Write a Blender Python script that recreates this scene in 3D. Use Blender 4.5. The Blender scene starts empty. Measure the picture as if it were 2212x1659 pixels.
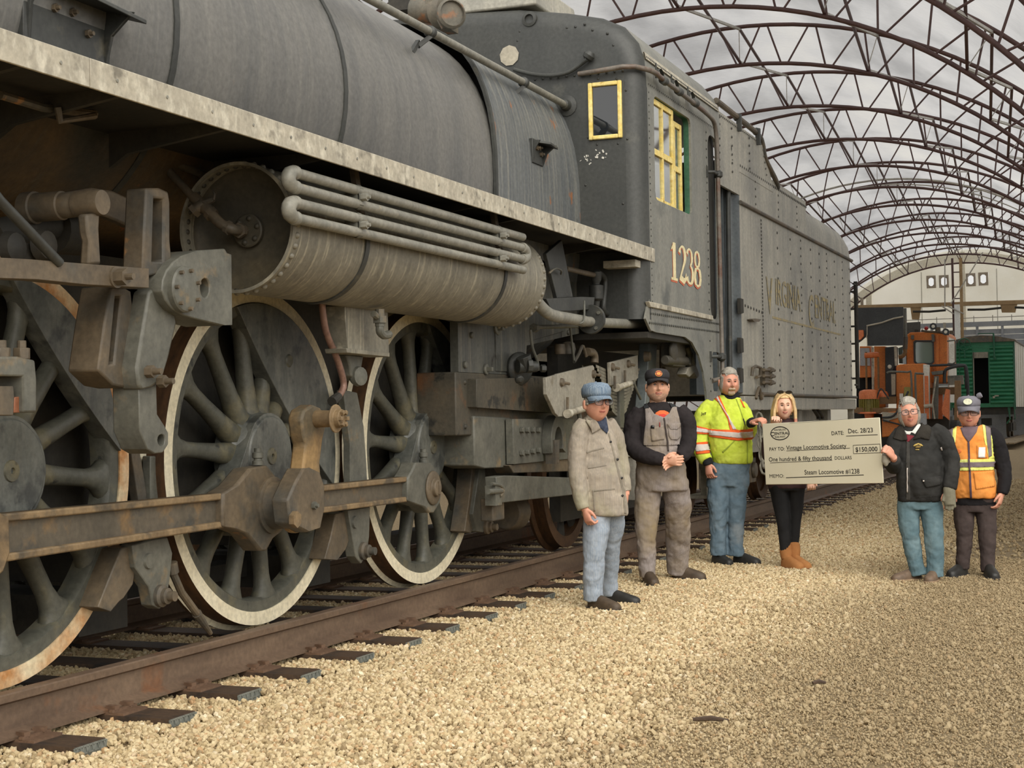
import bpy, bmesh, math, random
from math import pi, sin, cos, radians as R_
from mathutils import Vector as V, Matrix, noise as mnoise
from mathutils.geometry import tessellate_polygon
random.seed(7)
SC = bpy.context.scene
COL = SC.collection

# ------------------------------------------------------------------ camera, sky, exposure
CAM_H, FPX, PSI, TH, RO = 1.40, 3328.06, 0.378197193, 0.0216739682, -0.0160728423
_F = V((-sin(PSI)*cos(TH), cos(PSI)*cos(TH), sin(TH)))
_R0 = V((cos(PSI), sin(PSI), 0)); _U0 = _R0.cross(_F)
_R = _R0*cos(RO) + _U0*sin(RO); _U = _U0*cos(RO) - _R0*sin(RO)
cd = bpy.data.cameras.new('camera'); cam = bpy.data.objects.new('camera', cd); COL.objects.link(cam)
cam.matrix_world = Matrix(((_R.x, _U.x, -_F.x, 0), (_R.y, _U.y, -_F.y, 0), (_R.z, _U.z, -_F.z, CAM_H), (0, 0, 0, 1)))
cd.sensor_width = 36; cd.lens = FPX*36/2212; cd.clip_end = 400
SC.camera = cam
wd = bpy.data.worlds.new('overcast_sky'); SC.world = wd; wd.use_nodes = True
bg = wd.node_tree.nodes['Background']; bg.inputs[0].default_value = (1.0, .985, .95, 1); bg.inputs[1].default_value = .95
SC.view_settings.view_transform = 'Standard'; SC.view_settings.look = 'None'
SC.view_settings.exposure = 0.34; SC.view_settings.gamma = 1; SC.view_settings.use_curve_mapping = False
cy_ = SC.cycles
cy_.max_bounces = 6; cy_.diffuse_bounces = 4; cy_.glossy_bounces = 3; cy_.transmission_bounces = 4; cy_.transparent_max_bounces = 6
cy_.use_denoising = True; cy_.caustics_reflective = False; cy_.caustics_refractive = False
sd = bpy.data.lights.new('hazy_sun', 'SUN'); sun = bpy.data.objects.new('hazy_sun', sd); COL.objects.link(sun)
sd.energy = 2.2; sd.angle = R_(60); sd.color = (1, .95, .86)
sun.rotation_euler = (R_(52), 0, R_(38))

# ------------------------------------------------------------------ survey helper: where the ray of a photograph pixel meets a known plane
def ray(px, py): return _F + _R*((px-1106)/FPX) - _U*((py-829.5)/FPX)
def PX(px, py, X):
    d = ray(px, py); t = X/d.x; return V((X, d.y*t, CAM_H+d.z*t))
def PY(px, py, Y):
    d = ray(px, py); t = Y/d.y; return V((d.x*t, Y, CAM_H+d.z*t))
def PZ(px, py, Z):
    d = ray(px, py); t = (Z-CAM_H)/d.z; return V((d.x*t, d.y*t, Z))
def PC(px, py, zc):
    return V((0, 0, CAM_H)) + ray(px, py)*zc
def proj(p):
    d = V(p) - V((0, 0, CAM_H)); z = d.dot(_F)
    return (1106+FPX*d.dot(_R)/z, 829.5-FPX*d.dot(_U)/z, z)

# ------------------------------------------------------------------ materials
def lin(c):
    if isinstance(c, (int, float)): c = (c, c, c)
    return tuple(((v/255)/12.92 if v/255 <= .04045 else ((v/255+.055)/1.055)**2.4) for v in c) + (1,)
MATS = {}
def mat(name, c1=0, c2=None, rough=.6, metal=0.0, scale=6, stretch=(1, 1, 1), c3=None, t3=.62, s3=3, st3=None, e3=.06,
        streak=None, sst=(14, 14, .7), tst=.62, est=.1, fst=.6, bump=.15, bscale=40, spec=.5, coord='Object', c4=None, t4=.66, s4=8, st4=None, grain=.22, gscale=34):
    """weathered surface: base noise c1-c2, optional run marks (streak) and two sets of patches (c3, c4)"""
    if name in MATS: return MATS[name]
    m = bpy.data.materials.new(name); m.use_nodes = True
    n = m.node_tree.nodes; l = m.node_tree.links
    b = n['Principled BSDF']; b.inputs['Roughness'].default_value = rough; b.inputs['Metallic'].default_value = metal
    b.inputs['Specular IOR Level'].default_value = spec
    tc = n.new('ShaderNodeTexCoord')
    def noi(sc, st=(1, 1, 1), det=5, off=0):
        mp = n.new('ShaderNodeMapping'); mp.inputs['Scale'].default_value = st; mp.inputs['Location'].default_value = (off, off*1.7, off*.6)
        l.new(tc.outputs[coord], mp.inputs[0])
        t = n.new('ShaderNodeTexNoise'); t.inputs['Scale'].default_value = sc; t.inputs['Detail'].default_value = det
        t.inputs['Roughness'].default_value = .6
        l.new(mp.outputs[0], t.inputs['Vector']); return t.outputs['Fac']
    def ramp(f, a, c, ca=(0, 0, 0, 1), cb=(1, 1, 1, 1)):
        r = n.new('ShaderNodeValToRGB'); l.new(f, r.inputs[0]); e = r.color_ramp.elements
        e[0].position = max(0, a); e[0].color = ca; e[1].position = min(1, c); e[1].color = cb; return r.outputs[0]
    def mix(f, a, c):
        x = n.new('ShaderNodeMix'); x.data_type = 'RGBA'; l.new(f, x.inputs['Factor'])
        for s, v in ((x.inputs['A'], a), (x.inputs['B'], c)):
            if isinstance(v, tuple): s.default_value = v
            else: l.new(v, s)
        return x.outputs['Result']
    def mulf(f, k):
        x = n.new('ShaderNodeMath'); x.operation = 'MULTIPLY'; l.new(f, x.inputs[0]); x.inputs[1].default_value = k; return x.outputs[0]
    c2 = c2 if c2 is not None else c1
    col = ramp(noi(scale, stretch), .33, .67, lin(c1), lin(c2))
    if streak is not None: col = mix(mulf(ramp(noi(1, sst, 4, 3), tst-est, tst+est), fst), col, lin(streak))
    if c3 is not None: col = mix(ramp(noi(s3, st3 or (1, 1, 1), 6, 7), t3-e3, t3+e3), col, lin(c3))
    if c4 is not None: col = mix(ramp(noi(s4, st4 or (1, 1, 1), 6, 11), t4-.03, t4+.03), col, lin(c4))
    if grain:
        hs = n.new('ShaderNodeHueSaturation'); l.new(col, hs.inputs['Color']); g_ = n.new('ShaderNodeMapRange'); l.new(noi(gscale, (1, 1, 1), 3, 19), g_.inputs[0])
        g_.inputs[1].default_value = .25; g_.inputs[2].default_value = .75; g_.inputs[3].default_value = 1-grain; g_.inputs[4].default_value = 1+grain; l.new(g_.outputs[0], hs.inputs['Value']); col = hs.outputs['Color']
    l.new(col, b.inputs['Base Color'])
    if bump:
        bp = n.new('ShaderNodeBump'); bp.inputs['Strength'].default_value = bump; bp.inputs['Distance'].default_value = .01
        l.new(noi(bscale), bp.inputs['Height']); l.new(bp.outputs[0], b.inputs['Normal'])
    MATS[name] = m; return m

# ------------------------------------------------------------------ mesh builder
class MB:
    def __init__(s): s.v = []; s.f = []
    def add(s, vs, fs):
        o = len(s.v); s.v += [tuple(q) for q in vs]; s.f += [tuple(i+o for i in f) for f in fs]; return s
    def box(s, c, d, rot=None, taper=None):
        x, y, z = (k/2 for k in d); pts = [V((a*x, b*y, e*z)) for e in (-1, 1) for b in (-1, 1) for a in (-1, 1)]
        if taper: pts = [V((p.x*(taper if p.z > 0 else 1), p.y*(taper if p.z > 0 else 1), p.z)) for p in pts]
        if rot is not None: pts = [rot @ p for p in pts]
        c = V(c)
        return s.add([p+c for p in pts], [(0, 2, 3, 1), (4, 5, 7, 6), (0, 1, 5, 4), (2, 6, 7, 3), (0, 4, 6, 2), (1, 3, 7, 5)])
    def span(s, a, b):
        return s.box([(p+q)/2 for p, q in zip(a, b)], [abs(p-q) for p, q in zip(a, b)])
    def bar(s, p0, p1, w, h, up=(0, 0, 1)):
        p0, p1 = V(p0), V(p1); d = (p1-p0); L = d.length; d.normalize(); u = V(up)
        if abs(d.dot(u)) > .99: u = V((1, 0, 0))
        sd_ = d.cross(u).normalized(); u = sd_.cross(d)
        rot = Matrix((sd_, d, u)).transposed()
        return s.box((p0+p1)/2, (w, L, h), rot)
    def tube(s, pts, r, n=10, cap=True, closed=False):
        pts = [V(p) for p in pts]; N = len(pts); rs = r if isinstance(r, (list, tuple)) else [r]*N
        fr = None; vs = []
        for i, p in enumerate(pts):
            if closed: t = (pts[(i+1) % N]-pts[i-1]).normalized()
            else:
                a = (pts[i]-pts[i-1]).normalized() if i else None; b = (pts[i+1]-pts[i]).normalized() if i < N-1 else None
                t = (a+b).normalized() if a is not None and b is not None and (a+b).length > 1e-6 else (a if a is not None else b)
            if fr is None:
                u = V((0, 0, 1)) if abs(t.z) < .9 else V((1, 0, 0)); fr = (u-t*u.dot(t)).normalized()
            else:
                fr = fr-t*fr.dot(t); fr = fr.normalized() if fr.length > 1e-6 else V((1, 0, 0))
            w = t.cross(fr)
            rr = rs[i]; ra, rb = rr if isinstance(rr, (list, tuple)) else (rr, rr)
            for k in range(n): a = 2*pi*k/n; vs.append(p+fr*cos(a)*ra+w*sin(a)*rb)
        fs = [(i*n+k, i*n+(k+1) % n, (i+1)*n+(k+1) % n, (i+1)*n+k) for i in range(N-1) for k in range(n)]
        if closed: fs += [((N-1)*n+k, (N-1)*n+(k+1) % n, (k+1) % n, k) for k in range(n)]
        elif cap: fs += [tuple(range(n-1, -1, -1)), tuple((N-1)*n+k for k in range(n))]
        return s.add(vs, fs)
    def cyl(s, p0, p1, r0, r1=None, n=20):
        return s.tube([p0, p1], [r0, r0 if r1 is None else r1], n)
    def lathe(s, prof, o, axis=(1, 0, 0), n=32, cap=True):
        """prof: (radius, distance along axis)"""
        ax = V(axis).normalized(); u = V((0, 0, 1)) if abs(ax.z) < .9 else V((1, 0, 0)); u = (u-ax*u.dot(ax)).normalized(); w = ax.cross(u); o = V(o)
        vs = [o+ax*h+(u*cos(2*pi*k/n)+w*sin(2*pi*k/n))*max(r, 1e-4) for r, h in prof for k in range(n)]
        N = len(prof)
        fs = [(i*n+k, i*n+(k+1) % n, (i+1)*n+(k+1) % n, (i+1)*n+k) for i in range(N-1) for k in range(n)]
        if cap: fs += [tuple(range(n-1, -1, -1)), tuple((N-1)*n+k for k in range(n))]
        return s.add(vs, fs)
    def prism(s, outer, depth, holes=()):
        """polygon of 3-D points in one plane, thickened by the vector depth; holes cut through"""
        loops = [[V(p) for p in lp] for lp in [outer]+list(holes)]
        flat = [p for lp in loops for p in lp]; d = V(depth); n = len(flat)
        tri = tessellate_polygon(loops)
        fs = [tuple(t) for t in tri] + [tuple(i+n for i in reversed(t)) for t in tri]
        o = 0
        for lp in loops:
            m = len(lp); fs += [(o+i, o+(i+1) % m, o+(i+1) % m+n, o+i+n) for i in range(m)]; o += m
        return s.add(flat+[p+d for p in flat], fs)
    def pxX(s, pts, X, th, holes=()):
        return s.prism([PX(a, b, X) for a, b in pts], (-th, 0, 0), [[PX(a, b, X) for a, b in h] for h in holes])
    def sheet(s, loops, closed=False):
        """grid surface through rows of points"""
        n = len(loops[0]); vs = [p for lp in loops for p in lp]
        k = n if closed else n-1
        return s.add(vs, [(i*n+j, i*n+(j+1) % n, (i+1)*n+(j+1) % n, (i+1)*n+j) for i in range(len(loops)-1) for j in range(k)])
    def dome(s, p, nrm, r, n=6, h=.7):
        return s.lathe([(r, 0), (r*.8, r*h*.6), (r*.35, r*h)], p, nrm, n)
    def hexnut(s, p, ax, r, h):
        return s.lathe([(r, 0), (r, h)], p, ax, 6)
    def mesh(s, name, m, smooth=35):
        me = bpy.data.meshes.new(name); me.from_pydata(s.v, [], s.f); me.validate()
        bm = bmesh.new(); bm.from_mesh(me); bmesh.ops.recalc_face_normals(bm, faces=bm.faces); bm.to_mesh(me); bm.free()
        if m: me.materials.append(m)
        if smooth: me.shade_smooth(); me.set_sharp_from_angle(angle=R_(smooth))
        return me
def ob(name, me, parent=None, loc=None, rot=None):
    o = bpy.data.objects.new(name, me); COL.objects.link(o)
    if parent is not None: o.parent = parent
    if loc is not None: o.location = loc
    if rot is not None: o.rotation_euler = rot
    return o
def part(name, mb, m, parent=None, bevel=0, smooth=35, kind=None, label=None, seg=2):
    o = ob(name, mb.mesh(name, m, smooth), parent)
    if bevel:
        b = o.modifiers.new('bevel', 'BEVEL'); b.width = bevel; b.segments = seg; b.limit_method = 'ANGLE'; b.angle_limit = R_(40)
    if kind: o['kind'] = kind
    if label: o['label'] = label
    return o
def thing(name, label, cat, loc=(0, 0, 0), rz=0, group=None):
    o = ob(name, None, None, loc, (0, 0, rz)); o.empty_display_size = .2
    o['label'] = label; o['category'] = cat
    if group: o['group'] = group
    return o
def tag(o, label, cat, group=None):
    o['label'] = label; o['category'] = cat
    if group: o['group'] = group
    return o
def dup(o, parent):
    c = o.copy(); COL.objects.link(c); c.parent = parent
    for ch in list(o.children): dup(ch, c)
    return c
def struct(o): o['kind'] = 'structure'; return o
def smooth_path(pts, k=6):
    """Catmull-Rom through the points"""
    P = [V(p) for p in pts]; out = []
    for i in range(len(P)-1):
        a, b, c, d = P[max(i-1, 0)], P[i], P[i+1], P[min(i+2, len(P)-1)]
        for j in range(k):
            t = j/k; out.append(.5*((2*b)+(c-a)*t+(2*a-5*b+4*c-d)*t*t+(3*b-a-3*c+d)*t**3))
    return out+[P[-1]]
def ribbon(mb, pts, ws, z=0, th=.001):
    """flat brush stroke in x-y with a width at each point"""
    L, Rr = [], []; z = z+.00012*len(mb.f)
    for i, p in enumerate(pts):
        a = pts[max(i-1, 0)]; b = pts[min(i+1, len(pts)-1)]; d = V((b[0]-a[0], b[1]-a[1])).normalized(); nn = V((-d.y, d.x))*ws[i]/2
        L.append((p[0]+nn.x, p[1]+nn.y)); Rr.append((p[0]-nn.x, p[1]-nn.y))
    for i in range(len(pts)-1):
        mb.add([(*q, z) for q in (L[i], L[i+1], Rr[i+1], Rr[i])], [(0, 1, 2, 3)])
    return mb
def text_mesh(body, size, bold=0.0, extrude=0.0, align='LEFT', xs=1.0):
    c = bpy.data.curves.new('lettering', 'FONT'); c.body = body; c.size = size; c.offset = bold; c.extrude = extrude; c.align_x = align; c.resolution_u = 3
    o = bpy.data.objects.new('lettering', c); COL.objects.link(o)
    dg = bpy.context.evaluated_depsgraph_get(); me = bpy.data.meshes.new_from_object(o.evaluated_get(dg))
    bpy.data.objects.remove(o); bpy.data.curves.remove(c)
    for v in me.vertices: v.co.x *= xs
    return me
def frame_matrix(o, ux, uy):
    ux, uy = V(ux).normalized(), V(uy).normalized(); uz = ux.cross(uy)
    m = Matrix((ux, uy, uz)).transposed().to_4x4(); m.translation = V(o); return m
# ------------------------------------------------------------------ palette
M_jacket = mat('boiler_paint', (92, 92, 90), (112, 110, 105), .38, scale=2.2, stretch=(1, 2.5, .4), streak=(122, 120, 113), sst=(3, 22, .5), tst=.60, est=.08, fst=.45, c3=(112, 70, 44), t3=.78, s3=3.5, st3=(1, 2, .8), bump=.05, spec=.5)
M_firebox = mat('peeling_firebox_paint', (88, 92, 94), (108, 110, 108), .42, scale=3, stretch=(1, 3, .4), streak=(140, 138, 128), sst=(4, 26, .6), tst=.58, est=.08, fst=.6, c3=(142, 98, 68), t3=.63, s3=3.6, st3=(1, 1.3, .9), e3=.02, bump=.1, c4=(52, 50, 48), t4=.72, s4=6)
M_under = mat('rusty_boiler_belly', (74, 62, 46), (112, 88, 56), .6, scale=2.5, streak=(98, 90, 74), sst=(6, 26, 1), tst=.62, est=.06, fst=.5, c3=(54, 53, 48), t3=.55, s3=1.2, e3=.1, c4=(140, 84, 50), t4=.70, s4=7, bump=.25)
M_black = mat('old_black_paint', (46, 47, 45), (64, 65, 61), .5, scale=4, c3=(84, 80, 68), t3=.66, s3=7, bump=.12)
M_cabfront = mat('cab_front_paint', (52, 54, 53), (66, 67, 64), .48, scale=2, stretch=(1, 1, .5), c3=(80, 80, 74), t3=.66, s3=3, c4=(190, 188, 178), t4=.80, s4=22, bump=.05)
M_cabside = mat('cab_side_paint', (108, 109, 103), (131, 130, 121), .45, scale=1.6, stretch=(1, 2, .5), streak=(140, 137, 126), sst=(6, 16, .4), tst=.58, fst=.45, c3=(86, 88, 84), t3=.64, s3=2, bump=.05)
M_tender = mat('tender_paint', (150, 147, 137), (176, 172, 158), .5, scale=1.5, stretch=(1, 1.6, .5), streak=(196, 190, 173), sst=(6, 9, .35), tst=.57, fst=.5, c3=(128, 127, 120), t3=.6, s3=1.1, e3=.12, c4=(84, 80, 72), t4=.76, s4=5, st4=(1, 3, .6), bump=.05)
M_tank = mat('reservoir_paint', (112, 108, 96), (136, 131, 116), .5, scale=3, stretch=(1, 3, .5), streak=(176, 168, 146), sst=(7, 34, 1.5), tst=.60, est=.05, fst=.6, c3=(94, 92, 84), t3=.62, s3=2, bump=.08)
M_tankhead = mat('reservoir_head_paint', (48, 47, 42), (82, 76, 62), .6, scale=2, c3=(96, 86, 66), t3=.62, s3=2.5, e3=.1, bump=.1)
M_pipe = mat('grey_pipe_paint', (118, 117, 108), (140, 137, 126), .5, scale=9, c3=(156, 146, 124), t3=.68, s3=14, bump=.1)
M_skirt = mat('worn_skirt_paint', (160, 153, 137), (182, 174, 155), .5, scale=5, streak=(204, 198, 180), sst=(3, 16, 9), tst=.56, est=.07, fst=.7, c3=(122, 116, 102), t3=.63, s3=5, e3=.05, bump=.08)
M_wheel = mat('wheel_paint', (68, 69, 62), (92, 91, 80), .5, scale=5, c3=(112, 105, 80), t3=.6, s3=4, e3=.1, c4=(50, 51, 47), t4=.62, s4=6, bump=.2)
M_weight = mat('counterweight_paint', (76, 78, 74), (100, 102, 96), .4, scale=5, stretch=(1, 1, .6), streak=(112, 112, 104), sst=(8, 14, 4), tst=.57, fst=.7, c3=(60, 62, 60), t3=.6, s3=7, bump=.15)
M_tire = mat('white_tyre_paint', (206, 196, 168), (226, 217, 190), .6, scale=5, c3=(182, 132, 70), t3=.72, s3=4, e3=.09, bump=.08)
M_tire_rust = mat('rust_stained_tyre_paint', (212, 196, 158), (228, 214, 182), .6, scale=5, c3=(176, 112, 44), t3=.50, s3=3, e3=.12, bump=.08)
M_tread = mat('rusty_tread', (62, 42, 24), (88, 60, 34), .65, scale=8, stretch=(4, 1, 1), bump=.15)
M_rod = mat('grimy_rod', (78, 72, 61), (98, 89, 75), .55, scale=3, c3=(124, 99, 66), t3=.62, s3=4, e3=.06, c4=(70, 68, 62), t4=.60, s4=3, bump=.12)
M_rodedge = mat('rusty_rod_edge', (110, 91, 66), (142, 120, 88), .65, scale=7, c3=(88, 78, 63), t3=.56, s3=5, bump=.2)
M_crank = mat('ochre_rust_crank', (128, 102, 66), (152, 124, 82), .65, scale=6, c3=(94, 84, 66), t3=.54, s3=3, e3=.08, c4=(156, 92, 48), t4=.66, s4=6, bump=.2)
M_gear = mat('oily_brown_steel', (84, 74, 60), (112, 98, 78), .55, scale=4, c3=(74, 72, 66), t3=.56, s3=3.5, e3=.1, c4=(150, 110, 70), t4=.70, s4=6, bump=.15)
M_gearg = mat('grey_gear_steel', (82, 82, 75), (106, 105, 95), .5, scale=5, c3=(130, 112, 84), t3=.66, s3=5, bump=.12)
M_dark = mat('sooty_frame_and_shade', (40, 39, 35), (58, 54, 46), .7, scale=4, bump=.2)  # sooty frame tone, also laid on panels that stand in for shade
M_deck = mat('deck_underside', (34, 33, 30), (48, 45, 38), .75, scale=3, bump=.1)
M_rail = mat('rusty_rail', (92, 74, 60), (116, 96, 78), .55, scale=3, stretch=(1, .5, 3), c3=(122, 82, 54), t3=.66, s3=2.2, c4=(190, 170, 140), t4=.79, s4=9, st4=(1, 1, .5), bump=.15)
M_railtop = mat('rail_head', (104, 88, 76), (122, 106, 92), .45, scale=3, bump=.1)
M_tie = mat('creosoted_tie', (62, 47, 35), (82, 63, 46), .7, scale=6, stretch=(1, 8, 4), c3=(46, 38, 32), t3=.56, s3=5, bump=.3)
M_tieplate = mat('rusty_tie_plate', (88, 66, 50), (112, 86, 66), .7, scale=8, bump=.25)
M_endplate = mat('zinc_end_plate', (112, 116, 110), (140, 142, 134), .5, .2, scale=20, bump=.1)
M_yellow = mat('yellow_window_paint', (226, 196, 96), (240, 222, 150), .5, scale=9, c3=(200, 160, 70), t3=.66, s3=12, bump=.08)
M_cream = mat('cream_number_paint', (222, 206, 158), (232, 220, 180), .6, scale=14, bump=0)
M_red = mat('red_number_shade', (190, 92, 60), (206, 112, 78), .6, scale=14, c3=(122, 112, 102), t3=.62, s3=22, bump=0)
M_truss = mat('brown_truss_paint', (74, 50, 46), (88, 60, 54), .5, scale=5, bump=0)
M_purlin = mat('galvanised_purlin', (160, 156, 146), (186, 180, 168), .45, .3, scale=5, bump=0)
M_copper = mat('copper_pipe', (126, 96, 84), (150, 118, 102), .45, .3, scale=12, c3=(96, 72, 60), t3=.62, s3=10, bump=.1)

# ------------------------------------------------------------------ ground
def ground_material():
    m = bpy.data.materials.new('tan_gravel'); m.use_nodes = True; n = m.node_tree.nodes; l = m.node_tree.links; b = n['Principled BSDF']
    b.inputs['Roughness'].default_value = .9
    g = n.new('ShaderNodeNewGeometry')
    v = n.new('ShaderNodeTexVoronoi'); v.inputs['Scale'].default_value = 75; l.new(g.outputs['Position'], v.inputs['Vector'])
    r = n.new('ShaderNodeValToRGB'); l.new(v.outputs['Color'], r.inputs[0])
    e = r.color_ramp.elements; e[0].color = lin((122, 104, 76)); e[1].color = lin((190, 168, 130))
    nz = n.new('ShaderNodeTexNoise'); nz.inputs['Scale'].default_value = .7; nz.inputs['Detail'].default_value = 6; l.new(g.outputs['Position'], nz.inputs['Vector'])
    sx = n.new('ShaderNodeSeparateXYZ'); l.new(g.outputs['Position'], sx.inputs[0])
    a = n.new('ShaderNodeMath'); a.operation = 'MULTIPLY_ADD'; l.new(nz.outputs['Fac'], a.inputs[0]); a.inputs[1].default_value = 1.4; l.new(sx.outputs['X'], a.inputs[2])
    mr = n.new('ShaderNodeMapRange'); l.new(a.outputs[0], mr.inputs[0]); mr.inputs[1].default_value = -1.85; mr.inputs[2].default_value = -.6
    mx = n.new('ShaderNodeMix'); mx.data_type = 'RGBA'; l.new(mr.outputs[0], mx.inputs['Factor']); l.new(r.outputs[0], mx.inputs['A']); mx.inputs['B'].default_value = lin((130, 113, 84))
    l.new(mx.outputs['Result'], b.inputs['Base Color'])
    bp = n.new('ShaderNodeBump'); bp.inputs['Strength'].default_value = .7; bp.inputs['Distance'].default_value = .012
    l.new(v.outputs['Distance'], bp.inputs['Height']); bp.invert = True; l.new(bp.outputs[0], b.inputs['Normal'])
    return m
M_ground = ground_material()
fl = MB(); nx, ny = 8, 16
fl.sheet([[(-45+75*i/nx, -25+150*j/ny, 0) for i in range(nx+1)] for j in range(ny+1)])
struct(part('floor', fl, M_ground, smooth=0))

def stone_material():
    m = bpy.data.materials.new('limestone_chips'); m.use_nodes = True; n = m.node_tree.nodes; l = m.node_tree.links; b = n['Principled BSDF']
    b.inputs['Roughness'].default_value = .85
    oi = n.new('ShaderNodeObjectInfo'); r = n.new('ShaderNodeValToRGB'); l.new(oi.outputs['Random'], r.inputs[0])
    e = r.color_ramp.elements; e[0].color = lin((144, 124, 92)); e[1].color = lin((228, 216, 186))
    for p, c in ((.25, (184, 163, 123)), (.55, (210, 192, 154)), (.8, (196, 176, 138)), (.9, (178, 143, 102))):
        k = e.new(p); k.color = lin(c)
    g = n.new('ShaderNodeNewGeometry'); sx = n.new('ShaderNodeSeparateXYZ'); l.new(g.outputs['Position'], sx.inputs[0])
    nz = n.new('ShaderNodeTexNoise'); nz.inputs['Scale'].default_value = .7; nz.inputs['Detail'].default_value = 6; l.new(g.outputs['Position'], nz.inputs['Vector'])
    a = n.new('ShaderNodeMath'); a.operation = 'MULTIPLY_ADD'; l.new(nz.outputs['Fac'], a.inputs[0]); a.inputs[1].default_value = 1.4; l.new(sx.outputs['X'], a.inputs[2])
    mr = n.new('ShaderNodeMapRange'); l.new(a.outputs[0], mr.inputs[0]); mr.inputs[1].default_value = -1.85; mr.inputs[2].default_value = -.6
    mr.inputs[4].default_value = .75
    mx = n.new('ShaderNodeMix'); mx.data_type = 'RGBA'; l.new(mr.outputs[0], mx.inputs['Factor']); l.new(r.outputs[0], mx.inputs['A']); mx.inputs['B'].default_value = lin((140, 122, 92))
    l.new(mx.outputs['Result'], b.inputs['Base Color']); return m
M_stone = stone_material()
stones = []
for k in range(4):
    bm = bmesh.new(); bmesh.ops.create_icosphere(bm, subdivisions=1, radius=.5)
    rr = random.Random(k)
    for v in bm.verts: v.co *= rr.uniform(.72, 1.12); v.co.z *= .75; v.co.x *= 1.15
    me = bpy.data.meshes.new('stone_chip'); bm.to_mesh(me); bm.free(); me.materials.append(M_stone); stones.append(me)

def scatter(name, pts, base, jitter, label_kind='stuff'):
    """gravel: chips set on a cloud of points by geometry nodes (nobody could count them)"""
    me = bpy.data.meshes.new(name); me.from_pydata(pts, [], [])
    o = ob(name, me); o['kind'] = label_kind; o['label'] = 'loose pale limestone gravel beside and between the rails'; 
    src = bpy.data.collections.new(name+'_chips')
    for q in stones:
        so = bpy.data.objects.new('stone_chip', q); src.objects.link(so)
    ng = bpy.data.node_groups.new(name, 'GeometryNodeTree')
    ng.interface.new_socket('Geometry', in_out='INPUT', socket_type='NodeSocketGeometry'); ng.interface.new_socket('Geometry', in_out='OUTPUT', socket_type='NodeSocketGeometry')
    N = ng.nodes; L = ng.links
    gi = N.new('NodeGroupInput'); go = N.new('NodeGroupOutput')
    ci = N.new('GeometryNodeCollectionInfo'); ci.inputs['Collection'].default_value = src; ci.inputs['Separate Children'].default_value = True; ci.inputs['Reset Children'].default_value = True
    ip = N.new('GeometryNodeInstanceOnPoints'); ip.inputs['Pick Instance'].default_value = True
    rv = N.new('FunctionNodeRandomValue'); rv.data_type = 'FLOAT_VECTOR'; rv.inputs[1].default_value = (6.28, 6.28, 6.28)
    rs = N.new('FunctionNodeRandomValue'); rs.data_type = 'FLOAT'
    [s for s in rs.inputs if s.name == 'Min' and s.type == 'VALUE'][0].default_value = base*(1-jitter); [s for s in rs.inputs if s.name == 'Max' and s.type == 'VALUE'][0].default_value = base*(1+jitter)
    L.new(gi.outputs[0], ip.inputs['Points']); L.new(ci.outputs[0], ip.inputs['Instance']); L.new(rv.outputs[0], ip.inputs['Rotation'])
    L.new([s for s in rs.outputs if s.type == 'VALUE'][0], ip.inputs['Scale']); L.new(ip.outputs[0], go.inputs[0])
    md = o.modifiers.new('chips', 'NODES'); md.node_group = ng
    return o
TIE_Y = [4.19+.6225*i for i in range(100)]
def stone_points(n, x0, x1, y0, y1, keep):
    out = []; rr = random.Random(int(x0*10)+n)
    for _ in range(n):
        x = rr.uniform(x0, x1); y = rr.uniform(y0, y1)
        if not keep(x, y, rr): continue
        z = .004+.014*rr.random()
        if -6.6 < x < -4.05:
            k = (y-4.19)/.6225; 
            if abs(k-round(k)) < .17: continue          # the ties lie here
            z += .012
        px, py, zc = proj((x, y, z))
        if zc > .8 and -260 < px < 2900 and py < 2150: out.append((x, y, z))
    return out
def dirt(x, y): return min(1, max(0, (x+.85*mnoise.noise(V((x*.7, y*.6, 0)))+.25*mnoise.noise(V((x*3, y*2.2, 4)))+2.75)/1.1))
scatter('gravel_bed', stone_points(400000, -7.2, 2.2, 3.4, 17, lambda x, y, r: r.random() < 1-.94*dirt(x, y)), .0265, .5)
scatter('far_gravel_bed', stone_points(110000, -7.2, 1.8, 17, 32, lambda x, y, r: r.random() < 1-.6*dirt(x, y)), .034, .4)
scatter('fine_gravel_bed', stone_points(420000, -3.2, 3.2, 3.4, 15, lambda x, y, r: r.random() < .1+dirt(x, y)), .0095, .6)

# ------------------------------------------------------------------ track
XT = -5.29
track = thing('railway_track', 'rusty railway track on dark ties bedded in pale gravel under the locomotive', 'track', (XT, 20, 0))
track.location = (0, 0, 0)
def rail_profile(xc, sgn):
    h0, h1 = .062, .255
    return [(xc-.072, h0), (xc+.072, h0), (xc+.072, h0+.012), (xc+.014, h0+.034), (xc+.010, h1-.05), (xc+.036, h1-.036), (xc+.037, h1-.006), (xc+.030, h1), (xc-.030, h1), (xc-.037, h1-.006), (xc-.036, h1-.036), (xc-.010, h1-.05), (xc-.014, h0+.034), (xc-.072, h0+.012)]
for xc in (-4.49, -6.09):
    r = MB(); pr_ = rail_profile(xc, 1)
    r.prism([(x, 2.5, z) for x, z in pr_], (0, 70, 0)); part('rail', r, M_rail, track, bevel=0)
tie_me = MB().box((0, 0, -.06), (2.42, .215, .225)).mesh('tie', M_tie, 0)
ep = MB(); 
for i in range(6):
    for sg in (-1, 1):
        a = -.1+.04*i
        ep.bar((1.214, a-.01*sg, .047), (1.214, a+.03*sg*.6, -.05), .006, .008)
for k in range(4): ep.box((1.214, 0, .046-.03*k), (.006, .205, .007))
ep.box((1.211, 0, -.003), (.003, .205, .1))
ep_me = ep.mesh('end_plate', M_endplate, 0)
tp = MB().box((0, 0, .056), (.34, .19, .016)); tp.box((.10, 0, .068), (.02, .19, .014)); tp.box((-.10, 0, .068), (.02, .19, .014))
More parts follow.
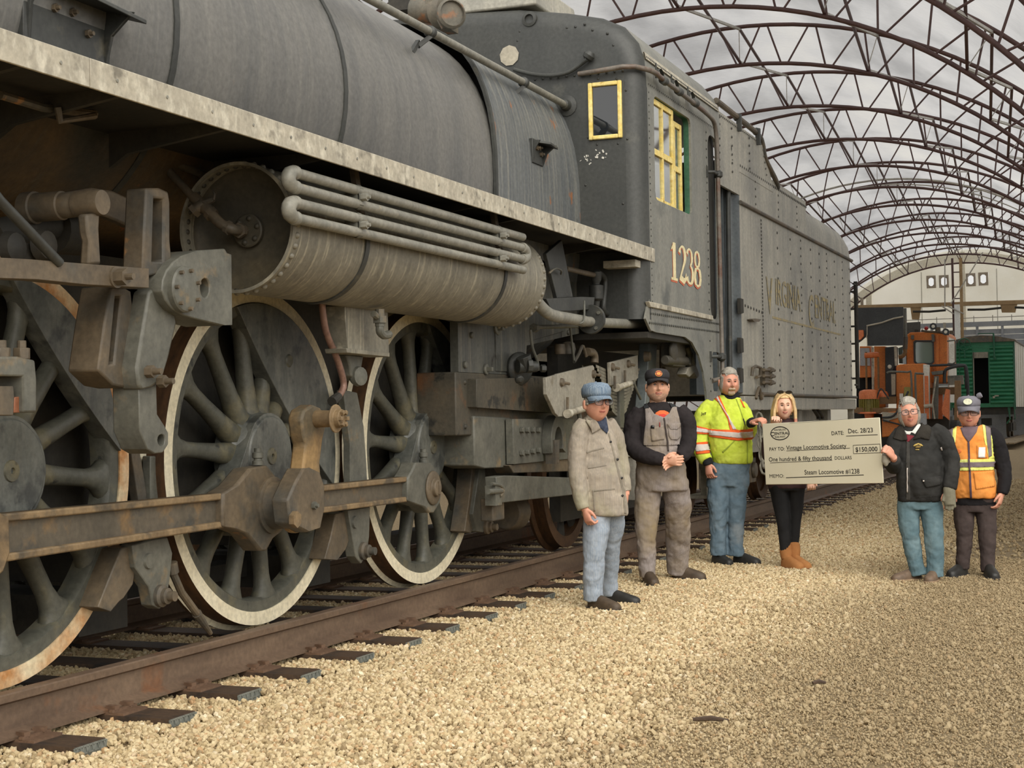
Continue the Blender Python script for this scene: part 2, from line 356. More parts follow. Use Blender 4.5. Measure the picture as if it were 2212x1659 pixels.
tp_me = tp.mesh('tie_plate', M_tieplate, 0)
sp = MB().box((.085, .05, .082), (.05, .03, .02)); sp.box((.085, -.05, .082), (.05, .03, .02)); sp.box((-.085, .05, .082), (.05, .03, .02)); sp.box((.105, .05, .07), (.016, .016, .06)); sp.box((.105, -.05, .07), (.016, .016, .06))
spike_me = MB().box((0, 0, .082), (.055, .032, .02)).box((.018, 0, .06), (.017, .017, .06)).mesh('rail_spike', M_tieplate, 0)
for i, y in enumerate(TIE_Y[:78]):
    dy = random.uniform(-.012, .012); dx = random.uniform(-.03, .03)
    t = ob('tie', tie_me, track, (XT+dx, y+dy, 0), (0, 0, random.uniform(-.012, .012)))
    if i < 26:
        ob('end_plate', ep_me, t)
    for xc in (-4.49, -6.09):
        if i > 40: continue
        p = ob('tie_plate', tp_me, track, (xc, y+dy, 0))
        if i < 22 and xc > -5:
            for a, b in ((1, .05), (1, -.06)): 
                ob('rail_spike', spike_me, p, (.085, b, .0), (0, 0, random.uniform(-.3, .3)))

M_mud = mat('grimy_mud_ring', (64, 62, 54), (88, 80, 66), .6, scale=3, c3=(110, 76, 48), t3=.62, s3=3, e3=.08, c4=(44, 43, 38), t4=.6, s4=5, bump=.2)
# ================================================================== LOCOMOTIVE
loco = thing('steam_locomotive', 'large weathered dark grey steam locomotive with white rimmed spoked driving wheels', 'locomotive')
XS = -3.667                                                # running board edge and cab side
def sec(y, zc, a, bt, bb, n, k=56):
    out = []
    for i in range(k):
        t = 2*pi*i/k; c, s = cos(t), sin(t); b = bt if s > 0 else bb
        out.append((XT+a*math.copysign(abs(c)**(2/n), c), y, zc+b*math.copysign(abs(s)**(2/n), s)))
    return out
def barrel(y):
    if y < 8.3: return sec(y, 3.35, 1.05, 1.05, 1.05, 2)
    t = (y-8.3)/2.1; return sec(y, 3.35-.2*t, 1.05, 1.05+.13*t, 1.05+.1*t, 2+.3*t)
for y0, y1 in ((2.4, 6.33), (6.33, 8.08), (8.08, 10.42)):
    b = MB(); N = 6
    b.sheet([barrel(y0+(y1-y0)*i/N) for i in range(N+1)], True)
    part('boiler_jacket', b, M_jacket, loco, smooth=60)
bl = MB(); bl.sheet([[(XT+1.052*cos(R_(a)), y, 3.35+1.052*sin(R_(a))) for a in range(-92, -27, 4)] for y in (2.4, 4, 6, 8.3)])
part('boiler_belly', bl, M_under, loco, smooth=60)
fb = MB(); fb.sheet([sec(y, 3.1, 1.065, 1.29, 1.3, 2.7) for y in (10.38, 10.9, 11.6, 12.32)], True)
part('firebox_jacket', fb, M_firebox, loco, smooth=60, label='bluish grey firebox jacket with peeling rust patches')
for y in (6.33, 8.08):
    b = MB(); s = barrel(y)
    b.sheet([[(XT+(p[0]-XT)*k, q, 3.35+(p[2]-3.35)*k) for p in s] for q, k in ((y-.022, 1.0), (y-.022, 1.008), (y+.022, 1.008), (y+.022, 1.0))], True)
    part('boiler_band', b, M_black, loco)
b = MB(); s = sec(10.38, 3.1, 1.065, 1.29, 1.3, 2.7)
b.sheet([[(XT+(p[0]-XT)*k, q, 3.1+(p[2]-3.1)*k) for p in s] for q, k in ((10.36, .99), (10.36, 1.012), (10.40, 1.012), (10.40, 1.0))], True)
part('jacket_seam', b, M_black, loco)
# riveted seam strip high on the barrel
b = MB(); ang = R_(52)
pts = [barrel(y) for y in (2.4, 5, 8.3, 10.42)]
rv = MB()
for i in range(130):
    y = 2.5+7.9*i/130; zc = 3.35-(.2*max(0, y-8.3)/2.1); p = V((XT+1.05*cos(ang), y, zc+(1.05+.13*max(0, y-8.3)/2.1)*sin(ang)))
    rv.dome(p, (cos(ang), 0, sin(ang)), .010, 5)
part('seam_rivet', rv, M_black, loco, kind='stuff')
# hanger brackets bolted on the jacket
def bracket(px, py, X, w, h, d, m):
    p = PX(px, py, X); o = MB()
    x, y, z = p
    o.prism([(x, y-w/2, z+h*.45), (x, y+w/2, z+h*.45), (x+d, y+w*.5, z+h*.28), (x+d, y-w*.12, z+h*.36)], (0, 0, -.02))
    o.prism([(x-.02, y-w*.46, z+h*.45), (x-.02, y-w*.46, z-h*.5), (x+.012, y-w*.46, z-h*.5), (x+.03, y-w*.46, z+.1*h), (x+d*.55, y-w*.46, z+h*.42)], (0, .02, 0))
    o.prism([(x-.02, y+w*.34, z+h*.45), (x-.02, y+w*.34, z-h*.5), (x+.012, y+w*.34, z-h*.5), (x+.05, y+w*.34, z), (x+d, y+w*.34, z+h*.33)], (0, .02, 0))
    o.box((x, y-w*.05, z), (.03, w*.9, h))
    b_ = part('hanger_bracket', o, m, loco, bevel=.004)
    q = MB()
    for dy, dz in ((-.2, .15), (-.02, .18), (.15, -.05)): q.hexnut((x+.012, y+dy*w, z+dz*h), (1, 0, 0), .02, .02); q.cyl((x+.012, y+dy*w, z+dz*h), (x+.05, y+dy*w, z+dz*h), .01, n=8)
    part('bolt', q, M_gear, b_)
bracket(152, 56, -4.27, .66, .30, .17, M_black)
bracket(1160, 330, -4.235, .26, .19, .13, M_black)
# handrail along the boiler
b = MB(); b.tube([(-4.33, 4, 4.03), (-4.33, 12.2, 4.03)], .028, 12); hr = part('handrail', b, M_pipe, loco)
for y in (9.5, 11.25):
    q = MB(); q.lathe([(.028, -.03), (.042, -.02), (.042, .02), (.028, .03)], (-4.33, y, 4.03), (0, 1, 0), 12); q.bar((-4.33, y, 4.0), (-4.40, y-.05, 3.93), .05, .03); q.bar((-4.40, y-.05, 3.96), (-4.40, y-.16, 3.86), .03, .03)
    part('rail_bracket', q, M_black, hr)
q = MB(); q.lathe([(.09, 0), (.09, .02), (.05, .03), (.04, .09), (.03, .1)], (-4.33, 12.27, 4.03), (0, -1, 0), 14); part('rail_flange', q, M_black, hr)

# ------------------------------------------------------------------ running board with its pale skirt
b = MB(); b.span((-4.75, 2.4, 2.765), (XS-.012, 12.3, 2.79)); part('running_board', b, M_deck, loco)
ys = [2.4, PX(190, 150, XS).y, PX(1108, 440, XS).y, PX(1345, 530, XS).y, 12.458]
for i in range(4):
    b = MB(); b.span((XS-.002, ys[i]+.002, 2.69), (XS+.010, ys[i+1]-.002, 2.805)); sk = part('skirt_panel', b, M_skirt, loco, bevel=.003)
    q = MB(); n_ = max(2, int((ys[i+1]-ys[i])/.33))
    for k in range(n_):
        q.lathe([(.008, 0), (.007, .004)], (XS+.010, ys[i]+(k+.5)*(ys[i+1]-ys[i])/n_, 2.75), (1, 0, 0), 8)
    part('screw', q, M_pipe, sk, kind='stuff')
b = MB(); b.span((XS-.002, 12.46, 2.69), (XS+.010, 12.52, 2.805)); b.span((-3.98, 12.10, 2.62), (-3.70, 12.24, 2.68)); part('skirt_end', b, M_skirt, loco, bevel=.003)
for y in (3.3, 4.6, 5.2, 6.0, 6.9, 8.9, 9.6, 11.5):
    b = MB(); b.prism([(-3.75, y, 2.765), (-4.4, y, 2.765), (-4.4, y, 2.6), (-4.3, y, 2.66), (-3.75, y, 2.73)], (0, .03, 0)); part('deck_bracket', b, M_dark, loco)
b = MB(); b.tube([PX(0, 205, -4.1), PX(90, 232, -4.1), PX(205, 246, -4.1)], .018, 8); b.tube([PX(125, 232, -4.05), PX(130, 262, -4.05), PX(205, 250, -4.05)], .015, 8); part('lubricator_pipe', b, M_gear, loco)

# ------------------------------------------------------------------ driving wheels
WR, WZ, WX = .948, 1.203, -4.55
WY = [5.395, 7.584, 9.769]
M_hubface = M_weight
tire_me = MB().lathe([(.872, -.13), (.872, 0), (.946, 0), (.948, -.006), (.950, -.105), (.978, -.125), (.975, -.15), (.872, -.15)], (0, 0, 0), (1, 0, 0), 96, cap=False).mesh('tyre', M_tire, 30)
def tire_mesh(mface):
    me = tire_me.copy(); me.materials.clear(); me.materials.append(mface); me.materials.append(M_tread)
    for p in me.polygons:
        if p.normal.x < .5 and p.center.yz.length > .9: p.material_index = 1
    return me
tyreA, tyreB = tire_mesh(M_tire), tire_mesh(M_tire_rust)
rim_me = MB().lathe([(.80, -.12), (.80, -.03), (.815, -.012), (.873, -.008), (.873, -.13)], (0, 0, 0), (1, 0, 0), 96, cap=False).mesh('rim', M_wheel, 40)
def spoke_mesh():
    rs = [(.19, .10, .075), (.27, .062, .06), (.40, .05, .05), (.56, .043, .044), (.68, .043, .042), (.745, .056, .045), (.785, .085, .05), (.82, .13, .05)]
    mb = MB(); n = 12; loops = []
    for r, hw, ht in rs: loops.append([(-.065+ht*math.copysign(abs(cos(2*pi*k/n))**.8, cos(2*pi*k/n)), hw*math.copysign(abs(sin(2*pi*k/n))**.8, sin(2*pi*k/n)), r) for k in range(n)])
    mb.sheet(loops, True); return mb.mesh('spoke', M_wheel, 60)
spoke_me = spoke_mesh()
PIN = (-.269, -.269)
def rimangle(px, py, Y): p = PX(px, py, WX+.03); return math.atan2(p.z-WZ, p.y-Y)
CW = [((28, 608), (263, 975), -.03), ((522, 678), (717, 1045), -.05), ((931, 709), (1027, 938), -.03)]
for i, Y in enumerate(WY):
    w = ob('driving_wheel', rim_me, loco, (WX, Y, WZ))
    w['label'] = ['front driving wheel with rust stained tyre', 'middle driving wheel carrying the ochre crank', 'rear driving wheel with thin counterweight'][i]
    ob('tyre', tyreB if i == 0 else tyreA, w)
    for k in range(14): ob('spoke', spoke_me, w, rot=(R_(360/14*k+8), 0, 0))
    b = MB(); b.lathe([(.27, -.14), (.27, -.03), (.25, -.01), (.235, .055), (.22, .07), (.0, .07)], (0, 0, 0), (1, 0, 0), 40)
    hl = []                                                  # crank web from hub towards the pin
    a0 = math.atan2(PIN[1], PIN[0])
    for k in range(-9, 10): hl.append((PIN[0]+.16*cos(a0+k*pi/18), PIN[1]+.16*sin(a0+k*pi/18)))
    for k in range(-9, 10): hl.append((.245*cos(a0+pi+k*pi/18), .245*sin(a0+pi+k*pi/18)))
    b.prism([(.06, p[0], p[1]) for p in hl], (-.14, 0, 0))
    part('hub', b, M_weight, w, bevel=.01)
    q = MB(); q.lathe([(.05, 0), (.046, .01), (.015, .012), (.012, -.0)], (.068, 0, .0), (1, 0, 0), 20); part('axle_centre', q, M_wheel, w)
    (ax, ay), (bx, by), bulge = CW[i]
    a1, a2 = rimangle(ax, ay, Y), rimangle(bx, by, Y)
    pl = [(.868*cos(a1+(a2-a1)*k/24), .868*sin(a1+(a2-a1)*k/24)) for k in range(25)]
    e0, e1 = V(pl[-1]), V(pl[0])
    nn = (e0+e1)/2; nn = nn.normalized()
    for k in range(1, 12):
        t = k/12; p = e0.lerp(e1, t)-nn*(bulge*4*t*(1-t))*-1; pl.append((p.x, p.y))
    b = MB(); b.prism([(.012, p[0], p[1]) for p in pl], (-.10, 0, 0)); cwo = part('counterweight', b, M_weight, w, bevel=.012)
    if i == 1:
        q = MB(); q.lathe([(.04, 0), (.032, .008), (.012, .004)], (.012, .31, .55), (1, 0, 0), 16); part('filler_plug', q, M_wheel, cwo)
for Y in WY:
    w = ob('driving_wheel', rim_me, loco, (2*XT-WX, Y, WZ), (0, 0, pi)); ob('tyre', tyreA, w)
    for k in range(14): ob('spoke', spoke_me, w, rot=(R_(360/14*k+20), 0, 0))
    b = MB().lathe([(.27, -.14), (.27, -.03), (.22, .06), (0, .06)], (0, 0, 0), (1, 0, 0), 24); part('hub', b, M_weight, w)
    b = MB(); b.prism([(.012, .868*cos(R_(a)), .868*sin(R_(a))) for a in range(190, 351, 8)], (-.1, 0, 0)); part('counterweight', b, M_weight, w)
b = MB(); b.span((-6.3, 2.4, 1.0), (-6.2, 12.4, 1.15)); b.span((-6.35, 2.4, .45), (-6.15, 3.2, 2.2)); part('far_side_rod', b, M_rod, loco)
b = MB()
for Y in (4.3, 6.49, 8.68): b.span((-5.75, Y-.2, .35), (-4.82, Y+.2, .55))
b.span((-5.4, 2.4, .42), (-5.2, 12.5, .52)); part('brake_rigging', b, M_dark, loco)
# ------------------------------------------------------------------ frame and things between the wheels
b = MB(); b.span((-4.86, 2.4, .85), (-4.78, 12.6, 2.25)); part('frame', b, M_dark, loco)
b = MB(); b.span((-5.8, 2.4, .9), (-5.72, 12.6, 2.3)); part('frame', b, M_dark, loco)
b = MB()
for Y in WY: b.cyl((-4.86, Y, WZ), (-5.72, Y, WZ), .11, n=16)
part('axle', b, M_dark, loco)
for Y in (4.3, 6.49, 8.68): 
    b = MB(); b.span((-5.72, Y-.05, .6), (-4.80, Y+.05, 1.0)); part('cross_beam', b, M_dark, loco)
def pxpart(name, pts, X, th, m, parent=None, bevel=.006, holes=(), label=None):
    return part(name, MB().pxX(pts, X, th, holes), m, parent or loco, bevel=bevel, label=label)
def hexpx(name, px, py, X, r, h, m, parent, pin=None):
    p = PX(px, py, X); q = MB().hexnut(p, (1, 0, 0), r, h)
    if pin: q.cyl(p, p+V((pin[1], 0, 0)), pin[0], n=12)
    return part(name, q, m, parent)
# brake hangers and shoes
def brake(hang, shoe, eye, X):
    h = pxpart('brake_hanger', hang, X, .07, M_gearg)
    s_ = pxpart('brake_shoe', shoe, X-.03, .12, M_gear)
    p = PX(*eye, X)
    q = MB().lathe([(.055, 0), (.055, .02), (.04, .03), (.04, .05), (.025, .055), (.025, .09)], p, (1, 0, 0), 18); part('brake_pin', q, M_gear, h)
    return h
h = brake([(286, 1178), (330, 1165), (362, 1160), (373, 1195), (368, 1245), (360, 1300), (345, 1316), (330, 1308), (322, 1268), (292, 1226)], [(262, 1185), (284, 1178), (293, 1226), (288, 1262), (268, 1292), (258, 1300), (240, 1322), (212, 1312), (240, 1240)], (345, 1287), -4.42)
q = MB().lathe([(.04, 0), (.036, .012), (0, .012)], PX(320, 1212, -4.42), (1, 0, 0), 16); part('pin_boss', q, M_gearg, h)
h = brake([(752, 1102), (800, 1095), (798, 1160), (792, 1200), (780, 1218), (768, 1202), (760, 1150)], [(725, 1110), (752, 1103), (760, 1150), (748, 1186), (730, 1210), (702, 1208), (715, 1160)], (783, 1190), -4.42)
q = MB().lathe([(.04, 0), (.036, .012), (0, .012)], PX(766, 1128, -4.42), (1, 0, 0), 16); part('pin_boss', q, M_gearg, h)
h = brake([(1036, 1012), (1047, 985), (1053, 1120), (1044, 1150), (1030, 1148), (1022, 1110)], [(1020, 1012), (1036, 1010), (1030, 1120), (1018, 1152), (1004, 1148), (1014, 1080)], (1050, 1138), -4.42)
b = MB().tube([PX(371, 1232, -4.45), PX(392, 1280, -4.45), PX(425, 1325, -4.45)], .02, 10); b.tube([PX(425, 1325, -4.45), PX(455, 1368, -4.47)], [.026, .012], 10); b.tube([PX(370, 1215, -4.45), PX(374, 1238, -4.45)], .03, 10); part('sand_pipe', b, M_gear, loco)
pxpart('spring_hanger', [(742, 842), (772, 848), (786, 920), (792, 1000), (796, 1098), (757, 1098), (757, 960)], -4.44, .05, M_gearg)
pxpart('spring_hanger', [(268, 850), (286, 870), (300, 960), (322, 1090), (300, 1090), (285, 990)], -4.62, .05, M_gear)
pxpart('spring_hanger', [(325, 985), (356, 985), (358, 1085), (325, 1085)], -4.60, .05, M_gearg)
# ------------------------------------------------------------------ side rods
RX = -4.33
def side_rod(y0, z0, h0, y1, z1, h1):
    b = MB(); th = .085
    b.prism([(RX-.03, y0, z0+h0/2), (RX-.03, y1, z1+h1/2), (RX-.03, y1, z1-h1/2), (RX-.03, y0, z0-h0/2)], (-th+.03, 0, 0))
    r_ = part('side_rod', b, M_rod, loco)
    for sg in (1, -1):
        q = MB(); e = .034
        q.prism([(RX, y0, z0+sg*h0/2), (RX, y1, z1+sg*h1/2), (RX, y1, z1+sg*(h1/2-e)), (RX, y0, z0+sg*(h0/2-e))], (-th, 0, 0)); part('rod_flange', q, M_rodedge, r_, bevel=.008)
    return r_
def zy(px, py): p = PX(px, py, RX); return p.y, p.z
y0, z0a = zy(-12, 1112); _, z0b = zy(-12, 1218); y1, z1a = zy(530, 1061); _, z1b = zy(530, 1133)
side_rod(y0, (z0a+z0b)/2, z0a-z0b, y1, (z1a+z1b)/2, z1a-z1b)
y0, z0a = zy(650, 1054); _, z0b = zy(650, 1115); y1, z1a = zy(905, 1027); _, z1b = zy(905, 1081)
r2 = side_rod(y0, (z0a+z0b)/2, z0a-z0b, y1, (z1a+z1b)/2, z1a-z1b)
kn = pxpart('rod_knuckle', [(482, 1066), (508, 1050), (540, 1012), (578, 1005), (606, 1040), (622, 1095), (612, 1146), (592, 1162), (577, 1190), (562, 1190), (532, 1152), (505, 1142), (482, 1138)], RX+.014, .114, M_gear, bevel=.014)
q = MB(); p = PX(557, 1004, RX-.03); q.lathe([(.03, 0), (.03, .02), (.022, .024), (.022, .034), (.03, .038), (.03, .065), (.02, .07), (.02, .09)], p, (0, 0, 1), 12); part('oil_cup', q, M_gearg, kn)
k3 = pxpart('rod_knuckle', [(882, 1032), (893, 1012), (898, 999), (934, 999), (946, 1022), (955, 1052), (952, 1085), (938, 1108), (926, 1108), (915, 1094), (890, 1086), (882, 1082)], RX+.014, .114, M_gearg, bevel=.012)
q = MB(); p = PX(915, 999, RX-.03); q.lathe([(.03, 0), (.03, .02), (.022, .024), (.022, .034), (.03, .038), (.03, .065), (.02, .07), (.02, .09)], p, (0, 0, 1), 12); part('oil_cup', q, M_gearg, k3)
p = PX(934, 1054, RX+.014); q = MB().lathe([(.115, 0), (.115, .012), (.10, .02), (.06, .02), (.055, .045), (.03, .05)], p, (1, 0, 0), 24); q.box(p+V((.05, 0, 0)), (.02, .015, .09)); part('pin_washer', q, M_gear, k3, bevel=.004)
k1 = pxpart('rod_knuckle', [(-60, 1085), (2, 1108), (20, 1120), (22, 1195), (8, 1235), (-60, 1290)], RX+.012, .11, M_rodedge, bevel=.01)
# main crank pin and ochre eccentric crank
pc = PX(600, 1100, -4.25); yc, zc_ = pc.y, pc.z
pc = V((-4.316, 7.30, .945))
q = MB().lathe([(.155, 0), (.155, .015), (.145, .02), (.132, .022), (.128, .06), (.128, .115), (.14, .12), (.145, .135)], pc, (1, 0, 0), 32); cp = part('crank_pin', q, M_gear, loco)
cx0 = pc.x+.125
cr = MB()
def disc(y, z, r, a0, a1, n): return [(y+r*cos(R_(a0+(a1-a0)*k/n)), z+r*sin(R_(a0+(a1-a0)*k/n))) for k in range(n+1)]
cr.prism([(cx0, y, z) for y, z in disc(pc.y, pc.z, .150, 0, 360, 30)[:-1]], (.03, 0, 0))
ec = part('eccentric_crank', cr, M_crank, cp, bevel=.008, label='ochre rusted return crank with a castellated nut')
XC = -4.09
def pxs(pts, X): return [PX(a, b, X) for a, b in pts]
q = MB().prism(pxs([(640, 1040), (655, 1012), (672, 1010), (692, 1020), (702, 1050), (702, 1100), (694, 1140), (664, 1150), (628, 1132), (622, 1080)], XC), (-.105, 0, 0)); part('crank_block', q, M_gear, cp, bevel=.012)
q = MB().prism(pxs([(648, 1050), (655, 1020), (662, 960), (656, 940), (652, 905), (658, 885), (676, 874), (694, 882), (703, 898), (704, 925), (698, 950), (692, 1000), (694, 1030), (680, 1050)], XC-.01), (-.09, 0, 0)); part('crank_arm', q, M_crank, cp, bevel=.014)
p = PX(680, 905, XC-.02); q = MB().lathe([(.045, 0), (.048, .005), (.045, .12), (.078, .125), (.078, .135), (.05, .137), (.05, .17), (.03, .172)], p, (1, 0, 0), 20)
for k in range(6): q.box(p+V((.175, .036*cos(k*pi/3), .036*sin(k*pi/3))), (.03, .022, .022), Matrix.Rotation(k*pi/3, 3, 'X'))
part('crank_nut', q, M_rodedge, cp, bevel=.003)
hexpx('clamp_bolt', 632, 1122, XC-.0, .045, .03, M_rodedge, cp); hexpx('clamp_bolt', 676, 1092, XC, .022, .02, M_gearg, cp, (.011, .035))

# ------------------------------------------------------------------ valve gear at the left
GX = -3.97
p = PX(222, 437, GX); q = MB().lathe([(.052, 0), (.055, -.01), (.055, -.13), (.05, -.135), (.052, -.15), (.055, -.155), (.055, -.2), (.062, -.205), (.062, -.34), (.07, -.345), (.07, -.4), (.04, -.41)], p, (1, 0, 0), 28); rs = part('reverse_shaft', q, M_gear, loco)
pxpart('lifting_arm', [(187, 462), (217, 460), (215, 500), (219, 572), (192, 572), (195, 520), (190, 500)], GX-.02, .05, M_gear, rs, bevel=.012)
pxpart('curved_arm', [(112, 428), (150, 414), (200, 405), (245, 412), (284, 430), (284, 492), (255, 478), (215, 462), (160, 470), (118, 468)], GX-.28, .05, M_gear, rs, bevel=.01)
lb = part('link_bracket', MB().pxX([(316, 406), (346, 406), (364, 414), (368, 440), (368, 520), (374, 585), (308, 600), (312, 500)], GX-.02, .11, [[(333, 428), (354, 430), (353, 565), (329, 565)]]), M_gear, loco, bevel=.01)
rr = pxpart('radius_rod', [(-25, 555), (65, 560), (190, 570), (322, 580), (322, 622), (190, 615), (85, 604), (-25, 600)], GX+.03, .09, M_gear, None, .008)
p = PX(250, 599, GX+.03); q = MB().lathe([(.046, 0), (.046, .008), (.03, .009)], p, (1, 0, 0), 20); q.hexnut(p, (1, 0, 0), .036, .055); q.cyl(p, p+V((.09, 0, 0)), .014, n=10); part('rod_nut', q, M_gear, rr)
bb = part('bearing_box', MB().pxX([(350, 628), (352, 605), (360, 584), (374, 566), (392, 553), (425, 541), (486, 537), (492, 547), (501, 550), (503, 702), (478, 703), (430, 691), (395, 681), (372, 667), (357, 648)], GX+.03, .20, [[(443+10*cos(R_(a)), 622+21*sin(R_(a))) for a in range(0, 360, 24)]]), M_gearg, loco, bevel=.006)
p = PX(400, 625, GX+.055); q = MB().lathe([(.105, -.20), (.105, 0), (.098, .008), (.075, .012), (0, .018)], p, (1, 0, 0), 36)
bc = part('bearing_cap', q, M_gearg, bb)
for k in range(7):
    a = k*2*pi/7+.4; q = MB().hexnut(p+V((.008, .088*cos(a), .088*sin(a))), (1, 0, 0), .009, .02); part('cap_bolt', q, M_gear, bc)
q = MB().lathe([(.135, -.23), (.135, -.19), (.12, -.19)], p, (1, 0, 0), 36); part('bearing_flange', q, M_rodedge, bb)
el = part('expansion_link', MB().pxX([(240, 618), (325, 624), (322, 700), (316, 760), (308, 835), (275, 838), (245, 832), (212, 800), (226, 700)], GX-.10, .16, [[(250, 640), (262, 640), (247, 785), (236, 788)], [(300, 630), (313, 632), (296, 790), (284, 784)]]), M_gear, loco, bevel=.012)
e2 = pxpart('link_plate', [(322, 630), (348, 612), (374, 655), (382, 700), (366, 770), (350, 822), (332, 835), (306, 842), (300, 830), (296, 795)], GX-.02, .10, M_gearg, el, .012)
for a, b_ in ((318, 803), (344, 824)): 
    hexpx('link_bolt', a, b_, GX-.02, .028, .035, M_gear, el, (.014, .075))
pxpart('link_foot', [(300, 832), (338, 826), (340, 895), (356, 920), (364, 935), (364, 960), (352, 978), (335, 980), (318, 970), (302, 930)], GX-.04, .14, M_gearg, el, .014, [[(349+8*cos(R_(a)), 951+13*sin(R_(a))) for a in range(0, 360, 30)]])
mr_ = pxpart('main_rod_strap', [(-30, 770), (40, 770), (76, 778), (80, 820), (80, 891), (50, 891), (50, 813), (-30, 812)], GX-.06, .13, M_gearg, None, .008)
pxpart('main_rod_key', [(-30, 834), (30, 834), (32, 856), (30, 898), (-30, 897)], GX-.08, .1, M_gear, mr_)
pxpart('brass_liner', [(32, 858), (48, 856), (48, 891), (30, 892)], GX-.08, .08, mat('brass_liner', (134, 84, 58), (150, 98, 70), .5, .2), mr_, .003)
for a in (4, 47):
    p = PX(a, 776, GX-.12); q = MB().hexnut(p, (0, 0, 1), .035, .045); q.cyl(p, p+V((0, 0, .075)), .018, n=10); part('strap_nut', q, M_gear, mr_, bevel=.003)
b = MB().tube([PX(-30, 395, -3.9), PX(0, 434, -3.9), PX(128, 568, -3.94)], .021, 12); part('reach_rod', b, M_black, loco)
# dim castings behind the gear
b = MB().tube([PX(-20, 512, -4.4), PX(60, 492, -4.4), PX(130, 486, -4.4)], .07, 14); b.cyl(PX(110, 495, -4.4), PX(170, 500, -4.4), .11, n=18); part('steam_pipe', b, M_dark, loco)
b = MB().lathe([(.07, 0), (.06, .04), (.02, .06)], PX(20, 535, -4.25), (1, 0, 0), 16); b.lathe([(.07, 0), (.06, .04), (.02, .06)], PX(88, 530, -4.25), (1, 0, 0), 16); b.box(PX(55, 545, -4.3), (.06, .2, .07)); part('valve_casting', b, M_dark, loco)
# ------------------------------------------------------------------ air reservoir
AX, AZ, AR, AY0, AY1 = -4.10, 2.37, .325, 6.62, 10.22
q = MB().lathe([(AR-.02, .15), (AR-.012, 0), (AR+.004, 0), (AR+.004, .02), (AR, .03), (AR, AY1-AY0-.03), (AR-.06, AY1-AY0+.02), (0, AY1-AY0+.04)], (AX, AY0, AZ), (0, 1, 0), 64, cap=False)
ar = part('air_reservoir', q, M_tank, loco, smooth=40, label='long grey riveted air tank under the running board')
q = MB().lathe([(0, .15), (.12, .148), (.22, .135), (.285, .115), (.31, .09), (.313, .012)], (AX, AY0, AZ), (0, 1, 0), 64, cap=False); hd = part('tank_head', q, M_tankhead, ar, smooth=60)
rv_me = MB().dome((0, 0, 0), (0, 0, 1), .017, 8, .8).mesh('rivet', M_tank, 60)
rv_dk = MB().dome((0, 0, 0), (0, 0, 1), .016, 8, .8).mesh('rivet', M_tankhead, 60)
def place_rivet(me, p, nrm, par):
    o = ob('rivet', me, par); o.matrix_world = Matrix.Translation(p) @ V(nrm).to_track_quat('Z', 'Y').to_matrix().to_4x4(); o.matrix_parent_inverse = Matrix(); return o
for k in range(38):
    a = 2*pi*k/38; d = V((cos(a), 0, sin(a)))
    place_rivet(rv_me, V((AX, AY0+.05, AZ))+d*AR, d, ar)
    if cos(a) < .3: place_rivet(rv_dk, V((AX, AY0+.045, AZ))+d*.314, -d, ar)
    if cos(a) > -.2 and sin(a) < .5: place_rivet(rv_me, V((AX, AY1-.07, AZ))+d*AR, d, ar)
for y in (7.42, 9.42):
    q = MB().lathe([(AR, -.022), (AR+.008, -.022), (AR+.008, .022), (AR, .022)], (AX, y, AZ), (0, 1, 0), 64, cap=False); part('tank_strap', q, M_black, ar)
# cock, elbows and small flange on the tank head
c0 = V((AX+.085, AY0+.14, AZ-.0)); c0 = PY(538, 499, AY0+.13)
q = MB().lathe([(.085, 0), (.085, -.015), (.078, -.02), (.0, -.02)], c0, (0, 1, 0), 28); fp = part('pipe_flange', q, M_tankhead, ar)
for k in range(6):
    a = 2*pi*k/6+.3; place_rivet(rv_dk, c0+V((.062*cos(a), -.02, .062*sin(a))), (0, -1, 0), fp).matrix_parent_inverse = Matrix()
YV = AY0+.0
pa = [PY(528, 498, YV+.11), PY(515, 497, YV+.05), PY(500, 494, YV), PY(478, 484, YV-.01), PY(462, 468, YV-.01), PY(450, 455, YV-.01)]
q = MB().tube(smooth_path(pa, 3), .027, 12); q.hexnut(PY(521, 498, YV+.08), (pa[1]-pa[0]), .04, .03); q.tube([PY(459, 466, YV), PY(452, 458, YV)], .038, 8); q.tube([PY(497, 494, YV), PY(489, 490, YV)], .036, 8)
q.tube([PY(455, 460, YV), PY(418, 425, YV)], [.034, .03], 12); q.tube([PY(440, 440, YV), PY(418, 455, YV-.02)], [.034, .03], 12); q.tube([PY(424, 450, YV-.015), PY(416, 457, YV-.02)], .04, 6)
q.tube([PY(440, 440, YV), PY(462, 430, YV)], [.026, .014], 10); q.tube([PY(462, 432, YV), PY(464, 418, YV), PY(458, 410, YV)], [.008, .008, .004], 8)
part('drain_cock', q, M_gear, ar, bevel=.003)
q = MB().tube(smooth_path([PY(418, 428, YV), PY(398, 405, YV), PY(372, 378, YV), PY(363, 360, YV), PY(372, 353, YV+.02), PY(400, 362, YV+.1), PY(440, 378, YV+.22)], 5), .021, 12); part('air_pipe', q, M_gear, ar)
p = PX(820, 668, -4.0); q = MB().cyl(p, p-V((0, 0, .1)), .028, n=10); q.hexnut(p-V((0, 0, .04)), (0, 0, -1), .042, .04); q.tube(smooth_path([p-V((0, 0, .1)), p-V((0, 0, .13)), p-V((0, -.05, .15)), p-V((0, -.12, .14))], 3), .024, 10); q.cyl(p+V((-.0, -.08, -.03)), p+V((0, -.02, -.05)), .02, n=8); part('drain_elbow', q, M_gearg, ar)
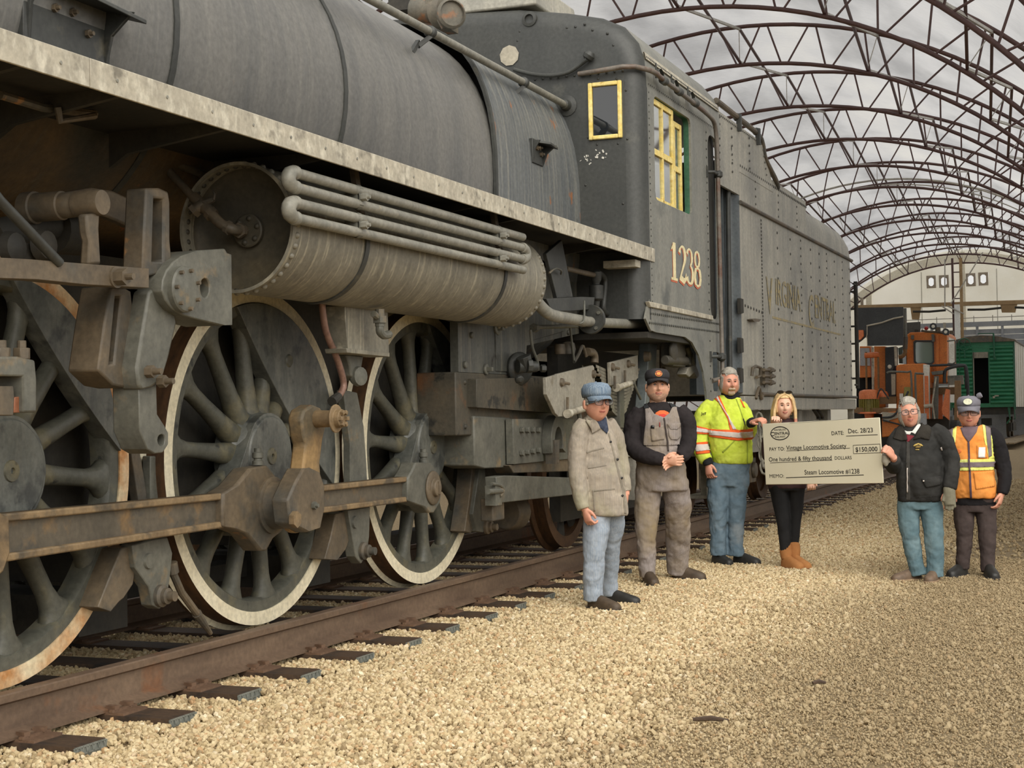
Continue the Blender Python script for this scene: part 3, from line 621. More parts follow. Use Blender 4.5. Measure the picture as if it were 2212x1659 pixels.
# cooling pipes with return bends
PXX = -3.72
zr = [2.605, 2.533, 2.458, 2.384]
for z in zr:
    q = MB().tube([(PXX, 6.56, z), (PXX, 9.60, z)], .027, 14); part('cooling_pipe', q, M_pipe, loco)
def bend(za, zb, y, sg):
    pts = [(PXX, y+sg*(-.02+.055*sin(t*pi/8)), (za+zb)/2+(za-zb)/2*cos(t*pi/8)) for t in range(9)]
    q = MB().tube(pts, [.034]*2+[.037]*5+[.034]*2, 14)
    for z in (za, zb): q.lathe([(.034, -.02), (.036, -.012), (.036, .012), (.03, .016)], (PXX, y-sg*.025, z), (0, 1, 0), 14)
    part('return_bend', q, M_pipe, loco)
bend(zr[0], zr[1], 6.52, -1); bend(zr[2], zr[3], 6.52, -1); bend(zr[1], zr[2], 9.62, 1)
for px in (772, 1076):
    for za, zb, py in ((zr[0], zr[1], 415), (zr[2], zr[3], 475)):
        y = PX(px, py+(105 if px > 1000 else 0), PXX).y; q = MB()
        q.sheet([[(PXX+.034*cos(a)+(0 if abs(sin(a)) > .5 else -.012), y+w, (za+zb)/2+(za-zb+.062)/2*sin(a)) for a in [k*2*pi/28 for k in range(28)]] for w in (-.022, .022)], True)
        zm = (za+zb)/2; q.box((PXX-.02, y, zm), (.06, .06, .05)); q.bar((PXX-.03, y, zm), (PXX-.12, y, zm+.06), .04, .04)
        c_ = part('pipe_clamp', q, M_gearg, loco); 
        q = MB().hexnut((PXX+.02, y+.01, zm), (1, 0, 0), .022, .035); q.cyl((PXX+.05, y+.01, zm), (PXX+.07, y+.01, zm), .01, n=8); part('clamp_bolt', q, M_pipe, c_)
for px, py in ((760, 380), (1062, 470)):
    y = PX(px, py, -3.85).y; q = MB().bar((-3.84, y, 2.77), (-3.8, y, 2.50), .05, .03); part('pipe_hanger', q, M_gear, loco)
# lubricator box below the tank, hose, yoke
lbx = pxpart('oil_box', [(744, 660), (838, 672), (841, 766), (752, 758)], -4.12, .12, M_tank, None, .004)
pxpart('box_flange', [(748, 752), (842, 762), (842, 771), (750, 762)], -4.10, .14, M_tank, lbx, .003)
yk = pxpart('spring_yoke', [(748, 766), (786, 770), (782, 792), (781, 815), (770, 822), (758, 812), (756, 790)], -4.2, .08, M_gearg, None, .01)
q = MB().lathe([(.05, -.02), (.06, .0), (.055, .03), (.02, .035)], PX(772, 813, -4.2), (1, -.3, 0), 16); part('yoke_pin', q, M_gearg, yk)
q = MB().tube(smooth_path([PX(695, 650, -4.2), PX(704, 715, -4.2), PX(728, 775, -4.2), PX(742, 825, -4.2), PX(738, 846, -4.2), PX(727, 860, -4.2)], 5), .020, 12); hs = part('copper_hose', q, M_copper, loco)
q = MB().tube([PX(731, 856, -4.2), PX(717, 868, -4.2)], [.026, .03], 10); part('hose_end', q, M_dark, hs)

# ------------------------------------------------------------------ firebox side, mud ring, feed pipe, cocks
FX = -4.27
M_fbside = mat('firebox_side_paint', (64, 66, 64), (96, 96, 88), .45, scale=2.4, stretch=(1, 2, .5), streak=(140, 134, 116), sst=(6, 14, .5), tst=.62, fst=.5, c3=(116, 90, 60), t3=.68, s3=3, e3=.05, c4=(46, 44, 40), t4=.66, s4=5, bump=.1)
b = MB(); b.prism([(FX, 9.75, 1.72), (FX, 11.0, 1.72), (FX, 11.05, 1.95), (FX, 12.3, 2.1), (FX, 12.3, 2.77), (FX, 9.75, 2.77)], (-.06, 0, 0)); fs = part('firebox_side', b, M_fbside, loco)
b = MB(); b.prism([(FX+.01, 10.42, 1.74), (FX+.01, 11.0, 1.74), (FX+.01, 11.05, 1.98), (FX+.01, 11.9, 2.1), (FX+.01, 11.9, 2.7), (FX+.01, 10.42, 2.7)], (-.02, 0, 0)); part('lap_sheet', b, M_fbside, fs, bevel=.004)
b = MB(); b.span((FX-.3, 9.7, 1.28), (FX+.0, 12.5, 1.72)); part('mud_ring', b, M_mud, loco, bevel=.01)
b = MB(); b.span((-5.7, 9.9, .85), (-4.86, 13.5, 1.9)); part('ash_pan', b, M_dark, loco)
b = MB()
for i in range(14):
    b.dome((FX+.0, 9.85+i*.17, 1.65), (1, 0, 0), .02, 6); 
    b.dome((FX+.0, 9.85+i*.17, 1.34), (1, 0, 0), .018, 6)
part('mud_ring_rivet', b, M_mud, loco, kind='stuff')
def plug(px, py, r, sq=True, nm='washout_plug'):
    p = PX(px, py, FX); q = MB().lathe([(r, 0), (r, .015), (r*.85, .02), (r*.6, .02), (0, .02)], p, (1, 0, 0), 24)
    if sq: q.box(p+V((.035, 0, 0)), (.05, r*.75, r*.75))
    part(nm, q, M_gearg, fs, bevel=.003)
plug(1072, 708, .055); plug(1017, 724, .022, False); plug(1048, 798, .04); plug(1003, 788, .025, False); plug(1200, 700, .03, False); plug(1226, 718, .02, False)
q = MB().tube(smooth_path([PX(1118, 588, -3.92), PX(1140, 625, -3.9), PX(1166, 660, -3.88), PX(1186, 678, -3.86), PX(1204, 684, -3.85)], 5)+[PX(1262, 694, -3.85)], .044, 18); q.tube([PX(1262, 694, -3.85), PX(1300, 697, -3.85), PX(1388, 701, -3.85), PX(1420, 704, -3.9)], .040, 18); fpz = part('feed_pipe', q, M_pipe, loco)
p = PX(1277, 690, -3.85); q = MB().lathe([(.11, -.02), (.115, -.012), (.115, .012), (.11, .02)], p, (0, 1, 0), 36); q.lathe([(.105, .021), (.105, .032)], p, (0, 1, 0), 36)
part('feed_flange', q, M_black, fpz)
q = MB()
for k in range(4): 
    a = k*pi/2+.6; q.lathe([(.014, -.035), (.014, .04)], p+V((.085*cos(a), 0, .085*sin(a))), (0, 1, 0), 8)
part('flange_bolt', q, M_gearg, fpz)
ph = pxpart('pipe_bracket', [(1180, 548), (1214, 518), (1238, 642), (1203, 644)], -3.9, .03, M_black, None, .004)
pxpart('bracket_shelf', [(1180, 645), (1256, 641), (1285, 642), (1282, 668), (1232, 672), (1192, 672)], -3.86, .06, M_black, ph, .004)
q = MB().tube(smooth_path([PX(1262, 650, -3.83), PX(1262, 685, -3.80), PX(1258, 697, -3.80), PX(1246, 699, -3.84)], 4), .008, 8); part('u_bolt', q, M_gearg, ph)
q = MB().tube(smooth_path([PX(1186, 590, -3.88), PX(1200, 580, -3.86), PX(1212, 584, -3.86), PX(1212, 592, -3.88)], 4), .008, 8); part('hook_bolt', q, M_gearg, ph)
q = MB().tube([PX(1120, 560, -4.0), PX(1186, 574, -4.0)], .022, 12); q.tube([PX(1138, 563, -4.0), PX(1146, 566, -4.0)], .034, 8); q.tube([PX(1162, 569, -4.0), PX(1168, 571, -4.0)], .036, 8); q.tube([PX(1222, 580, -4.0), PX(1282, 594, -4.0)], .022, 12); part('injector_pipe', q, M_gear, loco)
q = MB().lathe([(.05, 0), (.045, -.06), (.03, -.09), (.03, -.10), (.06, -.11), (.058, -.22), (.03, -.24), (.02, -.30)], PX(1287, 588, -4.0), (0, 0, 1), 16); q.tube(smooth_path([PX(1290, 588, -4.0), PX(1302, 596, -4.0), PX(1307, 612, -4.0), PX(1303, 665, -4.0), PX(1312, 678, -4.0)], 4), .024, 12); part('injector_valve', q, M_black, loco)
q = MB().tube([PX(1150, 707, -4.1), PX(1250, 704, -4.1)], .016, 10); q.hexnut(PX(1152, 708, -4.1), (0, 1, 0), .035, .05); q.tube(smooth_path([PX(1146, 712, -4.1), PX(1150, 750, -4.1), PX(1160, 778, -4.1), PX(1164, 800, -4.1)], 4), .012, 8); q.tube([PX(1230, 695, -4.1), PX(1240, 778, -4.1)], .01, 8); part('blow_off_rod', q, M_gearg, loco)
q = MB().lathe([(.12, 0), (.125, .03), (.11, .05), (.09, .06), (.05, .07)], PX(1118, 796, -4.22), (.9, -.4, 0), 28); q.tube([PX(1118, 792, -4.16), PX(1160, 792, -4.05)], [.05, .04], 12); q.lathe([(.055, -.02), (.055, .02)], PX(1142, 790, -4.08), (.7, .7, 0), 8); q.tube([PX(1130, 770, -4.12), PX(1140, 800, -4.1)], [.06, .045], 10); q.lathe([(.03, 0), (.03, .04)], PX(1168, 796, -4.05), (.7, .7, 0), 6); q.lathe([(.03, 0), (.035, .03), (.0, .05)], PX(1120, 816, -4.1), (.5, -.5, -.6), 10); part('blow_off_cock', q, M_black, loco, bevel=.004)
q = MB().tube(smooth_path([PX(1240, 782, -4.1), PX(1250, 765, -4.1), PX(1258, 748, -4.1), PX(1262, 755, -4.1), PX(1266, 770, -4.1)], 3), .014, 8); q.tube(smooth_path([PX(1268, 760, -4.1), PX(1280, 762, -4.1), PX(1284, 772, -4.1), PX(1284, 784, -4.1)], 3), .035, 12); q.lathe([(.05, 0), (.06, .04), (.05, .09), (.02, .1)], PX(1228, 765, -4.15), (0, 0, 1), 14); q.lathe([(.045, 0), (.05, .04), (.04, .08)], PX(1210, 765, -4.2), (0, 0, 1), 14); part('check_valve', q, M_gear, loco)
# ash pan doors
M_door = mat('grey_door_paint', (136, 132, 120), (158, 152, 138), .55, scale=5, c3=(120, 112, 96), t3=.64, s3=6, bump=.06)
d1 = pxpart('ash_door', [(1205, 808), (1281, 789), (1284, 793), (1288, 882), (1222, 899), (1207, 900)], -4.0, .03, M_door, None, .004)
d0 = pxpart('ash_door', [(1180, 816), (1204, 809), (1206, 899), (1200, 893), (1181, 852)], -4.0, .03, M_door, None, .004)
d2 = pxpart('ash_door', [(1318, 783), (1378, 767), (1379, 816), (1375, 820), (1320, 833)], -4.0, .03, M_door, None, .004)
for d_, pts in ((d1, [(1212, 826), (1281, 808)]), (d2, [(1322, 793), (1356, 786)])):
    for a, b_ in pts:
        p = PX(a, b_, -4.0); q = MB().lathe([(.035, 0), (.03, .02), (.012, .025)], p, (1, 0, 0), 10); q.tube([p, p+V((.03, .1, -.01))], .012, 8); part('door_latch', q, M_gear, d_)
for pts in ([(1226, 894), (1276, 878)], [(1332, 838), (1362, 828)]):
    q = MB().tube([PX(*pts[0], -3.96), PX(*pts[1], -3.96)], .026, 12); q.tube([PX(pts[0][0]-1, pts[0][1], -3.96), PX(pts[0][0]+4, pts[0][1]-1, -3.96)], .034, 12); dr = part('grate_rod', q, M_skirt, loco)
q = MB().tube([PX(1226, 896, -3.97), PX(1226, 858, -3.97)], .012, 6); q.tube([PX(1328, 838, -3.97), PX(1328, 812, -3.97)], .012, 6); q.tube([PX(1350, 830, -3.97), PX(1350, 800, -3.97)], .012, 6); part('grate_link', q, M_gear, loco)
q = MB().tube(smooth_path([PX(1370, 828, -4.0), PX(1376, 845, -4.0), PX(1384, 862, -4.0)], 3), .012, 8); q.tube([PX(1250, 890, -4.0), PX(1256, 925, -4.0)], .02, 8); part('grate_lever', q, M_gearg, loco)
pxpart('mud_ring_flange', [(1030, 818), (1175, 815), (1180, 852), (1196, 892), (1030, 880)], -4.2, .1, M_mud)
# trailing truck
tr = pxpart('truck_frame', [(1024, 898), (1102, 902), (1102, 1010), (1046, 1012), (1026, 1006)], -4.25, .25, M_gearg, None, .01)
pl_ = pxpart('bolted_plate', [(1108, 905), (1240, 905), (1240, 990), (1110, 1003)], -4.18, .06, M_gearg, tr, .004)
for i in range(4):
    for yy in (928, 978-i*2):
        p = PX(1124+i*12, yy+1, -4.18); q = MB().hexnut(p, (1, 0, 0), .024, .03); part('plate_bolt', q, M_gearg, pl_, bevel=.003)
pcx = PX(1197, 958, -4.14); hs_ = []
for k in range(0, 25): a = R_(-20+k*220/24); hs_.append((pcx.y+.17*cos(a), pcx.z+.22*sin(a)))
for k in range(24, -1, -1): a = R_(-20+k*220/24); hs_.append((pcx.y+.09*cos(a), pcx.z+.13*sin(a)))
q = MB().prism([(-4.1, y, z) for y, z in hs_], (-.08, 0, 0)); part('pedestal_ring', q, M_gearg, tr, bevel=.006)
q = MB().tube([PX(1198, 950, -4.1), PX(1200, 1000, -4.1)], [.04, .03], 10); q.box(PX(1192, 985, -4.12), (.08, .06, .12)); part('pedestal_post', q, M_gear, tr)
pxpart('journal_shelf', [(1100, 1005), (1236, 985), (1236, 1018), (1110, 1022)], -4.2, .14, M_gear, tr)
eq = pxpart('equalizer_beam', [(1072, 1030), (1092, 1027), (1246, 1032), (1300, 1036), (1300, 1064), (1246, 1068), (1076, 1087)], -4.16, .09, M_gearg, None, .006)
q = MB().tube([PX(1054, 1062, -4.14), PX(1084, 1060, -4.14)], .02, 10); q.box(PX(1066, 1070, -4.18), (.08, .12, .14)); q.tube(smooth_path([PX(1062, 1045, -4.14), PX(1080, 1048, -4.14), PX(1088, 1058, -4.14), PX(1080, 1072, -4.14)], 3), .012, 8); part('beam_hanger', q, M_gearg, eq)
q = MB(); q.box(PX(1064, 1100, -4.25), (.1, .22, .16)); q.lathe([(.0, -.2), (.13, -.19), (.15, 0), (.0, .02)], PX(1110, 1105, -4.5), (0, 1, 0), 16); part('brake_cylinder', q, M_gear, loco, bevel=.01)
# trailing wheel
twy = PX(1228, 1172, -4.55).y; TWR = .60
tw = ob('trailing_wheel', MB().lathe([(.50, -.12), (.50, .0), (.598, 0), (.60, -.1), (.63, -.125), (.625, -.15), (.5, -.15)], (0, 0, 0), (1, 0, 0), 72, cap=False).mesh('trailing_wheel', M_tread, 30), loco, (-4.56, twy, .255+TWR))
for k in range(10):
    q = MB().sheet([[(-.06+.03*cos(t*pi/4), w*sin(t*pi/4), r) for t in range(8)] for r, w in ((.1, .07), (.2, .045), (.4, .04), (.51, .07))], True); ob('spoke', q.mesh('spoke', M_dark, 60), tw, rot=(R_(36*k), 0, 0))
part('hub', MB().lathe([(.13, -.14), (.13, 0), (.09, .02), (0, .02)], (0, 0, 0), (1, 0, 0), 24), M_dark, tw)
# leaf spring
p = PX(1338, 870, -4.05)
for i in range(13):
    L = .62-.034*i; z = p.z+.24-.030*i; q = MB()
    q.sheet([[(-4.05+dx, p.y+t*L, z+dz+.05*t*t) for dx, dz in ((0, 0), (0, .024), (-.12, .024), (-.12, 0))] for t in (-1, -.5, 0, .5, 1)], True); lf = part('spring_leaf', q, M_tank, loco, smooth=30)
q = MB().box((-4.11, p.y, p.z+.03), (.17, .13, .5)); part('spring_buckle', q, M_gearg, loco, bevel=.008)
pxpart('spring_post', [(1328, 925), (1345, 925), (1345, 1000), (1328, 1000)], -4.05, .08, M_skirt)
pxpart('spring_link', [(1352, 930), (1362, 932), (1372, 985), (1360, 985)], -4.02, .03, M_gearg)
q = MB().cyl(PX(1360, 990, -4.0), PX(1360, 1080, -4.0), .09, n=20); q.lathe([(.09, 0), (.11, .01), (.09, .03), (.05, .05)], PX(1360, 988, -4.0), (0, 0, 1), 20); part('truck_air_tank', q, M_tender, loco)
b = MB(); b.span((-4.4, 12.3, .75), (-4.3, 14.9, 1.35)); part('rear_frame', b, M_dark, loco)
# ================================================================== CAB
cab = ob('cab', None, loco)
YF, YB = 12.26, 14.86
XI = 2*XT-XS                                               # the far side
prof = [(1.62, 4.15), (1.605, 4.38), (1.56, 4.53), (1.44, 4.68), (1.25, 4.775), (.95, 4.85), (.5, 4.93), (0, 4.96)]
def roof_sec(y, ins):
    pts = []
    for dx, z in prof: pts.append((dx, z))
    full = [(XT+dx, z) for dx, z in pts]+[(XT-dx, z) for dx, z in reversed(pts[:-1])]
    out = []
    for x, z in full:
        k = (1.62-ins)/1.62; zz = z if z < 4.3 else z-ins*min(1, (z-4.3)/.4)
        out.append((XT+(x-XT)*k, y, zz))
    return out
CR = .15
b = MB()
fr = [roof_sec(YF+CR-CR*sin(t*pi/12), CR*(1-cos(t*pi/12))) for t in range(6, -1, -1)]
b.sheet([[(XT+(p[0]-XT)*.02, YF, 4.15+(p[2]-4.15)*.02) for p in fr[0]]]+fr[:1]+fr[1:]); 
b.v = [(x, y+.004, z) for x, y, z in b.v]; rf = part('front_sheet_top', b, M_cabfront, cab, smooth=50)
b = MB(); b.sheet([roof_sec(y, 0) for y in (YF+CR, 13.2, 14.2, YB+.10)]); part('roof', b, M_cabside, cab, smooth=50)
# front sheet with its window, rounded corner
fo = [(XS-CR, 2.15), (XS-CR, 4.19), (XI+CR, 4.19), (XI+CR, 2.15)]
w0 = [(-4.122, 3.735), (-3.852, 3.735), (-3.852, 4.185), (-4.122, 4.185)]
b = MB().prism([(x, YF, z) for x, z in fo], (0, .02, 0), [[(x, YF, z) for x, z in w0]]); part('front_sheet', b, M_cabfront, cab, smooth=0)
for sg, xc in ((1, XS), (-1, XI)):
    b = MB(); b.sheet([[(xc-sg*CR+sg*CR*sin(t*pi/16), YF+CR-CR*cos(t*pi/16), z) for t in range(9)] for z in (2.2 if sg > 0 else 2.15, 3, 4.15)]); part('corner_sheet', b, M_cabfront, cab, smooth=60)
# side sheet
out = [(12.41, 4.16), (12.41, 2.11), (12.55, 2.10), (13.475, 2.10), (13.72, 2.06), (13.95, 1.95), (14.10, 1.80), (14.19, 1.62), (14.24, 1.42), (14.86, 1.42), (14.86, 4.16)]
def rrect(a, b_, c, d, r):
    o = []
    for cx, cz, s in ((b_-r, d-r, 0), (a+r, d-r, 90), (a+r, c+r, 180), (b_-r, c+r, 270)):
        for k in range(5): t = R_(s+k*22.5); o.append((cx+r*cos(t), cz+r*sin(t)))
    return o
win = rrect(12.60, 13.80, 3.235, 4.125, .07)
door = rrect(14.42, 14.76, 2.32, 4.10, .12)
slot = rrect(14.46, 14.72, 1.62, 2.0, .04)
b = MB().prism([(XS, y, z) for y, z in out], (-.02, 0, 0), [[(XS, y, z) for y, z in h] for h in (win, door, slot)]); part('side_sheet', b, M_cabside, cab, smooth=0)
b = MB().prism([(XS-.003, 12.26+CR*.0, 2.2), (XS-.003, 12.42, 2.1), (XS-.003, 12.42, 2.4), (XS-.003, 12.40, 2.4)], (-.02, 0, 0)); part('apron_corner', b, M_cabside, cab)
b = MB().prism([(XI, 12.41, 2.1), (XI, 14.86, 2.1), (XI, 14.86, 4.16), (XI, 12.41, 4.16)], (.02, 0, 0), [[(XI, 12.6, 3.235), (XI, 13.8, 3.235), (XI, 13.8, 4.125), (XI, 12.6, 4.125)]]); part('far_side_sheet', b, M_cabside, cab, smooth=0)
b = MB(); b.span((-3.74, 14.38, 2.15), (-3.72, 14.85, 4.25)); part('doorway_shade_panel', b, M_dark, cab)  # added dark panel, stands in for the shade inside the cab doorway
b = MB(); b.span((XI, 12.4, 2.05), (XS-.03, 14.8, 2.1)); part('cab_floor', b, M_dark, cab)
b = MB(); b.span((XI+.2, 14.2, 2.1), (-4.5, 14.24, 4.6)); part('cab_back_wall', b, M_dark, cab)
b = MB(); b.span((-4.2, 13.0, 2.1), (-3.9, 13.5, 2.75)); b.span((-4.2, 13.42, 2.75), (-3.9, 13.5, 3.1)); part('cab_seat', b, M_dark, cab)
# side window: green frame, two sliding yellow sashes with glazing bars
M_green = mat('green_window_reveal', (44, 84, 62), (60, 104, 78), .5, scale=5)
b = MB().prism([(XS-.02, y, z) for y, z in rrect(12.57, 13.83, 3.205, 4.155, .08)], (-.05, 0, 0), [[(XS-.02, y, z) for y, z in win]]); part('window_reveal', b, M_green, cab)
def glass_mat(name, tint, rough=.03, alpha=.25):
    m = bpy.data.materials.new(name); m.use_nodes = True; n = m.node_tree.nodes; l = m.node_tree.links; b = n['Principled BSDF']
    b.inputs['Base Color'].default_value = lin(tint); b.inputs['Roughness'].default_value = rough; b.inputs['Specular IOR Level'].default_value = .9; b.inputs['IOR'].default_value = 1.6
    tr_ = n.new('ShaderNodeBsdfTransparent'); mx = n.new('ShaderNodeMixShader'); mx.inputs[0].default_value = 1-alpha
    l.new(tr_.outputs[0], mx.inputs[1]); l.new(b.outputs[0], mx.inputs[2]); l.new(mx.outputs[0], n['Material Output'].inputs[0]); return m
def mirror_glass(name, k):
    m = bpy.data.materials.new(name); m.use_nodes = True; n = m.node_tree.nodes; l = m.node_tree.links; n.remove(n['Principled BSDF'])
    g = n.new('ShaderNodeBsdfGlossy'); g.inputs['Roughness'].default_value = .04; g.inputs['Color'].default_value = (.86, .88, .86, 1); t_ = n.new('ShaderNodeBsdfTransparent'); mx = n.new('ShaderNodeMixShader'); mx.inputs[0].default_value = k
    l.new(t_.outputs[0], mx.inputs[1]); l.new(g.outputs[0], mx.inputs[2]); l.new(mx.outputs[0], n['Material Output'].inputs[0]); return m
M_glass = mirror_glass('cab_window_glass', .72)
def sash(y0, y1, z0, z1, x, cols):
    b = MB(); t = .05
    s_ = None
    b.span((x-.03, y0, z0), (x, y0+t, z1)); b.span((x-.03, y1-t, z0), (x, y1, z1)); b.span((x-.03, y0+t, z0), (x, y1-t, z0+t+.02)); b.span((x-.03, y0+t, z1-t), (x, y1-t, z1))
    s_ = part('window_sash', b, M_yellow, cab, bevel=.003)
    zm = (z0+z1)/2
    q = MB().span((x-.028, y0+t, zm-.025), (x+.002, y1-t, zm+.025)); part('glazing_bar', q, M_yellow, s_)
    for c in range(1, cols):
        yc = y0+t+(y1-y0-2*t)*c/cols; q = MB().span((x-.028, yc-.02, z0+t), (x, yc+.02, z1-t)); part('glazing_bar', q, M_yellow, s_)
    for c in range(cols):
        for r in range(2):
            ya = y0+t+(y1-y0-2*t)*c/cols; yb = y0+t+(y1-y0-2*t)*(c+1)/cols; za, zb = ((z0+t, zm), (zm, z1-t))[r]
            q = MB().span((x-.018, ya, za), (x-.014, yb, zb)); part('pane', q, M_glass, s_, smooth=0)
sash(12.60, 13.30, 3.20, 4.12, XS-.025, 2); sash(13.22, 13.72, 3.20, 4.06, XS-.065, 2)
# front window in a yellow frame
b = MB()
x0, x1, z0, z1 = -4.135, -3.842, 3.718, 4.20; t = .035
b.span((x0, YF-.025, z0), (x0+t, YF+.01, z1)); b.span((x1-t, YF-.025, z0), (x1, YF+.01, z1)); b.span((x0+t, YF-.025, z0), (x1-t, YF+.01, z0+t)); b.span((x0+t, YF-.025, z1-t), (x1-t, YF+.01, z1))
fw = part('front_window_frame', b, M_yellow, cab, bevel=.008)
M_darkglass = glass_mat('dark_front_glass', (34, 37, 40), .02, .0)
q = MB().span((x0+t, YF+.0, z0+t), (x1-t, YF+.006, z1-t)); part('pane', q, M_darkglass, fw, smooth=0)
# rivets, seam strips
rv = MB()
def rl(p0, p1, n, nrm, r=.011):
    p0, p1 = V(p0), V(p1)
    for i in range(n): rv.dome(p0.lerp(p1, i/(n-1)), nrm, r, 5)
rl((XS, 12.45, 2.3), (XS, 12.45, 4.12), 34, (1, 0, 0), .008)
rl((XS, 12.36, 2.17), (XS, 14.82, 2.20), 42, (1, 0, 0), .013); rl((XS, 12.40, 2.25), (XS, 14.8, 2.28), 40, (1, 0, 0), .013)
rl((XS, 14.36, 2.4), (XS, 14.36, 4.1), 22, (1, 0, 0)); rl((XS, 14.81, 1.5), (XS, 14.81, 4.1), 46, (1, 0, 0), .009); rl((XS, 14.36, 1.5), (XS, 14.36, 2.1), 6, (1, 0, 0))
rl((XS+.002, 12.45, 4.19), (XS+.002, 14.8, 4.19), 44, (1, 0, 0), .009)
rl((-4.9, YF, 4.28), (-3.83, YF, 4.28), 16, (0, -1, 0), .012)
for px, py in ((1123, 68), (1118, 88), (1112, 108), (1110, 128), (1225, 60), (1243, 58), (1263, 52), (1312, 72), (1325, 98), (1280, 65)): rv.dome(PY(px, py, YF+.01), (0, -1, 0), .014, 6)
for px, py in ((1292, 170), (1332, 170), (1352, 195), (1270, 297), (1355, 300), (1290, 312), (1335, 310), (1238, 320), (1265, 400), (1346, 440)): rv.dome(PY(px, py, YF), (0, -1, 0), .011, 6)
part('rivets', rv, M_black, cab, kind='stuff')
b = MB(); b.sheet([[(XT+1.604-.0, y, 4.40), (XT+1.59, y, 4.455), (XT+1.60, y, 4.46), (XT+1.615, y, 4.40)] for y in (12.42, 14.95)], True); gs = part('gutter_strip', b, M_skirt, cab)
q = MB()
for i in range(60): q.dome((XT+1.612, 12.45+2.48*i/60, 4.42), (1, 0, .2), .008, 5)
part('strip_rivet', q, M_black, gs, kind='stuff')
b = MB(); b.prism([(XS+.02, 12.30, 2.345), (XS+.02, 14.43, 2.345), (XS+.02, 14.43, 2.30), (XS+.02, 12.34, 2.30)], (-.04, 0, 0)); part('arm_rest', b, M_skirt, cab, bevel=.005)
q = MB().lathe([(.07, 0), (.065, -.025), (.04, -.03), (.04, -.005)], PY(1145, 42, YF+.02), (0, 1, 0), 18); part('whistle_hole_ring', q, M_black, cab)
q = MB().lathe([(.09, 0), (.05, -.004)], PY(1100, 120, YF-.005), (0, 1, 0), 9); part('paint_chip', q, M_skirt, cab)
# handrails and conduit
b = MB().tube(smooth_path([PY(1110, 150, 12.22), PY(1150, 160, 12.22), PY(1190, 163, 12.22), PY(1225, 157, 12.22), PY(1250, 142, 12.22), PY(1268, 128, 12.2)], 5), .018, 10); b.lathe([(.02, 0), (.045, .02), (.05, .05), (.03, .08)], PY(1266, 130, 12.22), (.5, 0, .7), 14); part('conduit', b, M_black, cab)
b = MB().tube(smooth_path([PY(1250, 160, 12.23), PY(1300, 152, 12.2), PY(1345, 144, 12.2)], 5)+smooth_path([PY(1372, 144, 12.25)+V((0, 0, .0)), V((XS+.05, 12.42, 4.285)), V((XS+.06, 12.7, 4.27)), V((XS+.06, 13.4, 4.26)), V((XS+.06, 14.2, 4.24)), V((XS+.06, 14.46, 4.20)), V((XS+.06, 14.54, 4.05)), V((XS+.06, 14.56, 3.8))], 5)+[V((XS+.06, 14.58, 2.5)), V((XS+.06, 14.60, 1.80)), V((XS+.05, 14.55, 1.74)), V((XS+.0, 14.42, 1.72))], .022, 12); h_ = part('grab_rail', b, mat('bare_rail', (92, 84, 76), (118, 110, 100), .45, scale=6, c3=(96, 70, 56), t3=.6, s3=3), cab)
for y in (12.72, 13.2, 13.75):
    q = MB().lathe([(.024, -.05), (.036, -.045), (.036, .045), (.024, .05)], (XS+.06, y, 4.265), (0, 1, 0), 12); q.sheet([[(XS+.01+w, y+.10*cos(t), 4.27+.10*sin(t)) for t in [k*pi/8 for k in range(9)]] for w in (0, .03)]); q.tube([(XS+.02, y-.1, 4.28), (XS+.02, y-.1, 4.40)], .008, 6)
    part('rail_clip', q, M_black, h_)
for z in (3.72, 1.95):
    q = MB().lathe([(.022, -.04), (.045, -.02), (.045, .02), (.022, .04)], (XS+.06, 14.57, z), (0, 0, 1), 12); q.tube([(XS+.06, 14.56, z), (XS+.06, 14.40, z), (XS, 14.38, z)], .016, 8); q.box((XS+.005, 14.36, z), (.02, .03, .1)); part('rail_stanchion', q, M_black, h_)
# below the cab
pxpart('support_post', [(1404, 715), (1421, 716), (1416, 830), (1408, 900), (1392, 900), (1398, 830)], -4.0, .10, mat('blue_grey_post', (96, 104, 106), (116, 122, 120), .4, scale=4), cab, .01)
q = MB().tube([PX(1428, 715, -4.05), PX(1428, 800, -4.05)], .016, 8); q.tube([PX(1434, 715, -4.05), PX(1434, 800, -4.05)], .016, 8); q.lathe([(.05, 0), (.04, .05), (0, .06)], PX(1393, 770, -3.98), (1, 0, 0), 12); part('under_cab_pipe', q, M_gear, cab)
q = MB().box(PX(1454, 762, -3.84), (.12, .42, .26)); q.cyl(PX(1436, 778, -3.80), PX(1480, 780, -3.80), .045, n=12); q.lathe([(.1, 0), (.1, .03), (.04, .05)], PX(1450, 758, -3.79), (1, 0, 0), 16); q.tube([PX(1484, 748, -3.80), PX(1490, 770, -3.80), PX(1488, 790, -3.80)], .03, 8); part('air_valve', q, M_tankhead, cab, bevel=.01)
q = MB().prism(pxs([(1487, 795), (1503, 785), (1512, 810), (1506, 818), (1500, 806), (1490, 815), (1482, 808)], -3.79), (-.1, 0, 0)); q.tube([PX(1489, 765, -3.82), PX(1494, 790, -3.82)], .04, 8); part('hose_coupling', q, M_door, cab, bevel=.01)
b = MB(); b.span((-4.6, 12.4, .5), (-4.5, 14.9, 2.0)); part('dark_backing_plate', b, M_dark, cab)  # added dark plate that keeps the space under the cab dark
stp = MB(); stp.span((XS-.10, 14.3, .62), (XS-.04, 14.36, 1.45)); stp.span((XS-.10, 14.78, .62), (XS-.04, 14.84, 1.45)); stp.span((XS-.25, 14.26, .60), (XS, 14.88, .63)); stp.span((XS-.25, 14.26, 1.0), (XS, 14.88, 1.03)); part('cab_step', stp, M_tank, cab)
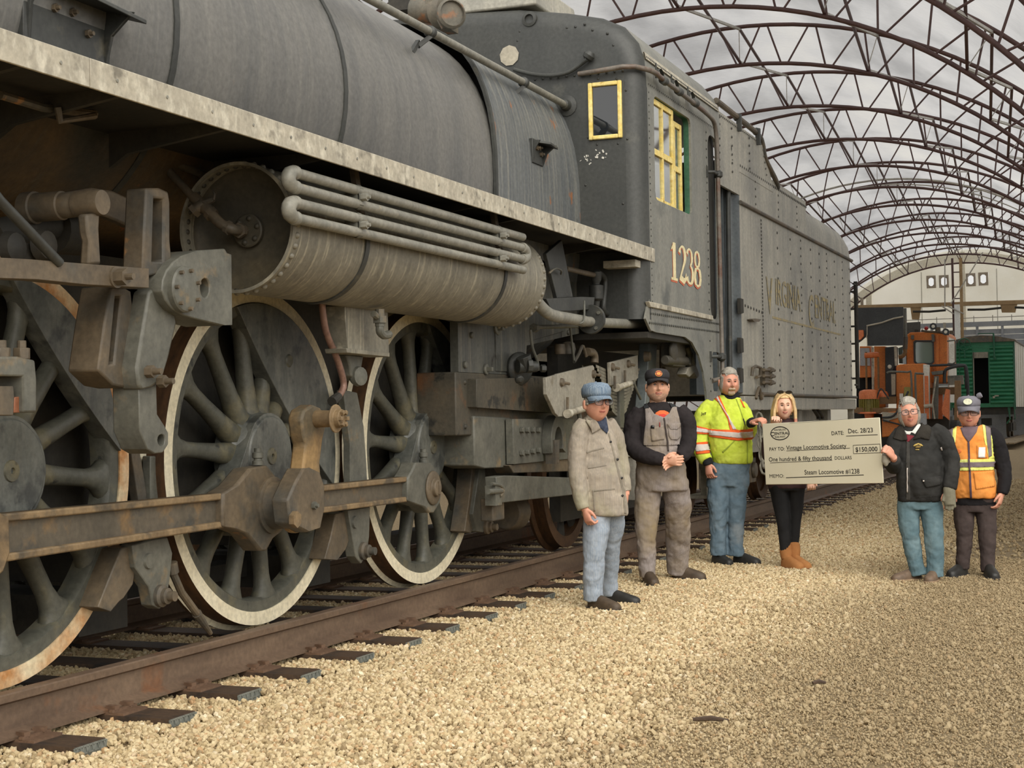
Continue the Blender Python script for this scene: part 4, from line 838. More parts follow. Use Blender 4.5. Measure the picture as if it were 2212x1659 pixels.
# roof hatch and generator in front of the cab roof
b = MB(); b.box((-5.15, 12.9, 5.06), (1.05, 1.1, .22), None, .95); part('roof_hatch', b, M_tender, cab, bevel=.02)
b = MB().tube([PY(892, 22, 11.6), PY(958, 25, 11.6)], .10, 20); b.lathe([(.10, -.03), (.13, -.02), (.13, .1), (.12, .1)], PY(950, 28, 11.6), (1, -.4, 0), 22); b.lathe([(.12, 0), (.125, .04), (.105, .06), (.1, .03), (0, .03)], PY(972, 32, 11.5), (.7, -.7, 0), 22); b.tube([PY(930, 0, 11.55), PY(930, 30, 11.55)], .05, 6); b.tube(smooth_path([PY(944, 0, 11.5), PY(943, 22, 11.5), PY(946, 40, 11.5), PY(958, 62, 11.5)], 4), .016, 8); b.box(PY(950, 55, 11.7), (.25, .2, .12)); part('dynamo', b, mat('rusty_dynamo', (84, 82, 74), (106, 99, 86), .6, scale=5, c3=(136, 92, 60), t3=.60, s3=7), loco)
b = MB().tube([PY(880, -30, 11.8), PY(885, 5, 11.8), PY(870, 12, 11.8)], .06, 12); b.box(PY(870, 14, 11.8), (.2, .15, .1)); part('safety_valve', b, M_dark, loco)

# running number on the cab: cream figures with a worn red drop shade
def arc(cx, cy, rx, ry, a0, a1, n=14): return [(cx+rx*cos(R_(a0+(a1-a0)*i/n)), cy+ry*sin(R_(a0+(a1-a0)*i/n))) for i in range(n+1)]
def digit(ch):
    m = MB()
    if ch == '1':
        ribbon(m, [(.27, .0), (.27, 1)], [.2, .2]); ribbon(m, [(.05, .035), (.49, .035)], [.07, .07]); ribbon(m, [(.06, .80), (.2, .90), (.3, 1.0)], [.03, .1, .05])
    if ch == '2':
        p = arc(.28, .72, .2, .25, 165, -25, 12)+[(.40, .52), (.25, .30), (.10, .10), (.07, .06)]
        ribbon(m, p, [.16, .15, .08, .06, .06, .07, .1, .14, .17, .19, .19, .18, .16, .12, .09, .07, .06]); ribbon(m, [(.05, .08), (.2, .10), (.36, .05), (.5, .12), (.52, .28)], [.06, .17, .17, .12, .03])
    if ch == '3':
        ribbon(m, arc(.25, .75, .18, .22, 160, -80, 12), [.15, .13, .07, .06, .06, .08, .11, .14, .15, .14, .11, .08, .05]); ribbon(m, arc(.25, .28, .22, .25, 85, -160, 14), [.05, .06, .09, .12, .16, .18, .18, .16, .12, .08, .06, .06, .09, .14, .16])
    if ch == '8':
        ribbon(m, arc(.27, .76, .17, .21, 0, 360, 24), [.12 if abs(cos(R_(15*i))) > .6 else .07 for i in range(25)]); ribbon(m, arc(.27, .27, .21, .25, 0, 360, 24), [.16 if abs(cos(R_(15*i))) > .6 else .07 for i in range(25)])
    return m
y_, zb = 13.02, 2.585
for k, ch in enumerate('1238'):
    for nm, mm, off, dx in (('number_shade', M_red, (-.02, -.05), .002), ('number', M_cream, (0, 0), .004)):
        d = digit(ch); d.v = [(XS+dx+p[2], y_+(p[0]+off[0])*.47+k*.262, zb+(p[1]+off[1])*.335) for p in d.v]
        part(nm, d, mm, cab, smooth=0)
M_worn = mat('worn_paint_specks', (196, 194, 184), (210, 206, 196), .7)
b = MB(); rr = random.Random(3)
for cx_, cy__, n_ in ((1298, 333, 14), (1265, 345, 12), (1288, 258, 0)):
    for k in range(n_):
        p = PY(cx_+rr.uniform(-12, 12), cy__+rr.uniform(-9, 9), YF-.001-.0006*k); b.box(p, (rr.uniform(.004, .018), .0004, rr.uniform(.004, .02)), Matrix.Rotation(rr.uniform(0, 3), 3, 'Y'))
part('paint_scratches', b, M_worn, cab, kind='stuff')

# ================================================================== TENDER
td = thing('tender', 'tall pale grey riveted coal tender with faded railway lettering behind the cab', 'tender')
TX = -3.72; TXI = 2*XT-TX; TY0, TY1 = 15.92, 23.10
bodyp = [(1.57, 1.60), (1.57, 3.68), (1.56, 3.85), (1.50, 4.0), (1.38, 4.07), (1.2, 4.09)]
def tsec(y, ins=0, zt=1.0):
    p = [(XT+max(0, dx-ins), y, z if z < 3.68 else 3.68+(z-3.68)*zt) for dx, z in bodyp]
    return p+[(2*XT-q[0], q[1], q[2]) for q in reversed(p)]
fb_ = [(1.57, 1.60), (1.57, 3.68), (1.57, 4.0), (1.57, 4.03), (1.57, 4.06), (1.57, 4.09)]
def tsec2(y):
    p = [(XT+dx, y, z) for dx, z in fb_]; return p+[(2*XT-q[0], q[1], q[2]) for q in reversed(p)]
b = MB(); b.sheet([tsec2(TY0), tsec2(19.6)], True); b.add(tsec2(TY0), [tuple(range(12))]); tb = part('tank_side', b, M_tender, td, smooth=30)
b = MB(); b.sheet([tsec(19.6), tsec(21.5), tsec(22.4, 0, .96), tsec(22.85, 0, .78), tsec(23.05, .02, .45), tsec(TY1, .05, .1)], True); b.add(tsec(TY1, .05, .1), [tuple(range(12))]); part('tank_rear', b, M_tender, td, smooth=40)
b = MB(); b.prism([(TX+.004, 15.0, 3.70), (TX+.004, 15.0, 4.44), (TX+.004, 16.9, 4.44), (TX+.004, 17.15, 4.40), (TX+.004, 17.62, 4.02), (TX+.004, 17.62, 3.95), (TX+.004, 15.94, 3.95), (TX+.004, 15.94, 3.70)], (-.03, 0, 0)); part('coal_board', b, M_tender, td)
b = MB(); b.prism([(TXI, 15.3, 4.02), (TXI, 15.3, 4.44), (TXI, 16.9, 4.44), (TXI, 17.62, 4.02)], (.03, 0, 0)); part('coal_board', b, M_tender, td)
b = MB(); b.prism([(XT+1.55, 15.0, 4.44), (XT+1.2, 15.0, 4.62), (XT-1.2, 15.0, 4.62), (XT-1.55, 15.0, 4.44)], (0, 2.0, 0)); part('bunker_hood', b, M_tender, td)
M_slate = mat('dark_slate_paint', (72, 78, 82), (90, 96, 98), .4, scale=3, bump=.05)
b = MB(); b.span((-4.05, 15.02, 1.6), (-3.98, 15.92, 4.0)); b.span((-4.0, 15.5, 1.6), (-3.80, 15.56, 4.0)); part('front_curtain', b, M_slate, td)
b = MB(); b.sheet([[(TX-.13+.13*sin(t*pi/12), TY0-.0-.13*cos(t*pi/12)+.0, z) for t in range(7)] for z in (1.62, 4.02)]); part('front_corner', b, M_slate, td)
for p0, p1, nm in (((TX+.012, TY0, 3.625), (TX+.012, TY1-.05, 3.64), 'rub_strip'),):
    b = MB().tube([p0, p1], .022, 8); part(nm, b, M_gear, td)
rv = MB()
def tr_(p0, p1, n, r=.022):
    for i in range(n): rv.dome(V(p0).lerp(V(p1), i/(n-1)), (1, 0, 0), r, 5, .5)
tr_((TX, 15.98, 4.02), (TX, 19.6, 4.02), 40, .02)
for y, n in ((16.95, 46), (19.2, 40), (21.0, 40), (22.25, 34)): tr_((TX, y, 1.7), (TX, y, 3.55), n if y < 17 else n//2, .018)
for y in (17.8, 18.55, 19.85, 20.45, 21.6, 22.85): tr_((TX, y, 1.72), (TX, y, 3.5), 11, .02)
for y in (16.7, 17.9, 19.0): tr_((TX, y, 3.7), (TX, y, 3.95), 4, .016)
tr_((TX, 15.96, 2.55), (TX, 16.9, 2.52), 8, .02)
tr_((TX+.01, 15.05, 3.8), (TX+.01, 15.1, 4.38), 9, .014); tr_((TX+.01, 15.6, 3.9), (TX+.01, 15.6, 4.35), 6, .016); tr_((TX+.01, 16.4, 4.05), (TX+.01, 16.4, 4.38), 5, .016); tr_((TX+.01, 17.25, 4.1), (TX+.01, 17.1, 4.36), 5, .014)
tr_((TX+.01, 15.03, 4.40), (TX+.01, 17.0, 4.41), 30, .012)
part('rivets', rv, mat('dark_rivet', (58, 56, 52), (70, 68, 62), .5), td, kind='stuff')
# rail on the coal boards
b = MB().tube(smooth_path([(TX+.0, 15.0, 4.53), (TX, 16.0, 4.52), (TX, 16.9, 4.50), (TX, 17.12, 4.42), (TX, 17.25, 4.28), (TX, 17.9, 4.05), (TX-.2, 18.2, 4.0)], 5), .03, 10); cr_ = part('coal_rail', b, M_gear, td)
for y in (15.9, 16.8):
    q = MB().box((TX+.02, y, 4.46), (.05, .05, .18)); q.lathe([(.03, -.03), (.045, 0), (.03, .03)], (TX, y, 4.52), (0, 1, 0), 10); part('rail_bracket', q, M_black, cr_)
b = MB().tube([PX(1572, 326, -3.76), PX(1573, 470, -3.76), PX(1576, 700, -3.76), PX(1577, 800, -3.76)], .026, 12); b.lathe([(.02, -.05), (.045, -.03), (.05, 0), (.045, .03), (.0, .05)], PX(1571, 322, -3.76), (0, 0, 1), 14); b.tube([PX(1573, 345, -3.76), PX(1558, 348, -3.80)], .02, 8); b.lathe([(.02, -.05), (.05, 0), (.02, .05)], PX(1573, 346, -3.76), (0, 0, 1), 12); part('grab_rail', b, M_black, td)
b = MB().tube([PX(1576, 360, -3.9), PX(1580, 800, -3.9)], .05, 10); part('drain_pipe', b, M_slate, td)
# lettering, faded
def faded(name, c):
    m = mat(name, c, c, .7, scale=20, c3=(146, 143, 133), t3=.52, s3=9, st3=(1, 2.5, .8), e3=.14, bump=0); return m
M_let = faded('faded_gold_lettering', (186, 166, 112))
def letters(txt, y, z, size, xs):
    me = text_mesh(txt, size, .004, 0, 'LEFT', xs); me.materials.append(M_let)
    o = ob('lettering', me, td); o.matrix_world = frame_matrix((TX+.006, y, z), (0, 1, 0), (0, 0, 1)); return me
letters('V', 17.15, 2.53, .60, .9); letters('IRGINIA', 17.62, 2.66, .43, .98)
letters('C', 19.62, 2.50, .60, .9); letters('ENTRAL', 20.05, 2.64, .43, 1.0)
b = MB(); b.span((TX, 17.45, 2.485), (TX+.004, 22.0, 2.51)); part('painted_line', b, M_let, td)
# small fittings
for py in (690, 775, 840):
    pxpart('door_hinge', [(1600, py-46), (1606, py-44), (1607, py-14), (1601, py-12)], TX+.03, .04, M_dark, td, .003)
q = MB().prism(pxs([(1625, 690), (1632, 688), (1645, 690), (1640, 695), (1630, 695)], TX+.06), (-.06, 0, 0)); part('step_lug', q, M_gear, td)
q = MB().tube([PX(1624, 812, TX+.04), PX(1626, 795, TX+.05), PX(1633, 791, TX+.05), PX(1643, 794, TX+.05), PX(1642, 812, TX+.04), PX(1634, 815, TX+.03)], .018, 8); part('grab_iron', q, M_gear, td)
q = MB(); q.prism(pxs([(1652, 795), (1660, 797), (1662, 830), (1654, 832)], TX+.06), (-.06, 0, 0))
for py in (799, 812, 826): q.tube([PX(1650, py, TX+.06), PX(1673, py+1, TX+.06)], .018, 8); q.tube([PX(1662, py, TX+.06), PX(1667, py, TX+.06)], .034, 6)
part('pipe_bracket', q, M_gear, td)
b = MB(); b.span((TX-.1, TY0, 1.44), (TX+.02, TY1, 1.585)); part('side_sill', b, M_tender, td, bevel=.006)
b = MB().tube([(TX+.03, 16.7, 1.61), (TX+.03, TY1, 1.615)], .02, 8); b.tube(smooth_path([(TX+.03, 16.4, 1.56), (TX+.04, 16.52, 1.68), (TX+.04, 16.62, 1.56), (TX+.03, 16.75, 1.62)], 4), .018, 8); part('sill_pipe', b, M_gear, td)
b = MB(); b.span((TXI+.3, 16.2, 1.0), (-4.1, 22.9, 1.44)); part('underframe', b, M_dark, td)
b = MB(); b.span((-4.12, 16.5, .95), (-4.02, 22.6, 1.44)); part('frame_plate', b, M_tender, td)
for y in (18.2, 19.9, 22.0): 
    b = MB().span((-4.02, y-.12, 1.0), (-3.9, y+.12, 1.44)); part('frame_stiffener', b, M_tender, td, bevel=.01)
for px in (1758, 1766):
    q = MB().tube([PX(px, 872, -3.85), PX(px, 885, -3.85), PX(px+10, 900, -3.85), PX(px+10, 905, -3.85)], .028, 8); part('brake_strap', q, M_dark, td)
b = MB(); b.span((-3.80, 22.95, .6), (-3.72, 23.05, 1.45)); part('rear_step_post', b, M_skirt, td)
twh = MB().lathe([(.36, -.12), (.36, -.03), (.42, 0), (.458, 0), (.46, -.1), (.49, -.125), (.48, -.15), (0, -.15)], (0, 0, 0), (1, 0, 0), 48, cap=False).lathe([(.37, -.06), (.2, -.08), (.12, -.02), (0, -.02)], (0, 0, 0), (1, 0, 0), 40, cap=False).mesh('tender_wheel', M_tread, 30)
for y in (16.7, 18.35, 20.6, 22.25):
    w = ob('tender_wheel', twh, td, (-4.56, y, .255+.46))
    b = MB().box((-4.28, y, .72), (.2, .3, .3)); b.lathe([(.1, 0), (.09, .04), (0, .05)], (-4.18, y, .72), (1, 0, 0), 16); part('axle_box', b, M_gear, td, bevel=.01)
for y in (17.52, 21.42):
    b = MB(); b.prism([(-4.25, y-1.15, .92), (-4.25, y+1.15, .92), (-4.25, y+.75, 1.08), (-4.25, y+.3, .60), (-4.25, y-.3, .60), (-4.25, y-.75, 1.08)][:2]+[(-4.25, y+1.0, .80), (-4.25, y+.45, .52), (-4.25, y-.45, .52), (-4.25, y-1.0, .80)], (-.1, 0, 0)); part('truck_side_frame', b, M_tank, td, bevel=.01)
# fittings on the rear corner
b = MB().tube([(TX+.02, 23.3, 1.75), (TX+.02, 23.3, 3.35)], .03, 8); b.tube([(TX-.25, 23.3, 1.75), (TX-.25, 23.3, 3.35)], .03, 8)
for k in range(6): b.tube([(TX+.02, 23.3, 1.9+.26*k), (TX-.25, 23.3, 1.9+.26*k)], .015, 6)
b.tube([(TX+.02, 23.3, 3.3), (TX+.02, 23.08, 3.3)], .015, 6); b.tube([(TX+.02, 23.3, 1.8), (TX+.02, 23.08, 1.8)], .015, 6); part('ladder', b, M_dark, td)
# safety chain hanging at the front truck
ch = MB(); a0_, a1_ = PX(1640, 905, -3.7), PX(1650, 1010, -3.62)
for k in range(9):
    p = a0_.lerp(a1_, k/8); d = (a1_-a0_).normalized(); sd_ = V((0, 1, 0)) if k % 2 else V((1, .2, 0))
    ch.tube([p+d*.075*cos(t)+sd_*.035*sin(t) for t in [j*2*pi/10 for j in range(10)]], .013, 6, closed=True)
part('safety_chain', ch, M_tank, td)
# ================================================================== SHELTER: fabric vault on arched trusses
SXC, SZC, SRI, SRO, SRF = -7.81, .19, 9.0, 9.86, 9.95
TRY = [28.6+5.19*k for k in range(-3, 5)]+[49.38+(84.5-49.38)*k/7 for k in range(1, 8)]
YEND = 86.8
def fabric_material(name, c, c2, tr=.75, stain_shade=(150, 146, 136)):
    m = bpy.data.materials.new(name); m.use_nodes = True; n = m.node_tree.nodes; l = m.node_tree.links; n.remove(n['Principled BSDF'])
    tc = n.new('ShaderNodeTexCoord'); mp = n.new('ShaderNodeMapping'); mp.inputs['Scale'].default_value = (1, .35, 1); l.new(tc.outputs['Object'], mp.inputs[0])
    nz = n.new('ShaderNodeTexNoise'); nz.inputs['Scale'].default_value = .55; nz.inputs['Detail'].default_value = 5; l.new(mp.outputs[0], nz.inputs['Vector'])
    r = n.new('ShaderNodeValToRGB'); l.new(nz.outputs['Fac'], r.inputs[0]); e = r.color_ramp.elements
    e[0].position = .3; e[0].color = lin(stain_shade); e[1].position = .52; e[1].color = lin(c); k = e.new(.75); k.color = lin(c2)  # stain tone covers water marks and painted-in shadow patches
    d = n.new('ShaderNodeBsdfDiffuse'); t = n.new('ShaderNodeBsdfTranslucent'); mx = n.new('ShaderNodeMixShader'); mx.inputs[0].default_value = tr
    l.new(r.outputs[0], d.inputs[0]); l.new(r.outputs[0], t.inputs[0])
    n2 = n.new('ShaderNodeTexNoise'); n2.inputs['Scale'].default_value = 7; n2.inputs['Detail'].default_value = 3; l.new(tc.outputs['Object'], n2.inputs['Vector'])
    bp = n.new('ShaderNodeBump'); bp.inputs['Strength'].default_value = .35; bp.inputs['Distance'].default_value = .06; l.new(n2.outputs['Fac'], bp.inputs['Height'])
    l.new(bp.outputs[0], d.inputs['Normal']); l.new(bp.outputs[0], t.inputs['Normal'])
    l.new(d.outputs[0], mx.inputs[1]); l.new(t.outputs[0], mx.inputs[2]); l.new(mx.outputs[0], n['Material Output'].inputs[0]); return m
M_fabric = fabric_material('white_roof_fabric', (198, 199, 202), (213, 213, 212), .56, (164, 165, 168))
M_endfab = fabric_material('cream_end_fabric', (243, 242, 236), (248, 247, 242), .72, (238, 236, 228))
b = MB(); rows = []
YR0 = TRY[0]  # vault starts here, left open in front so sky light gets in
ys_ = []
for i in range(len(TRY)-1):
    for k in range(4): ys_.append((TRY[i]+(TRY[i+1]-TRY[i])*k/4, .0 if k == 0 else .05 if k != 2 else .07))
ys_.append((TRY[-1], 0)); ys_.append((YEND, 0))
for y, sag in ys_: rows.append([(SXC+(SRF-sag)*cos(R_(a)), y, SZC+(SRF-sag)*sin(R_(a))) for a in range(-1, 182, 3)])
b.sheet(rows); struct(part('ceiling', b, M_fabric, smooth=60))
b = MB().prism([(SXC+SRF*cos(R_(a)), YEND, SZC+SRF*sin(R_(a))) for a in range(0, 181, 4)], (0, .02, 0), [[PY(px, py, YEND) for px, py in w] for w in ([(2001, 596), (2022, 595), (2022, 622), (2001, 622)], [(2028, 595), (2050, 594), (2050, 621), (2028, 621)], [(2086, 591), (2108, 590), (2108, 618), (2086, 619)], [(2113, 590), (2135, 588), (2135, 616), (2113, 617)])])
wb = struct(part('wall_back', b, M_endfab, smooth=0))
M_winframe = mat('brown_window_frame', (150, 136, 118), (164, 150, 130), .6)
M_sky = glass_mat('far_window_glass', (210, 214, 220), .1, .75)
for k, (a, c) in enumerate((((2001, 596), (2022, 622)), ((2028, 595), (2050, 621)), ((2086, 591), (2108, 618)), ((2113, 589), (2135, 616)))):
    p, q_ = PY(*a, YEND-.03), PY(*c, YEND-.03); t = .11
    b = MB(); b.span((p.x, YEND-.06, q_.z), (p.x+t, YEND, p.z)); b.span((q_.x-t, YEND-.06, q_.z), (q_.x, YEND, p.z)); b.span((p.x+t, YEND-.06, q_.z), (q_.x-t, YEND, q_.z+t)); b.span((p.x+t, YEND-.06, p.z-t), (q_.x-t, YEND, p.z))
    for sx_ in (p.x+t, q_.x-t):
        for sz_ in (q_.z+t, p.z-t): b.box((sx_, YEND-.035, sz_), (.13, .03, .13), Matrix.Rotation(pi/4, 3, 'Y'))
    w = struct(part('window_%d' % (k+1), b, M_winframe))
    q = MB().span((p.x+t, YEND-.02, q_.z+t), (q_.x-t, YEND-.015, p.z-t)); part('pane', q, M_sky, w, smooth=0)
for k, px in enumerate((1990, 2153)):
    p = PY(px, 600, YEND-.02); b = MB().span((p.x-.02, YEND-.03, 2), (p.x+.02, YEND, 9.0)); struct(part('trim_%d' % (k+1), b, mat('seam_grey', (190, 186, 172), (200, 196, 182), .7)))
b = MB().span((SXC-.2, YEND-.1, .2), (SXC+.15, YEND-.03, 9.6)); p = PY(2080, 600, YEND); b = MB().span((p.x-.12, YEND-.12, 5), (p.x+.12, YEND-.03, 10.0)); p = PY(1877, 640, YEND); b.span((p.x-.15, YEND-.12, 4), (p.x+.15, YEND-.03, 8.0)); struct(part('trim_3', b, mat('tan_post', (222, 212, 186), (230, 221, 198), .7)))
b = MB().sheet([[(SXC+r*cos(R_(a)), YEND-.06, SZC+r*sin(R_(a))) for a in range(20, 161, 4)] for r in (9.25, 9.75)]); struct(part('trim_4', b, mat('tan_arch_band', (230, 221, 196), (236, 229, 208), .7)))

def P3(r, a, y): return V((SXC+r*cos(R_(a)), y, SZC+r*sin(R_(a))))
STEP = 6.3
ordn = ['first', 'second', 'third', 'fourth', 'fifth', 'sixth', 'seventh', 'eighth', 'ninth', 'tenth', 'eleventh', 'twelfth', 'thirteenth', 'fourteenth', 'fifteenth', 'sixteenth']
ch_in = MB().tube([(SRI*cos(R_(a)), 0, SRI*sin(R_(a))) for a in range(-1, 182, 3)], .045, 8).mesh('inner_chord', M_truss, 60)
ch_out = MB().tube([(SRO*cos(R_(a)), 0, SRO*sin(R_(a))) for a in range(-1, 182, 3)], .045, 8).mesh('outer_chord', M_truss, 60)
webs = []
a = 90-STEP*14
while a < 178:
    for sg in (-1, 1):
        i0, o0 = a+sg*.45, a+sg*(STEP/2-.45)
        p0, p1 = V((SRI*cos(R_(i0)), 0, SRI*sin(R_(i0)))), V((SRO*cos(R_(o0)), 0, SRO*sin(R_(o0))))
        webs.append(MB().cyl(p0, p1, .022, n=6).mesh('web_bar', M_truss, 60))
    a += STEP
first = True
for i, y in enumerate(TRY):
    if i == 0: lab = 'brown steel arch truss where the vault is left open for light'
    elif i == len(TRY)-1: lab = 'farthest brown arch truss just before the cream end wall'
    else: lab = '%s brown arch truss of the vault counted back from the cream end wall' % ordn[len(TRY)-1-i]
    t = thing('roof_truss', lab, 'truss', (SXC, y, SZC), 0, 'arched roof trusses')
    ob('inner_chord', ch_in, t); ob('outer_chord', ch_out, t)
    for w in webs: ob('web_bar', w, t)
    if i+1 < len(TRY):
        dy = TRY[i+1]-y
        for a in (36, 54, 72, 90, 108, 126, 144):
            f = lambda r, yy: V((r*cos(R_(a)), yy, r*sin(R_(a))))
            if a == 36 and i == 0 or True:
                ob('brace_bar', MB().cyl(f(SRO-.05, 0), f(SRI+.06, dy), .034, n=6).mesh('brace_bar', M_truss, 60), t)
                ob('brace_strip', MB().bar(f(SRI+.06, 0), f(SRO-.05, dy), .05, .05).mesh('brace_strip', M_purlin, 0), t)
                ob('tie_wire', MB().cyl(f(SRO-.05, dy-.06), f(SRI+.06, dy-.06), .010, n=4).mesh('tie_wire', M_purlin, 60), t)
# light chord of the older inner frame
t = thing('roof_frame', 'thin white curved conduit frame strung under the fabric beyond the tender', 'frame', (SXC, 56.0, SZC))
b = MB().tube([(9.5*cos(R_(a)), 0, 9.5*sin(R_(a))) for a in range(30, 151, 3)], .035, 6); b.tube([(9.3*cos(R_(a)), 0, 9.3*sin(R_(a))) for a in range(30, 151, 3)], .02, 6); part('conduit', b, M_purlin, t)
# ------------------------------------------------------------------ far end: hoist columns, beam, grey partition
M_beam = mat('tan_beam_paint', (150, 122, 84), (172, 144, 104), .6, scale=2, bump=0)
hb = thing('crane_beam', 'long tan crane beam with hanging brackets across the far end', 'beam', (-8, 78, 0)); hb.location = (0, 0, 0)
def lineY(p0, p1, Y, w, h, th=.15): 
    a, c = PY(*p0, Y), PY(*p1, Y); return a, c
a, c = PY(1845, 664, 78), PY(2230, 652, 78)
b = MB().bar(a, c, .3, .19); part('beam', b, M_beam, hb)
for px0, px1, py0, py1 in ((1966, 1990, 661, 690), (2160, 2198, 655, 675)):
    b = MB().prism([PY(x, y, 77.9) for x, y in ((px0, py0), (px1, py0-1), (px1-5, py1), (px0+4, py1))], (0, .15, 0)); part('bracket', b, M_beam, hb)
for p0, p1 in (((1972, 673), (2043, 670)), ((2090, 669), (2163, 665)), ((2192, 664), (2235, 662))):
    a, c = PY(*p0, 77.6), PY(*p1, 77.6); b = MB().tube([a, a.lerp(c, .5)-V((0, 0, .04)), c], .055, 8); part('cable_tray', b, M_dark, hb)
for px in (1862,):
    b = MB().span((PY(px, 650, 78).x-.06, 77.9, 6.6), (PY(px, 650, 78).x+.06, 78.1, 7.1)); part('post_stub', b, M_winframe, hb)
ho = thing('hoist_column', 'tall brown twin post column with rungs and slanting braces at the far end', 'column', (-7.5, 77, 0)); ho.location = (0, 0, 0)
for px, w, m_ in ((2059, .1, M_truss), (2077, .14, M_beam)):
    x = PY(px, 650, 77).x; b = MB().span((x-w/2, 76.95, .2), (x+w/2, 77.05, 8.75)); part('post', b, m_, ho)
xa, xb = PY(2059, 650, 77).x, PY(2077, 650, 77).x
for py in (588, 620, 645):
    z = PY(2066, py, 77).z; b = MB().bar((xa, 77, z), (xb, 77, z), .05, .05); part('rung', b, M_truss, ho)
x = (xa+xb)/2; b = MB().span((x-.14, 76.85, 3.4), (x+.12, 76.9, 6.5)); part('white_panel', b, mat('white_panel_paint', (232, 232, 226), (240, 240, 234), .6), ho)
for p0, p1 in (((2054, 656), (2123, 545)), ((2034, 661), (2060, 678)), ((2046, 661), (2082, 678)), ((2041, 560), (2041, 662))):
    b = MB().cyl(PY(*p0, 76.8), PY(*p1, 76.8), .03, n=6); part('brace', b, M_purlin, ho)
gp = thing('partition', 'pale grey slatted partition with wide frames under the tan crane beam', 'partition', (-7, 80, 0)); gp.location = (0, 0, 0)
M_greyp = mat('grey_slat_paint', (150, 154, 158), (168, 170, 172), .6, scale=2, bump=0)
x0, x1 = -10.3, -2.0
pz = 5.55
xs = [-10.3, -8.95, -7.75, -6.75, -5.55, -4.4, -3.2, -2.0]
for i in range(len(xs)-1):
    for k in range(12):
        z = 2.2+.28*k; b = MB().box(((xs[i]+xs[i+1])/2, 80, z), (xs[i+1]-xs[i]-.08, .06, .262)); part('slat', b, M_greyp, gp, smooth=0)
    b = MB().span((xs[i]-.06, 79.88, 1), (xs[i]+.06, 80.05, pz)); part('upright', b, M_greyp, gp)
b = MB().span((x0, 79.85, pz), (x1, 80.05, pz+.24)); part('top_rail', b, M_greyp, gp)
b = MB().span((x0, 79.95, .0), (x1, 80.05, 2.08)); part('base_board', b, M_greyp, gp)
for k in range(9): 
    x = -9.6+.9*k; b = MB().cyl((x, 79.95, pz+.22), (x, 79.95, pz+.55), .02, n=6); part('stanchion', b, M_purlin, gp)
b = MB().cyl((x0, 79.95, pz+.45), (x1, 79.95, pz+.45), .02, n=6); part('top_wire', b, M_purlin, gp)

# ------------------------------------------------------------------ green boxcar
def pxY(pts, Y, th, holes=()): return MB().prism([PY(a, b_, Y) for a, b_ in pts], (0, th, 0), [[PY(a, b_, Y) for a, b_ in h] for h in holes])
M_gcar = mat('green_boxcar_paint', (34, 104, 72), (46, 124, 86), .5, scale=2, stretch=(1, 1, 3), bump=.05)
M_gdk = mat('dark_green_trim', (30, 84, 60), (40, 98, 70), .5, scale=4, bump=0)
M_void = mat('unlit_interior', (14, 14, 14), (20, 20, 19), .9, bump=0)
M_whitecar = mat('off_white_car_side', (206, 202, 190), (222, 218, 206), .6, scale=2, bump=.05)
bc = thing('boxcar', 'green railway boxcar with ribbed end and black open doorway at the far end', 'railcar')
YC = 65.0; cx0_, cx1_, cz0, cz1 = -6.62, -4.06, 1.50, 4.22
dr = [(-5.66, cz0+.16), (-5.66, 3.74), (-5.09, 3.74), (-5.09, cz0+.16)]
b = MB().prism([(cx0_, YC+.06, cz0), (cx0_, YC+.06, cz1), (cx1_, YC+.06, cz1), (cx1_, YC+.06, cz0)], (0, .06, 0), [[(x, YC+.06, z) for x, z in dr]]); part('end_wall', b, M_gcar, bc, smooth=0)
for i in range(15):
    z = 1.62+.158*i
    for xa, xb in ((cx0_+.06, -5.72), (-5.03, cx1_-.06)):
        b = MB().sheet([[(x, YC+.06-.06*math.sin(k*pi/6)**1.0, z+.15*(k/6)) for k in range(7)] for x in (xa, xb)]); part('end_rib', b, M_gcar, bc, smooth=60)
b = MB(); b.span((cx0_, YC, cz0-.1), (cx0_+.07, YC+.12, cz1)); b.span((cx1_-.07, YC, cz0-.1), (cx1_, YC+.12, cz1)); part('corner_post', b, M_gdk, bc)
b = MB(); b.prism([(cx0_-.05, YC-.05, cz1-.02), (-5.9, YC-.05, cz1+.15), (-5.34, YC-.05, cz1+.2), (-4.7, YC-.05, cz1+.14), (cx1_+.05, YC-.05, cz1-.02), (cx1_+.05, YC-.05, cz1-.08), (cx0_-.05, YC-.05, cz1-.08)], (0, 14, 0)); part('roof', b, M_gear, bc)
b = MB(); b.span((-5.66, YC+.0, 3.50), (-5.09, YC+.06, 3.74)); part('door_lintel', b, M_tank, bc); b = MB(); b.span((-5.68, YC, cz0+.1), (-5.64, YC+.06, 3.74)); part('door_jamb', b, M_tank, bc)
b = MB(); b.span((cx0_+.1, YC+.8, cz0), (cx1_-.1, YC+.9, cz1)); part('interior_shade_sheet', b, M_void, bc)  # near-black sheet stands in for the unlit inside of the car
b = MB(); b.span((cx1_-.06, YC+.12, cz0), (cx1_, YC+14, cz1)); sw = part('side_wall', b, M_whitecar, bc)
for k in range(10): q = MB().span((cx1_, YC+.6+1.4*k, cz0), (cx1_+.03, YC+.66+1.4*k, cz1)); part('side_rib', q, M_whitecar, sw)
b = MB(); b.span((cx0_, YC+.12, cz0), (cx0_+.06, YC+14, cz1)); part('side_wall', b, M_gcar, bc)
b = MB(); b.span((cx0_+.1, YC+.2, cz0-.3), (cx1_-.1, YC+13.8, cz0)); part('underframe', b, M_dark, bc)
p = PY(2083, 744, YC-.15); q = MB().tube([p+V((.24*cos(t), 0, .24*sin(t))) for t in [k*pi/10 for k in range(20)]], .02, 6, closed=True)
for k in range(5): q.cyl(p, p+V((.23*cos(k*1.2566), 0, .23*sin(k*1.2566))), .014, n=5)
